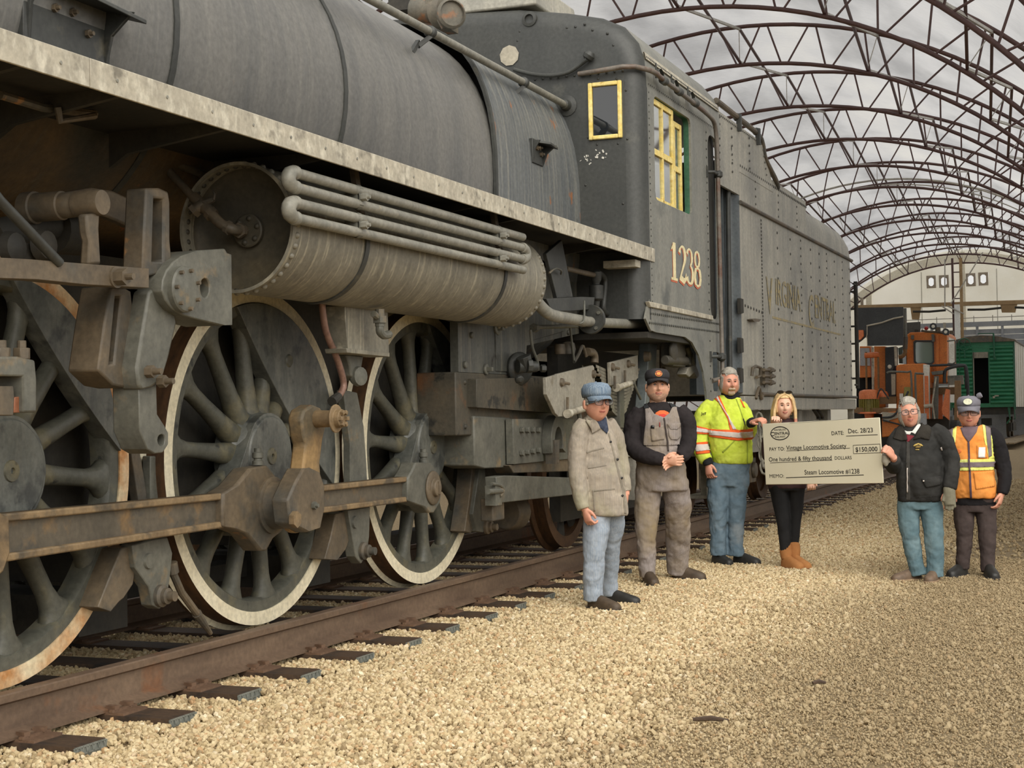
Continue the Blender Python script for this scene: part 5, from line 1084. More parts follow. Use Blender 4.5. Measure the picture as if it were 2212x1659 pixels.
q.cyl(p, p+V((0, .2, 0)), .03, n=8); q.tube([p-V((0, .0, .25)), p-V((-.02, 0, .55))], .03, 6); part('brake_wheel', q, M_gdk, bc)
q = MB().tube([PY(2146, 720, YC-.1), PY(2148, 772, YC-.1)], .035, 8); q.lathe([(.06, -.03), (.07, .05)], PY(2149, 774, YC-.1), (0, 0, 1), 8); q.tube([PY(2112, 721, YC-.1), PY(2147, 720, YC-.1)], .02, 6); part('vent_pipe', q, M_gdk, bc)
q = MB()
for px in (2062, 2072): q.tube([PY(px, 735, YC-.1), PY(px+2, 880, YC-.1)], .02, 6)
for py in range(745, 880, 22): q.tube([PY(2062, py, YC-.1), PY(2072, py, YC-.1)], .014, 6)
part('end_ladder', q, M_gdk, bc)
q = MB().box(PY(2153, 855, YC-.03), (.16, .05, .05)); q.box(PY(2147, 858, YC-.03), (.08, .05, .08)); part('white_bracket', q, M_skirt, bc)
for y in (YC+2, YC+4):
    for x in (-6.0, -4.56): b = MB().lathe([(.40, 0), (.42, .03), (.42, .12), (.2, .13)], (x, y, .255+.42), (1, 0, 0), 24); part('wheel', b, M_gear, bc)
b = MB(); b.span((-4.45, YC+1.4, .5), (-4.35, YC+4.6, .85)); b.box((-4.4, YC+2, .68), (.2, .3, .3)); b.box((-5.3, YC+1.2, .9), (.35, .9, .3)); part('truck_side', b, M_dark, bc)
q = MB().tube([PY(2178, 880, YC-.05), PY(2182, 905, YC-.05), PY(2175, 915, YC-.05)], .03, 6); q.tube([PY(2190, 870, YC-.05), PY(2193, 905, YC-.05), PY(2182, 906, YC-.05), PY(2181, 880, YC-.05)], .025, 6); part('corner_step', q, M_gdk, bc)
pk = thing('crossing_boards', 'weathered planks laid along the track at the right edge beyond the men', 'planks')
for k in range(4):
    b = MB().span((-4.36+.2*k, 56, .20), (-4.18+.2*k, 88, .245)); part('plank', b, mat('weathered_plank', (136, 118, 92), (156, 138, 110), .8, scale=2, stretch=(4, .4, 1)), pk)

# ------------------------------------------------------------------ orange track machine
M_or = mat('orange_machine_paint', (190, 104, 34), (208, 122, 48), .5, scale=3, c3=(150, 84, 40), t3=.66, s3=4, e3=.05, bump=.05)
M_or2 = mat('bright_orange_paint', (206, 110, 60), (220, 128, 78), .5, scale=6, bump=.05)
M_olive = mat('olive_motor_paint', (128, 118, 52), (148, 136, 66), .5, scale=8, bump=.05)
M_black2 = mat('black_rubber_sheet', (46, 48, 49), (58, 60, 60), .6, scale=2, bump=.03)
M_lamp = mat('pale_lamp_glass', (196, 192, 176), (226, 222, 206), .2, scale=20, bump=0)
M_redl = mat('red_lamp', (150, 30, 30), (168, 40, 38), .3, bump=0)
M_brownst = mat('brown_steel', (112, 84, 50), (130, 100, 64), .6, scale=4, bump=.05)
YM = 40.0
om = thing('track_machine', 'orange rail maintenance machine with square cab behind the tender', 'machine')
def mp(name, pts, dy, th, m, holes=(), bv=.0, par=None): return part(name, pxY(pts, YM+dy, th, holes), m, par or om, bevel=bv)
def mt(name, pts, dy, r, m, k=0, n=8):
    p = [PY(a, b_, YM+dy) for a, b_ in pts]; return part(name, MB().tube(smooth_path(p, k) if k else p, r, n), m, om)
cabm = mp('operator_cab', [(1958, 724), (1966, 718), (2040, 716), (2046, 722), (2046, 826), (1958, 828)], 0, 2.2, M_or, [[(1975, 740), (1979, 737), (2011, 737), (2015, 741), (2016, 781), (2012, 785), (1980, 785), (1976, 781)]], .02)
mp('window_seal', [(1973, 738), (1977, 735), (2013, 735), (2017, 740), (2018, 782), (2013, 787), (1979, 787), (1974, 782)], -.03, .05, M_black2, [[(1976, 741), (1980, 738), (2010, 738), (2014, 742), (2015, 780), (2011, 784), (1981, 784), (1977, 780)]], 0, cabm)
mp('pane', [(1975, 739), (2015, 739), (2016, 785), (1975, 785)], .03, .02, glass_mat('green_cab_glass', (120, 140, 128), .05, .05), (), 0, cabm)
mp('door_post', [(2022, 724), (2028, 724), (2029, 826), (2022, 826)], -.05, .06, M_or, (), .005, cabm)
x = PY(2045, 760, YM).x
b = MB().span((x, YM+.3, 2.60), (x+.03, YM+1.6, 3.25)); part('side_pane', b, M_whitecar, cabm)  # bright light on the side window painted as an off-white pane
b = MB().span((x, YM+.1, 1.6), (x+.035, YM+2.0, 2.5)); part('lit_side_panel', b, M_whitecar, cabm)  # lit side of the orange cab, its light painted in as off-white
mp('left_window', [(1940, 752), (1960, 745), (1960, 782), (1955, 786), (1942, 785)], .4, .05, glass_mat('green_side_glass', (104, 124, 116), .05, .05))
mp('cab_hinge', [(1968, 724), (1974, 724), (1974, 733), (1968, 733)], -.06, .05, M_gearg); mp('cab_hinge', [(2012, 722), (2018, 722), (2019, 738), (2013, 738)], -.06, .05, M_gearg)
bs = mp('black_sheet', [(1847, 665), (1951, 663), (1951, 746), (1874, 747), (1873, 725), (1862, 735), (1855, 740), (1847, 735)], -1.2, .06, M_black2)
mt('sheet_strap', [(1872, 704), (1905, 697), (1930, 688), (1951, 684)], -1.28, .02, M_skirt); mt('sheet_wire', [(1873, 704), (1873, 722), (1871, 730)], -1.28, .012, M_skirt)
mp('dark_screen', [(1957, 697), (1988, 695), (1988, 724), (1957, 727)], .3, .06, mat('dim_screen', (74, 74, 70), (86, 86, 80), .6)); mp('screen_box', [(1976, 712), (1984, 712), (1984, 724), (1976, 724)], .2, .1, M_dark)
mt('exhaust_stack', [(1954, 666), (1955, 720), (1957, 732)], -.6, .05, M_gearg); mt('exhaust_joint', [(1956, 728), (1955, 754)], -.6, .062, M_gear); mt('exhaust_elbow', [(1955, 754), (1955, 762), (1950, 769), (1941, 771)], -.6, .05, M_brownst, 4)
for px, py, r in ((2016, 705, .085), (2043, 717, .085), (1922, 792, .105)):
    p = PY(px, py, YM-.5); q = MB().lathe([(r*.6, .12), (r, .02), (r, -.02), (r*.85, -.02)], p, (0, 1, 0), 20); l_ = part('work_lamp', q, M_black2, om); q = MB().lathe([(r*.86, -.012), (0, -.03)], p, (0, 1, 0), 20); part('lamp_lens', q, M_lamp, l_)
for px, py, r in ((2001, 709, .055), (1941, 796, .075)):
    p = PY(px, py, YM-.4); q = MB().lathe([(0.001, -r), (r*.7, -r*.7), (r, 0), (r*.7, r*.7), (.001, r)], p, (0, 0, 1), 14); part('red_beacon', q, M_redl, om)
mt('lamp_bracket', [(1990, 714), (2000, 716), (2030, 718), (2050, 722)], -.3, .03, M_gear); b = MB().box(PY(2026, 712, YM-.3), (.12, .1, .12)); b.box(PY(2056, 718, YM-.3), (.1, .1, .08)); part('lamp_motor', b, M_gear, om); mp('lamp_plate', [(2037, 697), (2043, 697), (2044, 716), (2038, 716)], -.2, .03, M_skirt)
hd_ = mp('engine_hood', [(1936, 790), (1944, 787), (1996, 785), (2002, 790), (2002, 905), (1936, 905)], -1.0, 1.6, M_or, (), .02)
mp('hood_edge', [(1994, 787), (2006, 788), (2008, 905), (1996, 905)], -1.05, .25, M_whitecar, (), .01, hd_); mp('hood_rust', [(1997, 812), (2005, 812), (2007, 905), (1998, 905)], -1.08, .04, M_or2, (), .004, hd_)
mp('air_column', [(1912, 750), (1934, 748), (1935, 860), (1913, 860)], -.3, .5, M_black2, (), .02)
mt('white_pole', [(1934, 748), (1936, 790)], -.7, .035, M_skirt)
mp('mast', [(1888, 748), (1912, 748), (1913, 880), (1889, 882)], -.2, .5, M_or, (), .01); mp('mast', [(1857, 748), (1880, 748), (1881, 815), (1857, 816)], 0, .5, M_or, (), .01)
mp('mast_panel', [(1858, 752), (1878, 752), (1880, 790), (1858, 790)], -.03, .03, M_greyp)
mp('under_mast_shade', [(1850, 815), (1890, 815), (1890, 880), (1850, 880)], .3, .3, M_void)  # near-black block, shade under the mast put into the colour
mt('control_bar', [(1868, 768), (1899, 766)], -.8, .07, M_or2); 
for px in (1871, 1897): mt('lever', [(px, 760), (px, 770), (px+1, 840)], -.8, .025, M_brownst)
mt('white_rod', [(1885, 750), (1886, 842)], -.75, .03, M_skirt)
mp('orange_block', [(1853, 713), (1864, 713), (1865, 726), (1858, 734), (1853, 734)], -1.4, .12, M_or2)
p = PY(1877, 862, YM-1.2); q = MB().lathe([(.24, 0), (.245, .14), (.22, .2), (.12, .235), (0, .24)], p, (0, 0, 1), 28); mo = part('motor_cap', q, M_or2, om, bevel=0)
q = MB().lathe([(.20, 0), (.21, -.32)], p, (0, 0, 1), 24)
part('motor_body', q, M_olive, mo)
for k in range(22):
    a = k*2*pi/22; q = MB().box(p+V((.225*cos(a), .225*sin(a), -.16)), (.05, .012, .3), Matrix.Rotation(a, 3, 'Z')); part('cooling_fin', q, M_olive, mo)
q = MB().lathe([(.28, -.32), (.29, -.36), (.12, -.37), (.1, -.55)], p, (0, 0, 1), 20); part('motor_flange', q, M_or2, mo)
q = MB().lathe([(.13, -.1), (.13, .05), (.09, .12), (0, .14)], PY(1908, 856, YM-.9), (0, 0, 1), 18); part('small_motor', q, M_or2, om)
mp('deck_plate', [(1845, 880), (1935, 882), (1935, 892), (1845, 892)], -1.4, 1.0, M_brownst); mp('deck_side', [(1900, 858), (1936, 856), (1936, 872), (1900, 873)], -1.1, .5, M_brownst)
mp('fender', [(1905, 892), (1938, 888), (1942, 940), (1905, 945)], -1.6, .6, M_or, (), .02); mp('fender_top', [(1905, 890), (1940, 892), (1940, 902), (1908, 912)], -1.65, .1, M_skirt)
mp('lower_frame', [(1845, 892), (2050, 900), (2050, 960), (1845, 968)], -.4, .8, M_dark)
mt('hand_rail', [(1916, 806), (1924, 803), (1960, 804), (1968, 808), (1970, 880)], -1.5, .025, M_gearg, 3); mt('hand_rail', [(1979, 870), (1977, 812), (1981, 807), (1996, 808)], -1.5, .025, M_gearg, 3)
mp('hood_screen', [(1925, 808), (1934, 808), (1934, 852), (1926, 853)], -1.2, .06, M_winframe)
mt('roll_bar', [(2040, 828), (2041, 805), (2048, 796), (2078, 790), (2088, 800), (2092, 870)], -.8, .04, M_black2, 4); mt('roll_bar', [(2000, 790), (2076, 788), (2085, 796), (2087, 840)], -.6, .03, M_black2, 4)
mp('grey_pad', [(2011, 803), (2037, 800), (2036, 808), (2014, 810)], -.9, .5, M_gearg)
mp('striped_blade', [(2018, 812), (2027, 812), (2026, 905), (2012, 905), (2014, 860)], -.9, .1, M_gearg, (), .006); mt('blade_edge', [(2022, 815), (2014, 870), (2019, 905)], -1.0, .02, M_skirt)
mp('orange_chute', [(2043, 840), (2051, 842), (2050, 908), (2036, 895), (2034, 885)], -1.0, .2, M_or2, (), .008)
mp('brown_post', [(2062, 822), (2075, 822), (2076, 908), (2061, 908)], -1.1, .15, M_brownst, (), .01)
mp('cross_member', [(2008, 838), (2062, 836), (2062, 852), (2008, 852)], -.5, .3, M_brownst); mp('grille', [(2046, 812), (2080, 810), (2082, 830), (2048, 832)], -.6, .1, M_tank)
mt('mirror_frame', [(2046, 737), (2062, 735), (2064, 738), (2064, 782), (2058, 786), (2047, 785)], -.6, .018, M_gearg, 0); mp('mirror', [(2051, 744), (2062, 742), (2062, 775), (2051, 776)], -.62, .03, M_whitecar)
mp('yellow_drum', [(1953, 836), (1966, 836), (1967, 866), (1952, 866)], -1.3, .2, M_olive, (), .01); mp('pink_tin', [(1943, 850), (1951, 850), (1951, 862), (1943, 862)], -1.3, .15, M_whitecar); mp('grey_box', [(1985, 893), (2000, 893), (2001, 925), (1985, 926)], -1.6, .15, M_greyp)
mt('black_hose', [(1893, 862), (1902, 840), (1912, 850), (1920, 862)], -1.3, .018, M_black2, 4); mt('black_hose', [(1905, 902), (1930, 898), (1950, 870), (1962, 845)], -1.7, .025, M_black2, 4); mt('black_hose', [(1906, 907), (1935, 915), (1958, 921)], -1.7, .02, M_black2)
mt('side_rail', [(1996, 878), (2014, 876)], -1.2, .05, M_skirt); mp('red_panel', [(2008, 852), (2036, 852), (2036, 905), (2008, 905)], -.45, .1, M_or2)
for a_, b_ in ((2000, 915), (2060, 915)): 
    p = PY(a_, b_, YM+.2); q = MB().lathe([(.42, -.15), (.46, -.1), (.46, .1), (.42, .15)], V((p.x, p.y, .7)), (1, 0, 0), 24); part('machine_wheel', q, M_dark, om)
# ================================================================== PEOPLE
def cloth(name, c1=0, c2=0, weave=None, rough=.85, sc=7, **k):
    k.setdefault('grain', .05); return mat(name, c1, c2, rough, scale=sc, bump=k.pop('bump', .35), bscale=k.pop('bscale', 22), spec=.2, **k)
def skin(name, c, c2): return mat(name, c, c2, .5, scale=14, bump=.03, spec=.35, grain=.05)
M_eye = mat('eye_white', (226, 220, 210), (232, 226, 216), .2, bump=0); M_iris = mat('dark_iris', (52, 40, 32), (66, 52, 42), .2, bump=0)
M_lash = mat('dark_lash', (56, 42, 36), (66, 50, 42), .6, bump=0); M_lip = mat('lips', (176, 100, 88), (188, 112, 98), .4, bump=0); M_teeth = mat('teeth', (224, 216, 200), (232, 226, 212), .3, bump=0)
M_specs = mat('dark_spectacle_frame', (52, 40, 38), (64, 50, 46), .35, bump=0)
M_lens = glass_mat('spectacle_lens', (180, 184, 186), .02, .86)
M_stubble = mat('grey_stubble', (182, 142, 120), (202, 166, 142), .8, scale=60, bump=.3, bscale=200, grain=.12)
tex = bpy.data.textures.new('cloth_folds', 'CLOUDS'); tex.noise_scale = .11; tex.noise_depth = 2
tex3 = bpy.data.textures.new('creases', 'MARBLE'); tex3.noise_scale = .16; tex3.turbulence = 9; tex3.noise_depth = 3; tex3.marble_type = 'SHARP'
tex2 = bpy.data.textures.new('fine_folds', 'CLOUDS'); tex2.noise_scale = .05
G = lambda a, s: math.exp(-(a/s)**2)
def headpt(d, jaw=.26, fat=0.0, nose=1.0, off=0.0):
    x, y, z = d                                            # y = -1 looks out of the face
    f = max(0, -y)
    r = V((x*.076, y*.096, z*.118))
    if z < 0:
        k = (-z)**1.6; r.x *= 1-jaw*k+fat*.25*G(z+.55, .4); 
        if y > 0: r.y *= 1-.45*k
        else: r.y *= 1-.02*k
    if y < 0: r.y *= .95
    fx = x/max(f, .25)
    o = 0
    o += .007*G(z-.20, .10)*G(x, .5)*f                     # brow
    for sx in (-.36, .36): o -= .012*G(x-sx, .17)*G(z-.07, .11)*f
    o += .030*nose*G(x, .10)*(G(z+.20, .10)*.95+.55*G(z+.02, .16))*f
    for sx in (-.13, .13): o += .011*nose*G(x-sx, .07)*G(z+.25, .06)*f
    o += .007*G(x, .24)*G(z+.45, .055)*f+.007*G(x, .2)*G(z+.56, .05)*f-.006*G(x, .26)*G(z+.505, .028)*f
    o += .010*G(x, .20)*G(z+.80, .13)*f
    t = min(1, max(0, (-.22-z)/.36)); wz = G(z+.42, .17)
    for sx in (-1, 1): o -= .0055*wz*G(x-sx*(.17+.17*t), .05)*f; o -= .004*G(x-sx*.33, .12)*G(z+.10, .03)*f
    for sx in (-.48, .48): o += (.006+.01*fat)*G(x-sx, .2)*G(z+.18, .2)*f
    r.y -= o
    if off: r += V((d[0], d[1], d[2]*1.0)).normalized()*off
    return r
def dirs(nz=44, nx=56):
    rows = []
    for i in range(nz+1):
        t = -pi/2+pi*i/nz; rows.append([(sin(2*pi*j/nx)*cos(t), -cos(2*pi*j/nx)*cos(t), sin(t)) for j in range(nx)])
    return rows
DIRS = dirs()
class Fig:
    def __init__(s, label, root, headc, hs, yaw=0, pitch=0, roll=0, jaw=.26, fat=0., nose=1.0):
        p = PZ(root[0], root[1], 0); s.root = p; s.rx, s.ry = root
        s.s = FPX/proj(p)[2]; s.az = math.atan2(-p.x, p.y)
        s.o = thing('person', label, 'person', p, s.az)
        s.hc = s.L(*headc); s.hs = hs*1.0; s.jaw, s.fat, s.nose = jaw, fat, nose
        s.hm = Matrix.Rotation(R_(yaw), 3, 'Z') @ Matrix.Rotation(R_(pitch), 3, 'X') @ Matrix.Rotation(R_(roll), 3, 'Y')
        s.body = MB(); s.kids = []
    def L(s, px, py, d=0): return V(((px-s.rx)/s.s, d, (s.ry-py)/s.s))
    def H(s, p): return s.hc + s.hm @ (V(p)*s.hs)
    def hd(s, d, off=0): return s.H(headpt(d, s.jaw, s.fat, s.nose, off))
    def limb(s, mb, pts, r, n=14, k=4):
        P = [V(p) for p in pts]; sm = smooth_path(P, k); rr = []
        for i in range(len(P)-1):
            for j in range(k):
                a, b_ = r[i], r[i+1]; t = j/k
                a2 = a if isinstance(a, tuple) else (a, a); b2 = b_ if isinstance(b_, tuple) else (b_, b_)
                rr.append((a2[0]+(b2[0]-a2[0])*t, a2[1]+(b2[1]-a2[1])*t))
        e = r[-1]; rr.append(e if isinstance(e, tuple) else (e, e))
        mb.tube(sm, rr, n); return mb
    def rows(s, mb, R, ratio, d0=0, grow=0, sq=2.3):
        """stack of rounded sections given by image row and left/right edges: (py, xl, xr[, ratio[, depth]])"""
        lp = []; n = 28
        for q in R:
            py, xl, xr = q[:3]; ra = q[3] if len(q) > 3 else ratio; d = q[4] if len(q) > 4 else d0
            c = s.L((xl+xr)/2, py, d); a = (xr-xl)/2/s.s+grow; b_ = a*ra if len(q) < 6 else q[5]
            lp.append([c+V((a*math.copysign(abs(cos(t))**(2/sq), cos(t)), b_*math.copysign(abs(sin(t))**(2/sq), sin(t)), 0)) for t in [2*pi*k/n for k in range(n)]])
        o = len(mb.v); mb.sheet(lp, True); m = len(lp)
        mb.f += [tuple(o+k for k in range(n)), tuple(o+(m-1)*n+k for k in reversed(range(n)))]
        return mb
    def head(s):
        mb = MB(); mb.sheet([[s.hd(d) for d in row] for row in DIRS], True); s.body.add(mb.v, mb.f)
        for sx in (-1, 1):                                   # ears
            lp = []
            for w, rr_ in ((-.010, .6), (0, 1), (.012, 1.0), (.018, .7)):
                lp.append([s.H((sx*(.073+w), .012+.017*rr_*cos(t)+.3*w, -.005+.032*rr_*sin(t))) for t in [k*pi/7 for k in range(14)]])
            m2 = MB().sheet(lp, True); o = len(m2.v); m2.f += [tuple(range(14)), tuple(o-14+k for k in range(14))]; s.body.add(m2.v, m2.f)
    def hand(s, w, d, up, side, sc=1.0, curl=.5, spread=1.0, flex=None):
        """palm, four unequal bent fingers and a side thumb; d = direction of the palm, up = back of the hand, side = towards the thumb"""
        d, up = V(d).normalized(), V(up).normalized(); sd_ = V(side); sd_ = (sd_-d*sd_.dot(d)).normalized(); up = (up-d*up.dot(d)-sd_*up.dot(sd_)).normalized(); w = V(w)
        b = s.body; q = lambda a, c, e: w+(d*a+sd_*c+up*e)*sc
        fr = MB(); n = 14; lp = []
        for a, ww, hh in ((-.02, .026, .021), (.0, .027, .02), (.03, .034, .02), (.06, .040, .018), (.085, .041, .015), (.095, .036, .011)):
            lp.append([q(a, ww*cos(t), hh*sin(t)) for t in [2*pi*k/n for k in range(n)]])
        fr.sheet(lp, True); fr.f += [tuple(range(n)), tuple(len(fr.v)-n+k for k in range(n))]; b.add(fr.v, fr.f)
        c1 = flex if flex else (curl*.7, curl*1.15, curl*.8)
        for k, (c, ln) in enumerate(((.031, .90), (.0105, 1.0), (-.0105, .94), (-.031, .76))):
            a0 = 0; p = (.082, c, 0); pts = [q(.06, c*.9, 0), q(*p)]; x, z = .082, 0.
            for sl, cu in zip((.042, .028, .022), c1):
                a0 += cu; x += sl*ln*cos(a0); z -= sl*ln*sin(a0); pts.append(q(x, c*(1+.10*spread), z))
            b.tube(pts, [.0098*sc, .0098*sc, .0092*sc, .0084*sc, .0066*sc], 8)
        b.tube([q(.012, .022, -.004), q(.035, .046, -.012), q(.062, .056, -.022), q(.085, .054, -.03)], [.014*sc, .0125*sc, .0105*sc, .008*sc], 8)
    def finish_body(s, m, vox=.0048, stub=None):
        me = s.body.mesh('body', m, 0); o = ob('body', me, None)
        r = o.modifiers.new('r', 'REMESH'); r.mode = 'VOXEL'; r.voxel_size = vox
        sm = o.modifiers.new('s', 'SMOOTH'); sm.factor = .35; sm.iterations = 2
        dg = bpy.context.evaluated_depsgraph_get(); me2 = bpy.data.meshes.new_from_object(o.evaluated_get(dg)); bpy.data.objects.remove(o)
        # keep the largest connected surface
        me2.name = 'body'; me2.shade_smooth(); me2.materials.clear(); me2.materials.append(m)
        if stub:
            me2.materials.append(M_stubble); iv = s.hm.transposed()
            for p in me2.polygons:
                q = (iv @ (p.center-s.hc))/s.hs; d = V((q.x/.076, q.y/.096, q.z/.118))
                if d.length < 1.5 and stub(d.normalized()): p.material_index = 1
        return ob('body', me2, s.o)
    def garment(s, name, mb, m, vox=.009, fold=.012, label=None, smooth=3, size=None):
        me = mb.mesh(name, m, 0); o = ob(name, me, None)
        r = o.modifiers.new('r', 'REMESH'); r.mode = 'VOXEL'; r.voxel_size = vox
        sm = o.modifiers.new('s', 'SMOOTH'); sm.factor = .5; sm.iterations = smooth
        if fold:
            for t_, k in ((tex, fold*1.1), (tex3, fold*.75), (tex2, fold*.45)):
                dm = o.modifiers.new('f', 'DISPLACE'); dm.texture = t_; dm.strength = k; dm.texture_coords = 'LOCAL'; dm.mid_level = .5
        dg = bpy.context.evaluated_depsgraph_get(); me2 = bpy.data.meshes.new_from_object(o.evaluated_get(dg)); bpy.data.objects.remove(o)
        me2.name = name; me2.shade_smooth(); me2.materials.clear(); me2.materials.append(m)
        o = ob(name, me2, s.o)
        if label: o['label'] = label
        return o
    def decal(s, name, poly, target, m, off=.004, th=.003, par=None, res=.018, label=None, back=False):
        """a cloth piece traced in the picture and laid onto the garment it is sewn to"""
        pts = [s.L(a, b_, 0) for a, b_ in poly]; bm = bmesh.new()
        tri = tessellate_polygon([pts]); vs = [bm.verts.new((p.x, .5 if back else -.6, p.z)) for p in pts]
        for t in tri:
            try: bm.faces.new([vs[i] for i in t])
            except ValueError: pass
        for _ in range(6):
            ed = [e for e in bm.edges if e.calc_length() > res]
            if not ed: break
            bmesh.ops.subdivide_edges(bm, edges=ed, cuts=1, use_grid_fill=False); bmesh.ops.triangulate(bm, faces=[f for f in bm.faces if len(f.verts) > 3])
        me = bpy.data.meshes.new(name); bm.to_mesh(me); bm.free(); me.materials.append(m)
        o = ob(name, me, s.o)
        sw = o.modifiers.new('lay', 'SHRINKWRAP'); sw.target = target; sw.wrap_method = 'PROJECT'; sw.use_project_y = True; sw.use_negative_direction = back; sw.use_positive_direction = not back; sw.offset = off; sw.wrap_mode = 'ABOVE_SURFACE'
        dg = bpy.context.evaluated_depsgraph_get(); me2 = bpy.data.meshes.new_from_object(o.evaluated_get(dg)); bpy.data.objects.remove(o)
        kill = [v.index for v in me2.vertices if abs(v.co.y-(.5 if back else -.6)) < 1e-4]
        bm = bmesh.new(); bm.from_mesh(me2); bm.verts.ensure_lookup_table()
        if kill: bmesh.ops.delete(bm, geom=[bm.verts[i] for i in kill], context='VERTS')
        bm.normal_update()
        for f in bm.faces:
            if (f.normal.y > 0) != back: f.normal_flip()
        bmesh.ops.solidify(bm, geom=bm.faces[:], thickness=th) if bm.faces else None
        bm.to_mesh(me2); bm.free(); me2.name = name; me2.shade_smooth()
        o = ob(name, me2, par or s.o)
        if label: o['label'] = label
        return o
    def shell(s, name, m, mask, off=.012, noise_=.004, par=None, th=None, label=None, nz=44, nx=56, drop=None):
        mb = MB(); D = DIRS; idx = {}
        def pt(d):
            n_ = noise_*(mnoise.noise(V(d)*9)+.5*mnoise.noise(V((d[0]*30, d[1]*30, d[2]*6))))
            o = off(d) if callable(off) else off
            return s.hd(d, o+n_)
        for i in range(len(D)-1):
            for j in range(len(D[0])):
                q = [(i, j), (i, (j+1) % len(D[0])), (i+1, (j+1) % len(D[0])), (i+1, j)]
                c = V([sum(D[a][b_][k] for a, b_ in q)/4 for k in range(3)])
                if mask(c.normalized()):
                    f = []
                    for key in q:
                        if key not in idx: idx[key] = len(mb.v); mb.v.append(tuple(pt(D[key[0]][key[1]])))
                        f.append(idx[key])
                    mb.f.append(tuple(f))
        o = part(name, mb, m, par or s.o, smooth=80, label=label)
        sd_ = o.modifiers.new('thick', 'SOLIDIFY'); sd_.thickness = .010; sd_.offset = -1
        return o
    def strands(s, mb, paths, r=.006, off=(.004, .014, .012), wig=.05):
        rr = random.Random(len(mb.v)+5)
        for p in paths:
            q = [V(a)+V((rr.uniform(-wig, wig), rr.uniform(-wig, wig)*.4, rr.uniform(-wig, wig)*.6)) for a in p]
            sm = smooth_path(q, 4); n = len(sm)
            pts = []
            for i, d in enumerate(sm):
                t = i/(n-1)*(len(off)-1); a = min(int(t), len(off)-2); o = off[a]+(off[a+1]-off[a])*(t-a)
                pts.append(s.hd(d.normalized(), o+rr.uniform(-.001, .001)))
            mb.tube(pts, [r*(.5+1.0*math.sin(pi*(.12+.8*i/(n-1)))) for i in range(n)], 5)
        return mb
    def face(s, brow_m, smile=False, teeth=False, specs=False, eye_z=.07):
        for sx in (-1, 1):
            d = V((sx*.35, -.92, eye_z)).normalized(); c = s.hd(d, -.0035); mb = MB()
            u = s.hm @ V((1, 0, 0)); f = s.hm @ V((0, -1, 0)); w = s.hm @ V((0, 0, 1)); k_ = s.hs
            mb.sheet([[c+(u*.0125*cos(t)*r+w*.0062*sin(t)*r+f*(.0075*(1-r*r)))*k_ for t in [i*pi/7 for i in range(14)]] for r in (1, .6, .05)], True)
            e = part('eye', mb, M_eye, s.o, smooth=80)
            mb = MB().sheet([[c+(u*.0055*cos(t)*r+w*.0055*sin(t)*r+f*.0082)*k_ for t in [i*pi/6 for i in range(12)]] for r in (1, .02)], True); part('iris', mb, M_iris, e, smooth=0)
            lid = [s.hd(V((sx*(.35+a), -.92, eye_z+.075+b_)).normalized(), .001) for a, b_ in ((-.15, -.03), (-.08, .0), (0, .01), (.08, .0), (.15, -.035))]
            part('eyelid', MB().tube(lid, .0028*s.hs, 6), s.skinm, s.o, smooth=80)
            part('eyelash', MB().tube([p+(s.hm @ V((0, -.0022, -.0035)))*s.hs for p in lid], .0019*s.hs, 6), M_lash, s.o, smooth=80)
            br = [s.hd(V((sx*(.35+a), -.92, eye_z+.17+b_)).normalized(), .002) for a, b_ in ((-.20, -.03), (-.08, .02), (.06, .03), (.2, -.02))]
            part('eyebrow', MB().tube(br, [.003, .0045, .0045, .002], 6), brow_m, s.o, smooth=80)
        zl = -.5
        up = 0.045 if smile else 0
        ml = [s.hd(V((a, -.9, zl*.92+.0+up*(abs(a)/.25)**1.5+b_)).normalized(), .0012) for a, b_ in ((-.27, .01), (-.14, .025), (0, .015), (.14, .025), (.27, .01))]
        lo = [s.hd(V((a, -.9, zl*.92-.05-(.03 if teeth else 0)+up*(abs(a)/.25)**1.5+b_)).normalized(), .0015) for a, b_ in ((-.26, .045), (-.13, .0), (0, -.01), (.13, .0), (.26, .045))]
        l_ = part('lips', MB().tube(smooth_path(ml, 3), [.0022]+[.0036]*11+[.0022], 6).tube(smooth_path(lo, 3), [.0022]+[.0042]*11+[.0022], 6), M_lip, s.o, smooth=80)
        if teeth:
            mb = MB().sheet([[p+(s.hm @ V((0, -.0005, 0))) for p in ml], [p+(s.hm @ V((0, -.0005, 0))) for p in lo]]); part('teeth', mb, M_teeth, l_, smooth=80)
        if specs: s.specs(eye_z)
    def specs(s, eye_z=.07, m=None, wide=.028, h=.020):
        m = m or M_specs; g = None
        cs = []
        for sx in (-1, 1):
            c = s.H((sx*.036, -.108, .118*eye_z-.003)); cs.append(c); u = s.hm @ V((1, 0, 0)); w = s.hm @ V((0, 0, 1)); k = s.hs
            loop = [c+(u*wide*math.copysign(abs(cos(t))**.7, cos(t))+w*h*math.copysign(abs(sin(t))**.7, sin(t)))*k for t in [i*pi/10 for i in range(20)]]
            if g is None: g = ob('spectacles', MB().tube(loop, .0022, 6, closed=True).mesh('spectacles', m, 80), s.o)
            else: part('rim', MB().tube(loop, .0022, 6, closed=True), m, g)
            part('lens', MB().add(loop, [tuple(range(20))]), M_lens, g, smooth=0)
            part('temple', MB().tube([s.H((sx*.064, -.106, .012)), s.H((sx*.078, -.06, .012)), s.H((sx*.082, .01, .01))], .002, 6), m, g)
        part('bridge', MB().tube([s.H((-.010, -.110, .012)), s.H((0, -.116, .016)), s.H((.010, -.110, .012))], .002, 6), m, g)
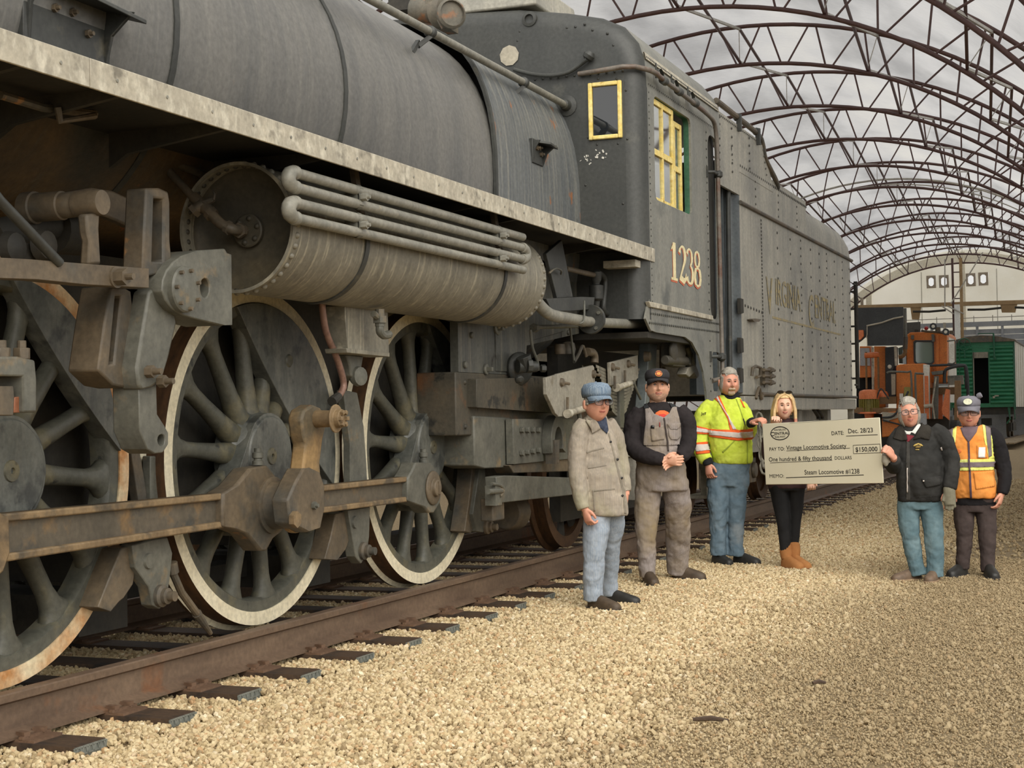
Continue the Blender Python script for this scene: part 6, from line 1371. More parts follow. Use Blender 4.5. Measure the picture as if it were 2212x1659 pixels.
    def shoe(s, name, m, sole_m, heel, ang, ln=.285, w=.05, h=.085, boot=None):
        """heel: local ground point; ang: heading in degrees (0 = towards the viewer, + to the picture's right)"""
        f = V((sin(R_(ang)), -cos(R_(ang)), 0)); r = V((f.y, -f.x, 0)); c = V(heel)
        up_ = [(0.0, .030, .075 if not boot else .10), (.05, .038, h+.01 if not boot else h+.03), (.11, .041, h), (.17, .046, h*.78), (.225, .047, h*.62), (.262, .038, h*.52), (.285, .018, h*.34)]
        k = ln/.285; mb = MB(); lp = []; n = 16
        for a, ww, hh in up_:
            ww *= w/.047; lp.append([c+f*(a*k)+r*(ww*math.copysign(abs(cos(t))**.8, cos(t)))+V((0, 0, .018+max(0, hh*math.copysign(abs(sin(t))**.75, sin(t))))) for t in [2*pi*i/n for i in range(n)]])
        mb.sheet(lp, True); mb.f += [tuple(range(n)), tuple(len(mb.v)-n+i for i in range(n))]
        if boot: mb.tube([c+f*.055+V((0, 0, .05)), c+f*.05+V((0, 0, boot))], [(.058, .052), (.066, .060)], 18)
        o = part(name, mb, m, s.o, smooth=70)
        b_ = o.modifiers.new('sub', 'SUBSURF'); b_.levels = 1; b_.render_levels = 1
        so = MB(); loop = []
        for a, ww, hh in up_: loop.append((a*k, ww*w/.047+.004))
        pts = [c+f*a+r*ww for a, ww in loop]+[c+f*a-r*ww for a, ww in reversed(loop)]
        so.prism(pts, (0, 0, .024)); part('sole', so, sole_m, o, bevel=.004)
        return o
def cap(F, name, m, m2, crown=.075, brim=.085, ztilt=0, puff=0.0, zb=.045):
    """soft crown with a stiff curved peak"""
    mb = MB(); n = 40; rows_ = []
    prof_ = [(1.05, zb), (1.07+puff, zb+.025), (1.06+puff, zb+crown*.6), (.88+puff*.5, zb+crown*.92), (.5, zb+crown*1.03), (.02, zb+crown*1.06)]
    for k, z in prof_: rows_.append([F.H((.083*k*sin(t), .006-.102*k*cos(t), z+.012*cos(t)*0)) for t in [2*pi*i/n for i in range(n)]])
    mb.sheet(rows_, True); c = part(name, mb, m, F.o, smooth=70); sd_ = c.modifiers.new('thick', 'SOLIDIFY'); sd_.thickness = .004; sd_.offset = -1
    mb = MB(); rows_ = []
    for e, dz in ((0, 0), (.4, .002), (.8, -.004), (1.0, -.012)):
        rows_.append([F.H((.086*sin(t)*(1-.10*e), .006-.105*cos(t)-brim*e*max(0, cos(t*1.02))**.55, zb+.006+dz-.030*(sin(t)**2)*e-ztilt*e)) for t in [R_(-80+160*i/24) for i in range(25)]])
    mb.sheet(rows_); p = part('peak', mb, m2, c, smooth=70); sd_ = p.modifiers.new('thick', 'SOLIDIFY'); sd_.thickness = .006
    q = MB().lathe([(.008, 0), (.006, .005), (0, .006)], F.H((0, .006, zb+crown*1.06)), F.hm @ V((0, 0, 1)), 10); part('cap_button', q, m, c)
    return c
def disc_on_cap(F, name, c_, m, r, off, par, rx=1.0, zc=.085, x=0):
    u = F.hm @ V((1, 0, 0)); w = (F.hm @ V((0, .28, 1))).normalized(); p = F.H((x, -.104-off, zc)); 
    mb = MB().add([p+(u*rx*cos(t)+w*sin(t))*r for t in [i*2*pi/24 for i in range(24)]], [tuple(range(24))])
    o = part(name, mb, m, par, smooth=0); sd_ = o.modifiers.new('t', 'SOLIDIFY'); sd_.thickness = .003; return o
M_skin1 = skin('weathered_skin', (208, 146, 122), (222, 164, 138)); M_skin2 = skin('fair_skin', (214, 160, 132), (228, 178, 150)); M_skin3 = skin('ruddy_skin', (206, 142, 118), (220, 162, 138)); M_skin4 = skin('light_skin', (222, 174, 148), (234, 190, 164))
M_grey_hair = mat('grey_hair', (140, 134, 124), (176, 170, 158), .7, scale=20, stretch=(1, 1, .3), bump=.4, bscale=90)
M_stubble = mat('grey_stubble', (188, 148, 124), (204, 168, 144), .8, scale=40, bump=.3, bscale=200)
M_white_beard = mat('white_beard', (178, 152, 126), (202, 180, 154), .8, scale=30, bump=.5, bscale=160)
M_shoe_bl = mat('black_shoe_leather', (34, 33, 31), (46, 44, 41), .5, bump=.08); M_shoe_br = mat('worn_brown_boot', (66, 54, 42), (84, 70, 54), .6, scale=9, bump=.15); M_sole = mat('dark_sole', (30, 29, 28), (40, 38, 36), .8, bump=.1)
# ---- 1: engineer's cap and striped work jacket
M_strip1 = cloth('hickory_stripe_jacket', (150, 140, 126), (172, 160, 144), c3=(160, 156, 128), t3=.6, s3=3, e3=.15, streak=(134, 128, 120), sst=(150, 150, 1), tst=.5, est=.05, fst=.45)
M_denim1 = cloth('pale_striped_denim', (134, 146, 160), (156, 166, 178), streak=(172, 178, 184), sst=(170, 170, 1.5), tst=.5, est=.05, fst=.5)
M_cap1 = cloth('blue_striped_cap_cloth', (96, 114, 134), (118, 136, 154), streak=(158, 170, 180), sst=(190, 190, 4), tst=.52, est=.04, fst=.6)
F = Fig('person in a blue striped railroad cap and faded tan work jacket standing leftmost', (1298, 1318), (1297, 872, .0), 1.12, yaw=26, pitch=-2, jaw=.20, fat=.3, nose=1.1)
F.skinm = M_skin1; F.head()
b = F.body
F.limb(b, [F.L(1297, 885, .02), F.L(1293, 915, .04), F.L(1298, 960, .05), F.L(1305, 1060, .05), F.L(1300, 1110, .05)], [.056, .046, .070, .085, .08])
F.limb(b, [F.L(1268, 922, -.02), F.L(1252, 1010, -.05), F.L(1268, 1100, -.12)], [.036, .033, .027]); F.limb(b, [F.L(1325, 925, .12), F.L(1352, 1000, .16), F.L(1357, 1072, .1)], [.036, .033, .027])
F.hand(F.L(1268, 1098, -.12), (.25, -.1, -1), (-.5, -.8, .2), (.5, -.6, 0), 1.0, .9); F.hand(F.L(1357, 1070, .1), (-.1, -.1, -1), (.9, -.3, 0), (-.2, -.9, 0), 1.0, .7)
F.limb(b, [F.L(1284, 1110, 0), F.L(1284, 1210, 0), F.L(1284, 1298, 0)], [.05, .042, .032]); F.limb(b, [F.L(1330, 1110, .14), F.L(1322, 1190, .25), F.L(1318, 1288, .36)], [.05, .042, .032])
F.finish_body(M_skin1)
g = MB(); F.rows(g, [(893, 1276, 1312, .9, .05), (902, 1266, 1318, .75, .05), (916, 1257, 1325, .62, .05), (945, 1258, 1334, .66, .05), (985, 1260, 1345, .74, .04), (1030, 1261, 1353, .78, .03), (1075, 1260, 1358, .76, .03), (1108, 1260, 1360, .72, .03), (1114, 1262, 1360, .70, .03)], .7)
F.limb(g, [F.L(1272, 912, .0), F.L(1258, 940, -.03), F.L(1251, 1000, -.06), F.L(1256, 1050, -.09), F.L(1266, 1098, -.12)], [.062, .070, .062, .058, .050]); F.limb(g, [F.L(1318, 912, .1), F.L(1338, 950, .14), F.L(1350, 1010, .16), F.L(1356, 1066, .11)], [.06, .065, .056, .046])
J = F.garment('work_jacket', g, M_strip1, fold=.014)
g = MB(); F.limb(g, [F.L(1298, 1092, .03), F.L(1291, 1140, .0), F.L(1284, 1210, -.02), F.L(1282, 1270, 0), F.L(1281, 1299, 0)], [.085, .092, .078, .076, .074]); F.limb(g, [F.L(1325, 1085, .1), F.L(1327, 1130, .16), F.L(1322, 1190, .25), F.L(1317, 1250, .34), F.L(1317, 1298, .37)], [.10, .088, .070, .064, .062])
F.garment('denim_trousers', g, M_denim1, fold=.016)
q = F.L(1272, 1318, .02); F.shoe('shoe', M_shoe_br, M_sole, (q.x, .04, 0), 48, .30, .052, .1); q = F.L(1308, 1318, 0); F.shoe('shoe', M_shoe_bl, M_sole, (q.x, .38, 0), 62, .29, .05, .09)
M_seam1 = cloth('jacket_seam', (128, 120, 108), (140, 132, 118)); M_btn = mat('black_button', (26, 26, 28), (34, 34, 36), .3, bump=0)
M_plaid = cloth('dark_plaid_shirt', (50, 56, 72), (74, 82, 100), sc=60)
F.decal('collar', [(1280, 893), (1272, 910), (1286, 938), (1304, 926), (1297, 912), (1288, 899)], J, M_strip1, .016, .006); F.decal('shirt_front', [(1280, 893), (1290, 908), (1300, 920), (1317, 938), (1320, 930), (1316, 905), (1306, 893)], J, M_plaid, .008, .003)
for pl in ([(1272, 975), (1310, 966), (1311, 969), (1273, 978)], [(1284, 1058), (1332, 1054), (1332, 1057), (1284, 1061)], [(1284, 1058), (1287, 1058), (1290, 1103), (1287, 1103)], [(1320, 936), (1323, 936), (1352, 1060), (1356, 1110), (1352, 1110), (1348, 1060)], [(1276, 1010), (1315, 1004), (1315, 1006), (1276, 1012)]): F.decal('seam', pl, J, M_seam1, .003, .004)
for px, py in ((1325, 955), (1339, 993), (1347, 1033), (1348, 1071)): F.decal('button', [(px+2.4*cos(t), py+2.4*sin(t)) for t in [i*pi/4 for i in range(8)]], J, M_btn, .006, .005)
F.shell('hair', M_grey_hair, lambda d: (d.z > -.12 and d.y > .05 and d.z < .5) or (abs(d.x) > .80 and -.05 < d.z < .4 and d.y > -.32), .006)
F.face(M_grey_hair, specs=True)
c = cap(F, 'railroad_cap', M_cap1, M_cap1, .092, .060, .010, .05, .042)
# ---- 2: bib overalls
M_black_cloth = cloth('black_sweatshirt', (36, 32, 33), (50, 45, 46)); M_bib = cloth('hickory_stripe_overalls', (128, 120, 116), (150, 140, 134), streak=(164, 154, 150), sst=(170, 170, 1.5), tst=.5, est=.05, fst=.5, c3=(140, 124, 96), t3=.54, s3=2.6, e3=.14)
F = Fig('person in grey striped bib overalls over a black sweatshirt and dark cap with hands clasped', (1420, 1263), (1428, 836, 0), 1.12, yaw=6, pitch=-4, jaw=.14, fat=.8, nose=1.0)
F.skinm = M_skin2; F.head(); b = F.body
F.limb(b, [F.L(1428, 850, .02), F.L(1428, 880, .04), F.L(1430, 920, .03), F.L(1432, 1000, .02), F.L(1432, 1050, .03)], [.068, .07, .09, .10, .09])
F.limb(b, [F.L(1385, 892, .03), F.L(1374, 965, .0), F.L(1440, 992, -.22)], [.038, .036, .030]); F.limb(b, [F.L(1478, 892, .03), F.L(1490, 955, .0), F.L(1466, 990, -.2)], [.038, .036, .030])
F.hand(F.L(1440, 992, -.22), (1, -.25, -.1), (.1, -.9, .35), (0, -.2, 1), 1.05, .5); F.hand(F.L(1470, 992, -.2), (-1, -.2, -.3), (-.1, .8, -.3), (0, -.3, 1), 1.05, .5)
F.limb(b, [F.L(1405, 1050, .03), F.L(1398, 1150, .0), F.L(1398, 1245, 0)], [.05, .042, .032]); F.limb(b, [F.L(1460, 1050, .05), F.L(1466, 1140, .2), F.L(1466, 1238, .34)], [.05, .042, .032])
F.finish_body(M_skin2, stub=lambda d: d.z < -.46+.10*mnoise.noise(d*14)-.06*max(0, d.y) and d.z > -.97 and d.y < .05 and not (abs(d.x) < .26 and -.62 < d.z < -.47))
g = MB(); F.rows(g, [(866, 1412, 1444, .95, .04), (873, 1402, 1456, .8, .04), (882, 1386, 1476, .62, .04), (905, 1381, 1482, .62, .03), (945, 1384, 1480, .70, .02), (990, 1383, 1482, .74, .02), (1010, 1386, 1480, .7, .02)], .7)
F.limb(g, [F.L(1392, 888, .03), F.L(1377, 908, .02), F.L(1370, 945, .0), F.L(1376, 970, -.06), F.L(1404, 985, -.17), F.L(1438, 992, -.22)], [.075, .078, .072, .068, .062, .05], k=5); F.limb(g, [F.L(1470, 888, .03), F.L(1487, 908, .02), F.L(1494, 942, .0), F.L(1490, 966, -.06), F.L(1480, 982, -.16), F.L(1471, 988, -.19)], [.075, .078, .072, .068, .058, .05], k=5)
J = F.garment('sweatshirt', g, M_black_cloth, fold=.014)
g = MB(); F.rows(g, [(950, 1389, 1477, .76, .02), (985, 1382, 1484, .78, .02), (1020, 1378, 1488, .76, .03), (1060, 1378, 1492, .66, .04)], .7)
F.limb(g, [F.L(1406, 1040, .03), F.L(1401, 1100, .02), F.L(1397, 1160, -.01), F.L(1398, 1210, 0), F.L(1399, 1247, 0)], [.11, .098, .082, .074, .072]); F.limb(g, [F.L(1462, 1040, .05), F.L(1467, 1090, .11), F.L(1468, 1150, .22), F.L(1466, 1200, .3), F.L(1466, 1246, .35)], [.115, .112, .104, .092, .088])
OV = F.garment('bib_overalls', g, M_bib, fold=.018)
bibp = F.decal('bib', [(1401, 882), (1411, 881), (1420, 894), (1440, 903), (1452, 894), (1458, 880), (1468, 882), (1474, 905), (1476, 935), (1474, 962), (1396, 962), (1398, 940), (1402, 910)], J, M_bib, .010, .006)
F.decal('zip_line', [(1439, 904), (1442, 904), (1450, 975), (1447, 975)], J, cloth('dark_zip', (60, 52, 50), (70, 62, 58)), .017, .003)
for pl in ([(1388, 862), (1400, 862), (1410, 882), (1400, 884)], [(1447, 862), (1457, 862), (1466, 880), (1456, 882)]): F.decal('strap', pl, J, cloth('charcoal_strap', (44, 46, 48), (56, 58, 60)), .012, .005)
M_orange_print = cloth('orange_shirt_print', (214, 108, 64), (224, 124, 78)); M_red_print = cloth('red_shirt_print', (200, 66, 60), (210, 80, 70))
F.decal('shirt_print', [(1419, 899), (1424, 891), (1432, 887), (1442, 887), (1450, 891), (1453, 895), (1440, 904), (1428, 902)], J, M_orange_print, .004, .002); F.decal('shirt_print', [(1426, 901), (1431, 896), (1440, 895), (1447, 898), (1440, 904), (1432, 903)], J, M_red_print, .0065, .002)
F.decal('bib_pocket', [(1447, 917), (1472, 917), (1472, 945), (1466, 951), (1454, 950), (1449, 940)], J, M_bib, .017, .004); F.decal('pocket_flap', [(1446, 916), (1474, 916), (1472, 924), (1466, 929), (1452, 927)], J, M_bib, .021, .004)
F.decal('bib_pocket', [(1412, 925), (1438, 918), (1440, 950), (1414, 953)], J, M_bib, .017, .003); F.decal('red_pen', [(1430, 912), (1432, 912), (1432, 922), (1430, 922)], J, M_redl, .022, .004); F.decal('black_clip', [(1413, 919), (1420, 919), (1420, 925), (1413, 925)], J, M_btn, .022, .005)
F.shell('hair', mat('short_dark_hair', (72, 62, 56), (96, 86, 78), .7, scale=20, bump=.3), lambda d: (d.z > -.1 and d.y > .1 and d.z < .5) or (abs(d.x) > .86 and -.05 < d.z < .4 and d.y > -.25), .004)
F.face(mat('dark_brow', (70, 54, 44), (84, 66, 54), .8, bump=0), smile=True, teeth=True)
c = cap(F, 'baseball_cap', cloth('charcoal_cap_cloth', (50, 48, 50), (62, 60, 62)), cloth('charcoal_cap_cloth'), .082, .06, .006, .04, .050)
disc_on_cap(F, 'cap_badge', None, mat('amber_badge', (222, 146, 52), (230, 160, 70), .6, bump=0), .027, .0, c, 1.1, .090); disc_on_cap(F, 'cap_badge', None, mat('red_badge_ring', (150, 52, 40), (164, 64, 48), .6, bump=0), .022, .002, c, 1.1, .090); disc_on_cap(F, 'cap_badge', None, mat('amber_badge'), .013, .004, c, 1.3, .089)
q = F.L(1396, 1263); F.shoe('work_boot', M_shoe_br, M_sole, (q.x, .06, 0), 14, .30, .056, .11); q = F.L(1452, 1263); F.shoe('work_boot', M_shoe_br, M_sole, (q.x, .36, 0), 66, .31, .056, .11)
# ---- 3: hi-vis yellow jacket
M_hv = cloth('hi_vis_yellow_quilt', (196, 214, 66), (216, 230, 96), c3=(180, 196, 62), t3=.62, s3=9, e3=.08); M_hvo = cloth('orange_reflective_edge', (224, 92, 40), (232, 110, 58), bump=.1); M_hvs = cloth('silver_reflective_tape', (196, 186, 178), (216, 206, 198), bump=.1)
M_jean3 = cloth('mid_blue_jeans', (86, 106, 120), (112, 130, 142), c3=(134, 142, 146), t3=.62, s3=4, e3=.1); M_knit = cloth('black_rib_knit', (30, 30, 32), (40, 40, 42))
F = Fig('person in a bright yellow hi-vis jacket with orange and silver bands holding the cheque corner', (1588, 1221), (1583, 826, 0), 1.12, yaw=16, pitch=3, jaw=.14, fat=.7, nose=1.15)
F.skinm = M_skin3; F.head(); b = F.body
F.limb(b, [F.L(1583, 838, .02), F.L(1583, 866, .05), F.L(1585, 900, .04), F.L(1588, 980, .02), F.L(1580, 1010, .03)], [.066, .07, .09, .10, .09])
F.limb(b, [F.L(1535, 890, .0), F.L(1520, 950, .02), F.L(1534, 1004, -.08)], [.038, .036, .030]); F.limb(b, [F.L(1608, 885, .02), F.L(1622, 938, -.12), F.L(1631, 911, -.40)], [.038, .036, .030])
F.hand(F.L(1534, 1001, -.08), (.12, -.15, -1), (-.6, -.7, 0), (.7, -.6, 0), 1.08, .75); F.hand(F.L(1630, 912, -.40), (.75, -.62, .28), (-.25, -.3, .9), (.3, -.9, .1), 1.08, .9)
F.limb(b, [F.L(1552, 1015, .03), F.L(1553, 1110, .0), F.L(1555, 1190, 0)], [.05, .042, .032]); F.limb(b, [F.L(1592, 1015, .03), F.L(1592, 1100, .03), F.L(1592, 1190, .03)], [.05, .042, .032])
F.finish_body(M_skin3)
g = MB(); F.rows(g, [(853, 1563, 1602, .95, .05), (862, 1548, 1608, .75, .04), (874, 1535, 1614, .62, .04), (900, 1532, 1621, .64, .03), (935, 1536, 1628, .74, .01), (970, 1540, 1631, .76, .01), (995, 1544, 1630, .74, .02), (1001, 1546, 1628, .72, .02)], .7)
F.limb(g, [F.L(1546, 872, .04), F.L(1527, 895, .01), F.L(1516, 940, .0), F.L(1519, 968, -.03), F.L(1531, 994, -.08)], [.075, .085, .080, .074, .056], k=5); F.limb(g, [F.L(1602, 875, .04), F.L(1616, 900, .0), F.L(1622, 934, -.12), F.L(1626, 922, -.27), F.L(1627, 914, -.36)], [.07, .075, .066, .058, .05], k=5)
J = F.garment('hi_vis_jacket', g, M_hv, fold=.016)
F.decal('shoulder_band', [(1541, 853), (1557, 845), (1572, 880), (1590, 926), (1604, 930), (1583, 930), (1578, 905), (1560, 870)], J, M_hvo, .006, .003); F.decal('shoulder_tape', [(1547, 850), (1554, 847), (1570, 882), (1596, 928), (1588, 928), (1578, 900), (1560, 868)], J, M_hvs, .010, .002)
F.decal('shoulder_band', [(1604, 862), (1608, 866), (1616, 882), (1612, 880)], J, M_hvo, .006, .003)
F.decal('chest_band', [(1540, 926), (1600, 930), (1630, 925), (1632, 948), (1600, 952), (1538, 942)], J, M_hvo, .006, .003); F.decal('chest_tape', [(1540, 930), (1600, 935), (1630, 930), (1631, 943), (1600, 946), (1539, 938)], J, M_hvs, .010, .002)
F.decal('sleeve_band', [(1503, 916), (1545, 927), (1545, 938), (1500, 935)], J, M_hvo, .007, .003); F.decal('sleeve_tape', [(1503, 920), (1545, 930), (1545, 935), (1500, 931)], J, M_hvs, .011, .002)
F.decal('sleeve_band', [(1506, 955), (1538, 953), (1538, 978), (1510, 980)], J, M_hvo, .007, .003); F.decal('sleeve_tape', [(1506, 960), (1538, 958), (1538, 972), (1510, 974)], J, M_hvs, .011, .002)
F.decal('zip_line', [(1596, 862), (1598, 862), (1620, 925), (1619, 1000), (1617, 1000), (1618, 925)], J, cloth('dark_yellow_seam', (150, 168, 60), (160, 176, 66)), .004, .003); F.decal('zip_pull', [(1611, 905), (1613, 905), (1616, 916), (1614, 917)], J, M_btn, .008, .004)  # darker yellow cloth drawn along the zip and pocket seam
F.decal('pocket_seam', [(1565, 975), (1592, 950), (1593, 952), (1567, 978)], J, cloth('dark_yellow_seam'), .003, .003)
me = text_mesh('Jeff', .036, .0006); me.materials.append(M_btn); p = F.L(1522, 895, -.094); o_ = ob('sleeve_name', me, F.o); o_.matrix_local = frame_matrix(p, (1, -.1, -.03), (0, -.1, 1))
F.decal('sleeve_slash', [(1525, 862), (1539, 857), (1539, 859), (1526, 864)], J, M_btn, .006, .003)
F.limb(g := MB(), [F.L(1531, 990, -.075), F.L(1535, 1003, -.085)], [.046, .042]); F.limb(g, [F.L(1627, 914, -.35), F.L(1630, 912, -.40)], [.046, .042]); F.limb(g, [F.L(1583, 848, .03), F.L(1583, 866, .035)], [.078, .088]); 
for i_, rng in enumerate((((1531, 988, -.075), (1535, 1004, -.085), .050, .045), ((1626, 915, -.34), (1631, 911, -.40), .048, .043))):
    F.garment('knit_cuff', F.limb(MB(), [F.L(*rng[0]), F.L(*rng[1])], [rng[2], rng[3]]), M_knit, fold=0)
F.garment('knit_collar', F.limb(MB(), [F.L(1582, 842, .05), F.L(1586, 866, .035)], [.075, .095]), M_knit, fold=0)
g = MB(); F.rows(g, [(985, 1548, 1626, .7, .02), (1020, 1536, 1622, .68, .03), (1050, 1530, 1620, .6, .03)], .7); F.limb(g, [F.L(1556, 1035, .03), F.L(1554, 1090, .0), F.L(1553, 1140, 0), F.L(1553, 1200, 0)], [.105, .090, .078, .080]); F.limb(g, [F.L(1596, 1035, .03), F.L(1594, 1090, .02), F.L(1591, 1140, .03), F.L(1590, 1202, .03)], [.105, .085, .072, .074])
F.garment('jeans', g, M_jean3, fold=.016)
F.shell('hair', M_grey_hair, lambda d: (d.z > .62 and d.y < 0) or (d.y >= 0 and d.z > -.15) or (abs(d.x) > .88 and d.z > .0 and d.y > -.30), lambda d: .003+.006*max(0, d[2]), .003)
hm_ = MB()
F.strands(hm_, [[(x*.9, -.78, .60-.12*x*x), (x*1.0, -.35, .95), (x*1.05, .3, .92), (x*1.0, .85, .35)] for x in [-.74+.03*k for k in range(50)]], .0042, (.0, .006, .009, .008), .035)
F.strands(hm_, [[(sg*.86, -.52, .50-.06*k), (sg*.98, -.1, .34-.09*k), (sg*.9, .5, .15-.1*k)] for sg in (-1, 1) for k in range(14)], .0036, (-.001, .002, .003), .03)
part('hair_strands', hm_, M_grey_hair, F.o, smooth=80)
bm_ = MB()
F.strands(bm_, [[(x*.3, -.92, -.36), (x, -.9, -.40-.5*x*x*.6), (x*1.25, -.88, -.50-.3*abs(x))] for x in [-.27+.03*k for k in range(19)]], .005, (.002, .006, .001), .02)
part('moustache', bm_, M_white_beard, F.o, smooth=80)
bm_ = MB()
F.strands(bm_, [[(x, -.85, -.66), (x, -.72, -.78), (x*.9, -.55, -.92)] for x in [-.30+.03*k for k in range(21)]], .0055, (-.001, .006, .004), .02)
part('beard', bm_, M_white_beard, F.o, smooth=80)
F.face(M_grey_hair)
q = F.L(1548, 1221); F.shoe('shoe', M_shoe_bl, M_sole, (q.x-.03, .08, 0), 34, .30, .054, .10); q = F.L(1585, 1221); F.shoe('shoe', M_shoe_bl, M_sole, (q.x, .09, 0), 54, .30, .054, .10)
# ---- 4: woman behind the cheque
M_legg = cloth('black_leggings', (30, 30, 31), (40, 40, 41), bump=.1); M_ugg = cloth('tan_suede', (158, 106, 62), (178, 124, 76), bump=.2); M_usole = mat('tan_sole', (122, 86, 58), (136, 98, 66), .7, bump=.1)
M_blond = mat('blond_hair', (206, 170, 118), (228, 198, 148), .5, scale=16, stretch=(6, 6, .5), bump=.4, bscale=60); M_pinkhair = mat('pink_hair_ends', (196, 124, 104), (214, 148, 124), .5, scale=16, stretch=(6, 6, .5), bump=.4, bscale=60)
F = Fig('person with long blond hair peeking over the cheque in black leggings and tan sheepskin boots', (1712, 1230), (1701, 878, 0), 1.0, yaw=6, pitch=0, jaw=.24, fat=.25, nose=.85)
F.skinm = M_skin4; F.head(); b = F.body
F.limb(b, [F.L(1701, 888, .02), F.L(1701, 912, .05), F.L(1703, 950, .05), F.L(1704, 1000, .05), F.L(1704, 1045, .05)], [.048, .05, .08, .08, .08])
F.limb(b, [F.L(1672, 935, .05), F.L(1662, 990, .06), F.L(1682, 925, -.12)], [.032, .03, .025]); F.limb(b, [F.L(1735, 935, .05), F.L(1746, 1000, .04), F.L(1752, 1044, -.1)], [.032, .03, .025])
F.hand(F.L(1681, 917, -.12), (.08, -.5, .8), (-.1, .5, .8), (.9, 0, 0), .92, 1.0, flex=(1.0, .8, .5)); F.hand(F.L(1752, 1040, -.12), (.1, -.5, -.6), (.1, .6, -.6), (1, 0, 0), .9, .9)
F.limb(b, [F.L(1690, 1040, .03), F.L(1692, 1120, .0), F.L(1698, 1205, .02)], [.05, .04, .03]); F.limb(b, [F.L(1722, 1040, .05), F.L(1718, 1120, .06), F.L(1714, 1205, .10)], [.05, .04, .03])
F.finish_body(M_skin4)
g = MB(); F.rows(g, [(904, 1686, 1716, .95, .05), (912, 1672, 1730, .6, .05), (930, 1664, 1744, .55, .05), (970, 1668, 1740, .6, .05), (1010, 1670, 1738, .62, .05), (1040, 1664, 1744, .62, .05), (1056, 1664, 1744, .6, .05)], .6); F.limb(g, [F.L(1676, 922, .05), F.L(1663, 960, .07), F.L(1666, 985, .04), F.L(1680, 925, -.11)], [.055, .052, .05, .038]); F.limb(g, [F.L(1732, 922, .05), F.L(1746, 970, .06), F.L(1748, 1000, .02), F.L(1752, 1038, -.1)], [.055, .05, .046, .036])
F.garment('dark_sweater', g, cloth('dark_red_sweater', (60, 44, 46), (76, 56, 58)), fold=.01)
g = MB(); F.rows(g, [(1035, 1665, 1743, .66, .05), (1060, 1664, 1742, .6, .05)], .6); F.limb(g, [F.L(1686, 1052, .04), F.L(1690, 1090, .02), F.L(1694, 1130, .0), F.L(1697, 1198, .02)], [.085, .072, .058, .044]); F.limb(g, [F.L(1724, 1052, .05), F.L(1722, 1090, .05), F.L(1719, 1130, .06), F.L(1714, 1196, .09)], [.08, .068, .054, .044])
F.garment('leggings', g, M_legg, fold=.005)
q = F.L(1702, 1230); F.shoe('sheepskin_boot', M_ugg, M_usole, (q.x-.045, .06, 0), 38, .28, .055, .105, boot=.26); q = F.L(1716, 1230); F.shoe('sheepskin_boot', M_ugg, M_usole, (q.x-.03, .10, 0), 36, .28, .055, .105, boot=.275)
F.shell('hair', M_blond, lambda d: (d.z > .62 and d.y < 0) or (d.y >= -.05 and d.z > -.6) or (abs(d.x) > .80 and d.z > -.45 and d.y > -.55 and d.z < .7), .010, .003)
hm_ = MB()
F.strands(hm_, [[(.08, -.55+.09*k, .86), (sg*.62, -.62+.10*k, .66), (sg*.92, -.46+.10*k, .18), (sg*.90, -.40+.10*k, -.30)] for sg in (-1, 1) for k in range(10)], .008, (.012, .016, .016, .022), .03)
part('hair_strands', hm_, M_blond, F.o, smooth=80)
for sx in (-1, 1):
    for k in range(4):
        p = [F.H((sx*(.066+.006*k), -.058+.030*k, .07-.006*k)), F.H((sx*(.090+.004*k), -.052+.028*k, -.03)), F.H((sx*(.094+.003*k), -.048+.03*k, -.11)), F.H((sx*(.096+.003*k), -.045+.03*k, -.165))]
        part('hair_lock', MB().tube(smooth_path(p, 4), [(.012, .02)]*4+[(.015, .022)]*8+[(.006, .014)], 8), M_blond, F.o, smooth=80)
        p2 = [p[2], p[3], F.H((sx*(.099+.003*k), -.043+.03*k, -.20))]
        part('hair_tip', MB().tube(smooth_path(p2, 4), [(.0155, .0225)]*5+[(.013, .02)]*3+[(.005, .01)], 8), M_pinkhair, F.o, smooth=80)
F.face(mat('light_brow', (150, 112, 84), (164, 126, 96), .8, bump=0), smile=True, teeth=True)
sg_ = None
for sx in (-1, 1):
    c = F.H((sx*.036, -.068, .128)); u = F.hm @ V((1, 0, 0)); w = F.hm @ V((0, -.55, .55)); lp = [c+u*.030*cos(t)+w*.026*sin(t) for t in [i*pi/8 for i in range(16)]]
    mb = MB().add(lp, [tuple(range(16))])
    o_ = part('sunglasses' if sg_ is None else 'lens', mb, M_btn, F.o if sg_ is None else sg_, smooth=0); o_.modifiers.new('t', 'SOLIDIFY').thickness = .004
    sg_ = sg_ or o_
    part('temple', MB().tube([F.H((sx*.066, -.068, .125)), F.H((sx*.088, -.02, .09)), F.H((sx*.092, .03, .05))], .003, 6), M_btn, sg_)
part('bridge', MB().tube([F.H((-.01, -.072, .13)), F.H((.01, -.072, .13))], .004, 6), M_btn, sg_)
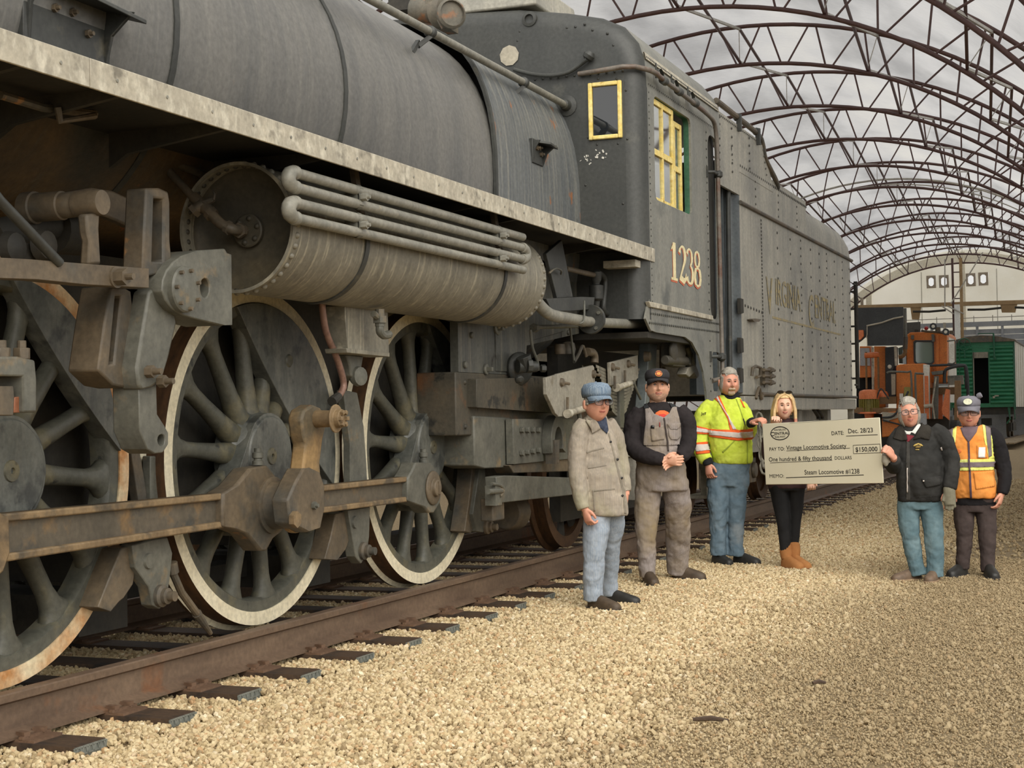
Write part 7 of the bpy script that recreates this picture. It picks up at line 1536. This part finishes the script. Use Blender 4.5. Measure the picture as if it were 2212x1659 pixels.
# ---- 5: black bomber jacket
M_bomber = cloth('black_bomber_cloth', (42, 42, 41), (56, 55, 53)); M_fur = cloth('dark_fur_collar', (44, 41, 37), (58, 54, 48), bump=.8, bscale=120); M_jean5 = cloth('teal_blue_jeans', (82, 106, 114), (106, 128, 134), c3=(128, 148, 152), t3=.64, s3=4, e3=.1)
F = Fig('person with grey hair and spectacles in a black bomber jacket holding the cheque', (1990, 1256), (1972, 893, 0), 1.02, yaw=4, pitch=-3, roll=-6, jaw=.18, fat=.5, nose=1.0)
F.skinm = M_skin3; F.head(); b = F.body
F.limb(b, [F.L(1973, 905, .02), F.L(1978, 928, .04), F.L(1988, 965, .03), F.L(1992, 1040, .02), F.L(1992, 1085, .03)], [.055, .058, .085, .09, .08])
F.limb(b, [F.L(1952, 940, .0), F.L(1938, 1008, -.02), F.L(1939, 985, -.25)], [.036, .033, .027]); F.limb(b, [F.L(2030, 938, .02), F.L(2060, 1000, .0), F.L(2052, 1062, -.08)], [.036, .033, .027])
F.hand(F.L(1938, 986, -.25), (-.5, -.45, .75), (.5, -.7, 0), (-.3, -.2, .9), .95, 1.0); F.hand(F.L(2052, 1060, -.08), (0, -.05, -1), (.3, -.9, 0), (-.9, -.3, 0), 1.0, .4)
F.limb(b, [F.L(1968, 1085, .03), F.L(1970, 1160, .0), F.L(1982, 1238, 0)], [.05, .042, .032]); F.limb(b, [F.L(2015, 1085, .03), F.L(2018, 1155, .0), F.L(2020, 1238, -.02)], [.05, .042, .032])
F.finish_body(M_skin3)
g = MB(); F.rows(g, [(915, 1962, 1994, .95, .04), (922, 1950, 2012, .75, .04), (934, 1944, 2030, .6, .03), (960, 1943, 2036, .62, .02), (1000, 1942, 2040, .68, .01), (1040, 1943, 2042, .72, .01), (1066, 1945, 2040, .7, .02), (1074, 1946, 2038, .64, .02), (1083, 1946, 2037, .64, .02)], .7)
F.limb(g, [F.L(1957, 932, .03), F.L(1944, 955, .0), F.L(1934, 992, -.02), F.L(1938, 1007, -.08), F.L(1940, 991, -.21)], [.065, .07, .062, .058, .046], k=5); F.limb(g, [F.L(2020, 928, .03), F.L(2042, 950, .01), F.L(2058, 990, .0), F.L(2058, 1025, -.04), F.L(2053, 1055, -.07)], [.065, .075, .068, .062, .050], k=5)
J = F.garment('bomber_jacket', g, M_bomber, fold=.016)
F.decal('fur_collar', [(1947, 925), (1958, 918), (1966, 938), (1968, 950), (1955, 952), (1938, 946)], J, M_fur, .012, .012); F.decal('fur_collar', [(1994, 912), (2008, 914), (2018, 930), (2012, 951), (1996, 946), (1980, 950), (1988, 934), (1997, 920)], J, M_fur, .012, .012)
F.decal('red_sweater', [(1962, 938), (1976, 940), (1982, 942), (1974, 950), (1968, 956), (1962, 946)], J, cloth('maroon_sweater', (116, 44, 52), (130, 54, 62)), .004, .003); F.decal('shirt_collar', [(1962, 930), (1966, 938), (1973, 939), (1976, 934), (1984, 938), (1996, 920), (1992, 914), (1978, 932), (1968, 932)], J, cloth('white_shirt', (210, 210, 204), (224, 224, 218)), .008, .004)
F.decal('zip_flap', [(1966, 952), (1972, 956), (1971, 1080), (1963, 1080), (1964, 1000)], J, cloth('zip_flap_cloth', (62, 60, 57), (72, 70, 66)), .006, .004); F.decal('zip_teeth', [(1966, 1010), (1968, 1010), (1967, 1062), (1965, 1062)], J, M_hvs, .011, .002)
M_gold = mat('gold_thread', (176, 148, 70), (190, 162, 84), .6, bump=0)
F.decal('jacket_crest', [(1979, 963), (1983, 959), (1990, 957), (1996, 959), (2000, 963), (1998, 964), (1990, 960), (1981, 964)], J, M_gold, .005, .002); F.decal('jacket_crest', [(1983, 965), (1988, 962), (1996, 963), (1994, 967), (1985, 968)], J, mat('bronze_thread', (112, 92, 40), (126, 104, 52), .6, bump=0), .005, .002); F.decal('jacket_crest', [(1984, 970), (1992, 970), (1992, 972), (1984, 972)], J, M_gold, .005, .002)
F.decal('sleeve_zip', [(2036, 967), (2039, 966), (2041, 973), (2038, 974)], J, M_hvs, .006, .003); F.decal('pocket_flap', [(1995, 1033), (2032, 1028), (2034, 1046), (2004, 1052)], J, M_bomber, .010, .006); F.decal('snap', [(1998, 1036), (2001, 1036), (2001, 1039), (1998, 1039)], J, M_hvs, .018, .003); F.decal('waist_rib', [(1946, 1074), (2037, 1068), (2037, 1084), (1946, 1087)], J, cloth('waist_rib_knit', (36, 35, 34), (46, 45, 43)), .005, .005)
M_glove = cloth('olive_grey_glove', (112, 108, 92), (128, 124, 106))
F.garment('glove', F.limb(MB(), [F.L(2052, 1052, -.07), F.L(2052, 1062, -.08), F.L(2052, 1075, -.085), F.L(2053, 1090, -.09)], [(.048, .044), (.048, .042), (.052, .036), (.044, .03)]).tube([F.L(2046, 1085, -.09), F.L(2045, 1099, -.095)], [.014, .011], 8).tube([F.L(2051, 1088, -.09), F.L(2051, 1102, -.095)], [.014, .011], 8).tube([F.L(2056, 1088, -.09), F.L(2057, 1100, -.095)], [.014, .011], 8).tube([F.L(2061, 1084, -.09), F.L(2063, 1095, -.095)], [.013, .01], 8).tube([F.L(2042, 1068, -.09), F.L(2038, 1082, -.11)], [.015, .011], 8), M_glove, vox=.006, fold=.004)
F.garment('spare_glove', F.limb(MB(), [F.L(1920, 980, -.24), F.L(1921, 994, -.23), F.L(1923, 1004, -.22)], [(.02, .03), (.03, .03), (.012, .02)]).tube([F.L(1924, 984, -.23), F.L(1930, 997, -.22)], [.016, .012], 8), cloth('pale_glove', (150, 144, 130), (166, 160, 146)), vox=.006, fold=.004)
g = MB(); F.rows(g, [(1070, 1946, 2036, .62, .02), (1100, 1944, 2038, .58, .03)], .6); F.limb(g, [F.L(1967, 1092, .03), F.L(1967, 1140, .0), F.L(1972, 1180, 0), F.L(1981, 1228, 0), F.L(1984, 1243, 0)], [.088, .080, .072, .066, .068]); F.limb(g, [F.L(2015, 1092, .03), F.L(2017, 1140, .0), F.L(2019, 1185, -.02), F.L(2020, 1230, -.02), F.L(2020, 1245, -.02)], [.09, .08, .070, .068, .072])
F.garment('jeans', g, M_jean5, fold=.016)
F.shell('hair', M_grey_hair, lambda d: (d.z > .66 and d.y < 0) or (d.y >= 0 and d.z > -.3) or (abs(d.x) > .88 and d.z > -.1 and d.y > -.32), lambda d: .005+.010*max(0, d[2]), .004)
hm_ = MB()
F.strands(hm_, [[(x*.8, -.76, .62-.10*x*x), (x*.95+.08, -.45, .98), (x*1.05+.05, .25, 1.0), (x*1.0, .85, .35)] for x in [-.78+.03*k for k in range(53)]], .0052, (.0, .017, .018, .014), .04)
F.strands(hm_, [[(sg*.84, -.56, .54-.075*k), (sg*1.0, -.15, .36-.11*k), (sg*.9, .5, .10-.1*k)] for sg in (-1, 1) for k in range(16)], .0045, (-.001, .007, .008), .035)
part('hair_strands', hm_, M_grey_hair, F.o, smooth=80)
F.face(M_grey_hair, smile=True, teeth=True, specs=True)
M_shoe5 = mat('brown_walking_shoe', (96, 78, 62), (112, 92, 74), .6, scale=9, bump=.15); M_sole5 = mat('tan_shoe_sole', (140, 116, 90), (156, 130, 102), .7, bump=.1)
q = F.L(1984, 1256); F.shoe('shoe', M_shoe5, M_sole5, (q.x+.02, .07, 0), -52, .29, .052, .09); q = F.L(2022, 1256); F.shoe('shoe', M_shoe5, M_sole5, (q.x, .06, 0), -14, .29, .052, .09)
# ---- 6: orange safety vest
M_vest = cloth('orange_vest_cloth', (228, 142, 62), (238, 158, 82)); M_limeb = cloth('lime_vest_band', (222, 226, 110), (232, 236, 140), bump=.1); M_greyt = cloth('grey_vest_tape', (116, 104, 106), (130, 118, 120), bump=.1); M_trou6 = cloth('dark_brown_trousers', (62, 53, 51), (78, 67, 64)); M_blk6 = cloth('black_fleece', (28, 26, 28), (36, 34, 36))
F = Fig('person in an orange and lime safety vest and grey peaked cap standing rightmost', (2106, 1246), (2101, 893, 0), 1.05, yaw=2, pitch=2, jaw=.16, fat=.6, nose=1.05)
F.skinm = M_skin1; F.head(); b = F.body
F.limb(b, [F.L(2101, 905, .02), F.L(2101, 930, .04), F.L(2103, 965, .03), F.L(2106, 1040, .02), F.L(2108, 1085, .03)], [.062, .065, .085, .09, .08])
F.limb(b, [F.L(2060, 940, .03), F.L(2052, 1000, .03), F.L(2056, 1062, -.02)], [.036, .033, .027]); F.limb(b, [F.L(2148, 940, .02), F.L(2168, 1005, .02), F.L(2164, 1070, -.04)], [.036, .033, .027])
F.hand(F.L(2056, 1062, -.02), (0, -.05, -1), (-.6, -.7, 0), (.7, -.5, 0), 1.0, .6); F.hand(F.L(2165, 1066, -.04), (-.25, -.1, -1), (.8, -.3, 0), (-.3, -.9, 0), 1.0, .55)
F.limb(b, [F.L(2086, 1085, .03), F.L(2085, 1165, .0), F.L(2080, 1225, 0)], [.05, .042, .032]); F.limb(b, [F.L(2132, 1085, .03), F.L(2132, 1165, .0), F.L(2134, 1228, -.05)], [.05, .042, .032])
F.finish_body(M_skin1)
g = MB(); F.rows(g, [(918, 2084, 2120, .95, .04), (926, 2066, 2138, .72, .04), (940, 2058, 2150, .58, .03), (970, 2062, 2150, .62, .02), (1050, 2066, 2150, .66, .02), (1092, 2066, 2154, .62, .03)], .7); F.limb(g, [F.L(2068, 935, .03), F.L(2056, 960, .03), F.L(2050, 1005, .03), F.L(2055, 1056, -.01)], [.062, .066, .058, .045], k=5); F.limb(g, [F.L(2140, 935, .03), F.L(2158, 958, .02), F.L(2170, 1010, .02), F.L(2172, 1040, .0), F.L(2166, 1068, -.035)], [.062, .07, .066, .058, .046], k=5)
JB = F.garment('fleece', g, M_blk6, fold=.012)
g = MB(); F.rows(g, [(920, 2076, 2130, .62, .03), (930, 2056, 2148, .6, .03), (945, 2053, 2152, .6, .02), (985, 2060, 2152, .68, .01), (1030, 2064, 2152, .74, .01), (1060, 2064, 2155, .74, .01), (1076, 2068, 2152, .70, .01)], .7)
J = F.garment('safety_vest', g, M_vest, fold=.014)
F.decal('lining', [(2080, 915), (2122, 915), (2116, 934), (2099, 956), (2088, 940)], J, cloth('mauve_shirt', (104, 88, 94), (118, 102, 108)), .005, .004)
F.decal('front_zip', [(2097, 955), (2101, 955), (2104, 1078), (2100, 1078)], J, cloth('plum_zip', (84, 66, 76), (96, 78, 88)), .006, .004)
for pl, mm, of in (([(2050, 932), (2056, 922), (2076, 918), (2072, 955), (2058, 966)], M_limeb, .005), ([(2055, 928), (2068, 921), (2066, 960), (2060, 978)], M_greyt, .009), ([(2128, 918), (2150, 926), (2152, 990), (2140, 992), (2131, 950)], M_limeb, .005), ([(2134, 921), (2144, 926), (2145, 985), (2139, 988), (2136, 950)], M_greyt, .009), ([(2064, 992), (2152, 991), (2152, 1015), (2064, 1016)], M_limeb, .006), ([(2064, 998), (2152, 997), (2152, 1008), (2064, 1009)], M_greyt, .010)): F.decal('reflective_band', pl, J, mm, of, .003)
F.decal('front_zip', [(2097, 990), (2101, 990), (2102, 1016), (2099, 1016)], J, cloth('plum_zip'), .015, .003)
F.decal('id_pocket', [(2116, 962), (2136, 962), (2136, 989), (2116, 989)], J, M_vest, .008, .004); F.decal('id_card', [(2119, 966), (2132, 966), (2131, 988), (2118, 988)], J, cloth('white_card', (222, 220, 218), (232, 230, 228), bump=0), .014, .002); F.decal('lower_pocket', [(2108, 1020), (2148, 1016), (2150, 1050), (2112, 1056)], J, M_vest, .008, .006)
F.decal('vest_logo', [(2070+8*cos(t)+6, 974+5*sin(t)) for t in [i*pi/8 for i in range(16)]], J, cloth('dark_orange_print', (206, 112, 60), (212, 120, 66), bump=0), .004, .001)
g = MB(); F.rows(g, [(1075, 2068, 2152, .62, .02), (1105, 2066, 2154, .56, .03)], .6); F.limb(g, [F.L(2086, 1096, .03), F.L(2086, 1140, .0), F.L(2084, 1185, 0), F.L(2080, 1229, 0)], [.085, .076, .062, .060]); F.limb(g, [F.L(2132, 1096, .03), F.L(2133, 1140, .0), F.L(2133, 1185, -.02), F.L(2134, 1234, -.05)], [.085, .076, .062, .060])
F.garment('trousers', g, M_trou6, fold=.014)
F.shell('hair', M_grey_hair, lambda d: (d.z > -.12 and d.y > .1 and d.z < .5) or (abs(d.x) > .84 and -.05 < d.z < .4 and d.y > -.3), .005)
F.face(M_grey_hair, specs=True)
c = cap(F, 'peaked_cap', cloth('grey_cap_cloth', (112, 110, 118), (130, 128, 136)), cloth('grey_cap_cloth'), .085, .055, .02, .05, .052)
disc_on_cap(F, 'cap_badge', None, mat('badge_ring', (70, 74, 74), (80, 84, 84), .5, bump=0), .030, .002, c, 1.35, .098, -.01); disc_on_cap(F, 'cap_badge', None, mat('badge_cream', (206, 206, 176), (216, 216, 190), .5, bump=0), .026, .004, c, 1.35, .098, -.01)
q = MB().lathe([(.001, -.02), (.020, -.018), (.026, 0), (.022, .018), (.001, .022)], F.H((.082, -.035, .142)), F.hm @ V((1, -.3, .5)), 14); part('raised_flap', q, cloth('grey_cap_cloth'), c)
q = F.L(2079, 1246); F.shoe('shoe', M_shoe_bl, M_sole, (q.x+.03, .08, 0), -26, .30, .054, .10); q = F.L(2134, 1246); F.shoe('shoe', M_shoe_bl, M_sole, (q.x-.01, -.0, 0), 12, .30, .054, .10)

# ================================================================== THE OVERSIZE CHEQUE
zl_, zr_ = 13.55, 12.55
TL, TRc, BR, BL = PC(1651, 912, zl_), PC(1904, 898, zr_), PC(1911, 1036, zr_), PC(1654, 1047, zl_)
ux = (TRc-TL).normalized(); uy = (TL-BL); uy = (uy-ux*uy.dot(ux)).normalized(); CW_, CH_ = ((TRc-TL).length+(BR-BL).length)/2, ((TL-BL).length+(TRc-BR).length)/2
nrm = ux.cross(uy)
if nrm.y > 0: nrm = -nrm
ch = thing('cheque_board', 'oversize cream presentation cheque held up between the yellow jacket and the black jacket', 'cheque', BL)
M_board = mat('cream_board', (232, 224, 196), (238, 231, 206), .6, scale=2, bump=0, grain=0)
fm = frame_matrix(BL, ux, uy)
if fm.to_3x3().col[2].dot(nrm) < 0: pass
b = MB(); b.span((0, 0, -.008), (CW_, CH_, 0)); o_ = part('board', b, M_board, ch, bevel=.004); o_.matrix_local = fm.to_3x3().to_4x4()
M_ink = mat('black_ink', (30, 28, 28), (36, 34, 34), .6, bump=0)
def ck(px, py):                                              # photo pixel -> board coordinates
    d = ray(px, py); nb = fm.to_3x3().col[2]; t = (BL-V((0, 0, CAM_H))).dot(nb)/d.dot(nb); p = V((0, 0, CAM_H))+d*t-BL; return p.dot(ux), p.dot(uy)
def write(txt, px0, py0, px1, hpx, bold=0, align=0):
    x0, y0 = ck(px0, py0); x1, y1 = ck(px1, py0); me = text_mesh(txt, 1.0, 0); w = max(v.co.x for v in me.vertices); bpy.data.meshes.remove(me)
    h = hpx/ (FPX/13.0) /.73; me = text_mesh(txt, h, bold*h); w0 = max(v.co.x for v in me.vertices); k = (x1-x0)/w0
    for v in me.vertices: v.co.x *= k
    me.materials.append(M_ink); o = ob('lettering', me, ch); a = math.atan2(ck(px1, py0-0)[1]-y0, x1-x0)*0
    o.matrix_local = fm.to_3x3().to_4x4() @ Matrix.Translation((x0, y0, .0012)) 
    return o
def rule(px0, py0, px1, py1, th=.004):
    a, c = ck(px0, py0), ck(px1, py1); b = MB(); d = V((c[0]-a[0], c[1]-a[1])).normalized(); n_ = V((-d.y, d.x))*th/2
    b.add([(a[0]+n_.x, a[1]+n_.y, .0012), (a[0]-n_.x, a[1]-n_.y, .0012), (c[0]-n_.x, c[1]-n_.y, .0012), (c[0]+n_.x, c[1]+n_.y, .0012)], [(0, 1, 2, 3)]); o = part('rule_line', b, M_ink, ch, smooth=0); o.matrix_local = fm.to_3x3().to_4x4()
write('DATE:', 1796, 940, 1823, 8.5, .008); write('Dec. 28/23', 1832, 936, 1886, 10, .006); rule(1828, 942, 1896, 939, .005)
write('PAY TO:', 1662, 974, 1695, 8, .008); write('Vintage Locomotive Society', 1699, 972, 1829, 10, .006); rule(1699, 974, 1836, 968)
write('One hundred & fifty thousand', 1661, 997, 1797, 10, .006); rule(1664, 1000, 1798, 994); write('DOLLARS', 1803, 993, 1840, 7.5, .004)
write('MEMO:', 1662, 1032, 1694, 8, 0); write('Steam Locomotive #1238', 1738, 1025, 1857, 10.5, .006); rule(1698, 1032, 1866, 1026, .006)
write('$150,000', 1848, 976, 1896, 10, .012)
for a, c in (((1843, 962), (1901, 959)), ((1901, 959), (1902, 978)), ((1902, 978), (1844, 980)), ((1844, 980), (1843, 962))): rule(*a, *c, .004)
cx_, cyy = ck(1685, 936); b = MB(); rxo, ryo = 28/256, 15.5/256
lp = [[(cx_+(rxo-w)*cos(t), cyy+(ryo-w)*sin(t), .0012) for t in [i*pi/24 for i in range(48)]] for w in (0, .008)]
b.sheet(lp, True); o_ = part('logo_ring', b, M_ink, ch, smooth=0); o_.matrix_local = fm.to_3x3().to_4x4()
write('WATERLOO', 1672, 931, 1698, 4.2, .014); write('C', 1664, 942, 1673, 9, .02); write('ENTRAL', 1673, 939.5, 1706, 6, .02); write('RAILWAY', 1674, 946, 1697, 4.4, .014)
rule(1706, 914, 1870, 903, .002)
# odd bits lying on the gravel
for k, (px, py, ln, a) in enumerate(((1535, 1555, .16, .15), (1770, 1475, .07, .5), (2120, 1185, .1, 0.1))):
    p = PZ(px, py, .03); b = MB().tube([(-ln/2, 0, 0), (0, .01, .006), (ln/2, 0, 0)], [.008, .012, .006], 6)
    o_ = part('twig', b, M_tie, None); o_.location = p; o_.rotation_euler = (0, 0, a); tag(o_, ['thin dark twig lying on the gravel at the bottom of the view', 'short dark bark scrap on the gravel near the bottom right', 'dark stick on the gravel behind the two men at right'][k], 'twig')

# stand each thing's origin on its own base
def rebase(o, loc):
    loc = V(loc); o.location = loc
    for c_ in o.children: c_.matrix_parent_inverse = Matrix.Translation(-loc)
for o_, l_ in ((loco, (XT, 9, .25)), (td, (XT, 19.5, .25)), (track, (XT, 20, 0)), (om, (-5.3, 41, .25)), (bc, (-5.3, 72, .25)), (pk, (-4.0, 72, .2)), (gp, (-6, 80, 0)), (hb, (-8, 78, 6.5)), (ho, (-7.5, 77, 0))):
    rebase(o_, l_)
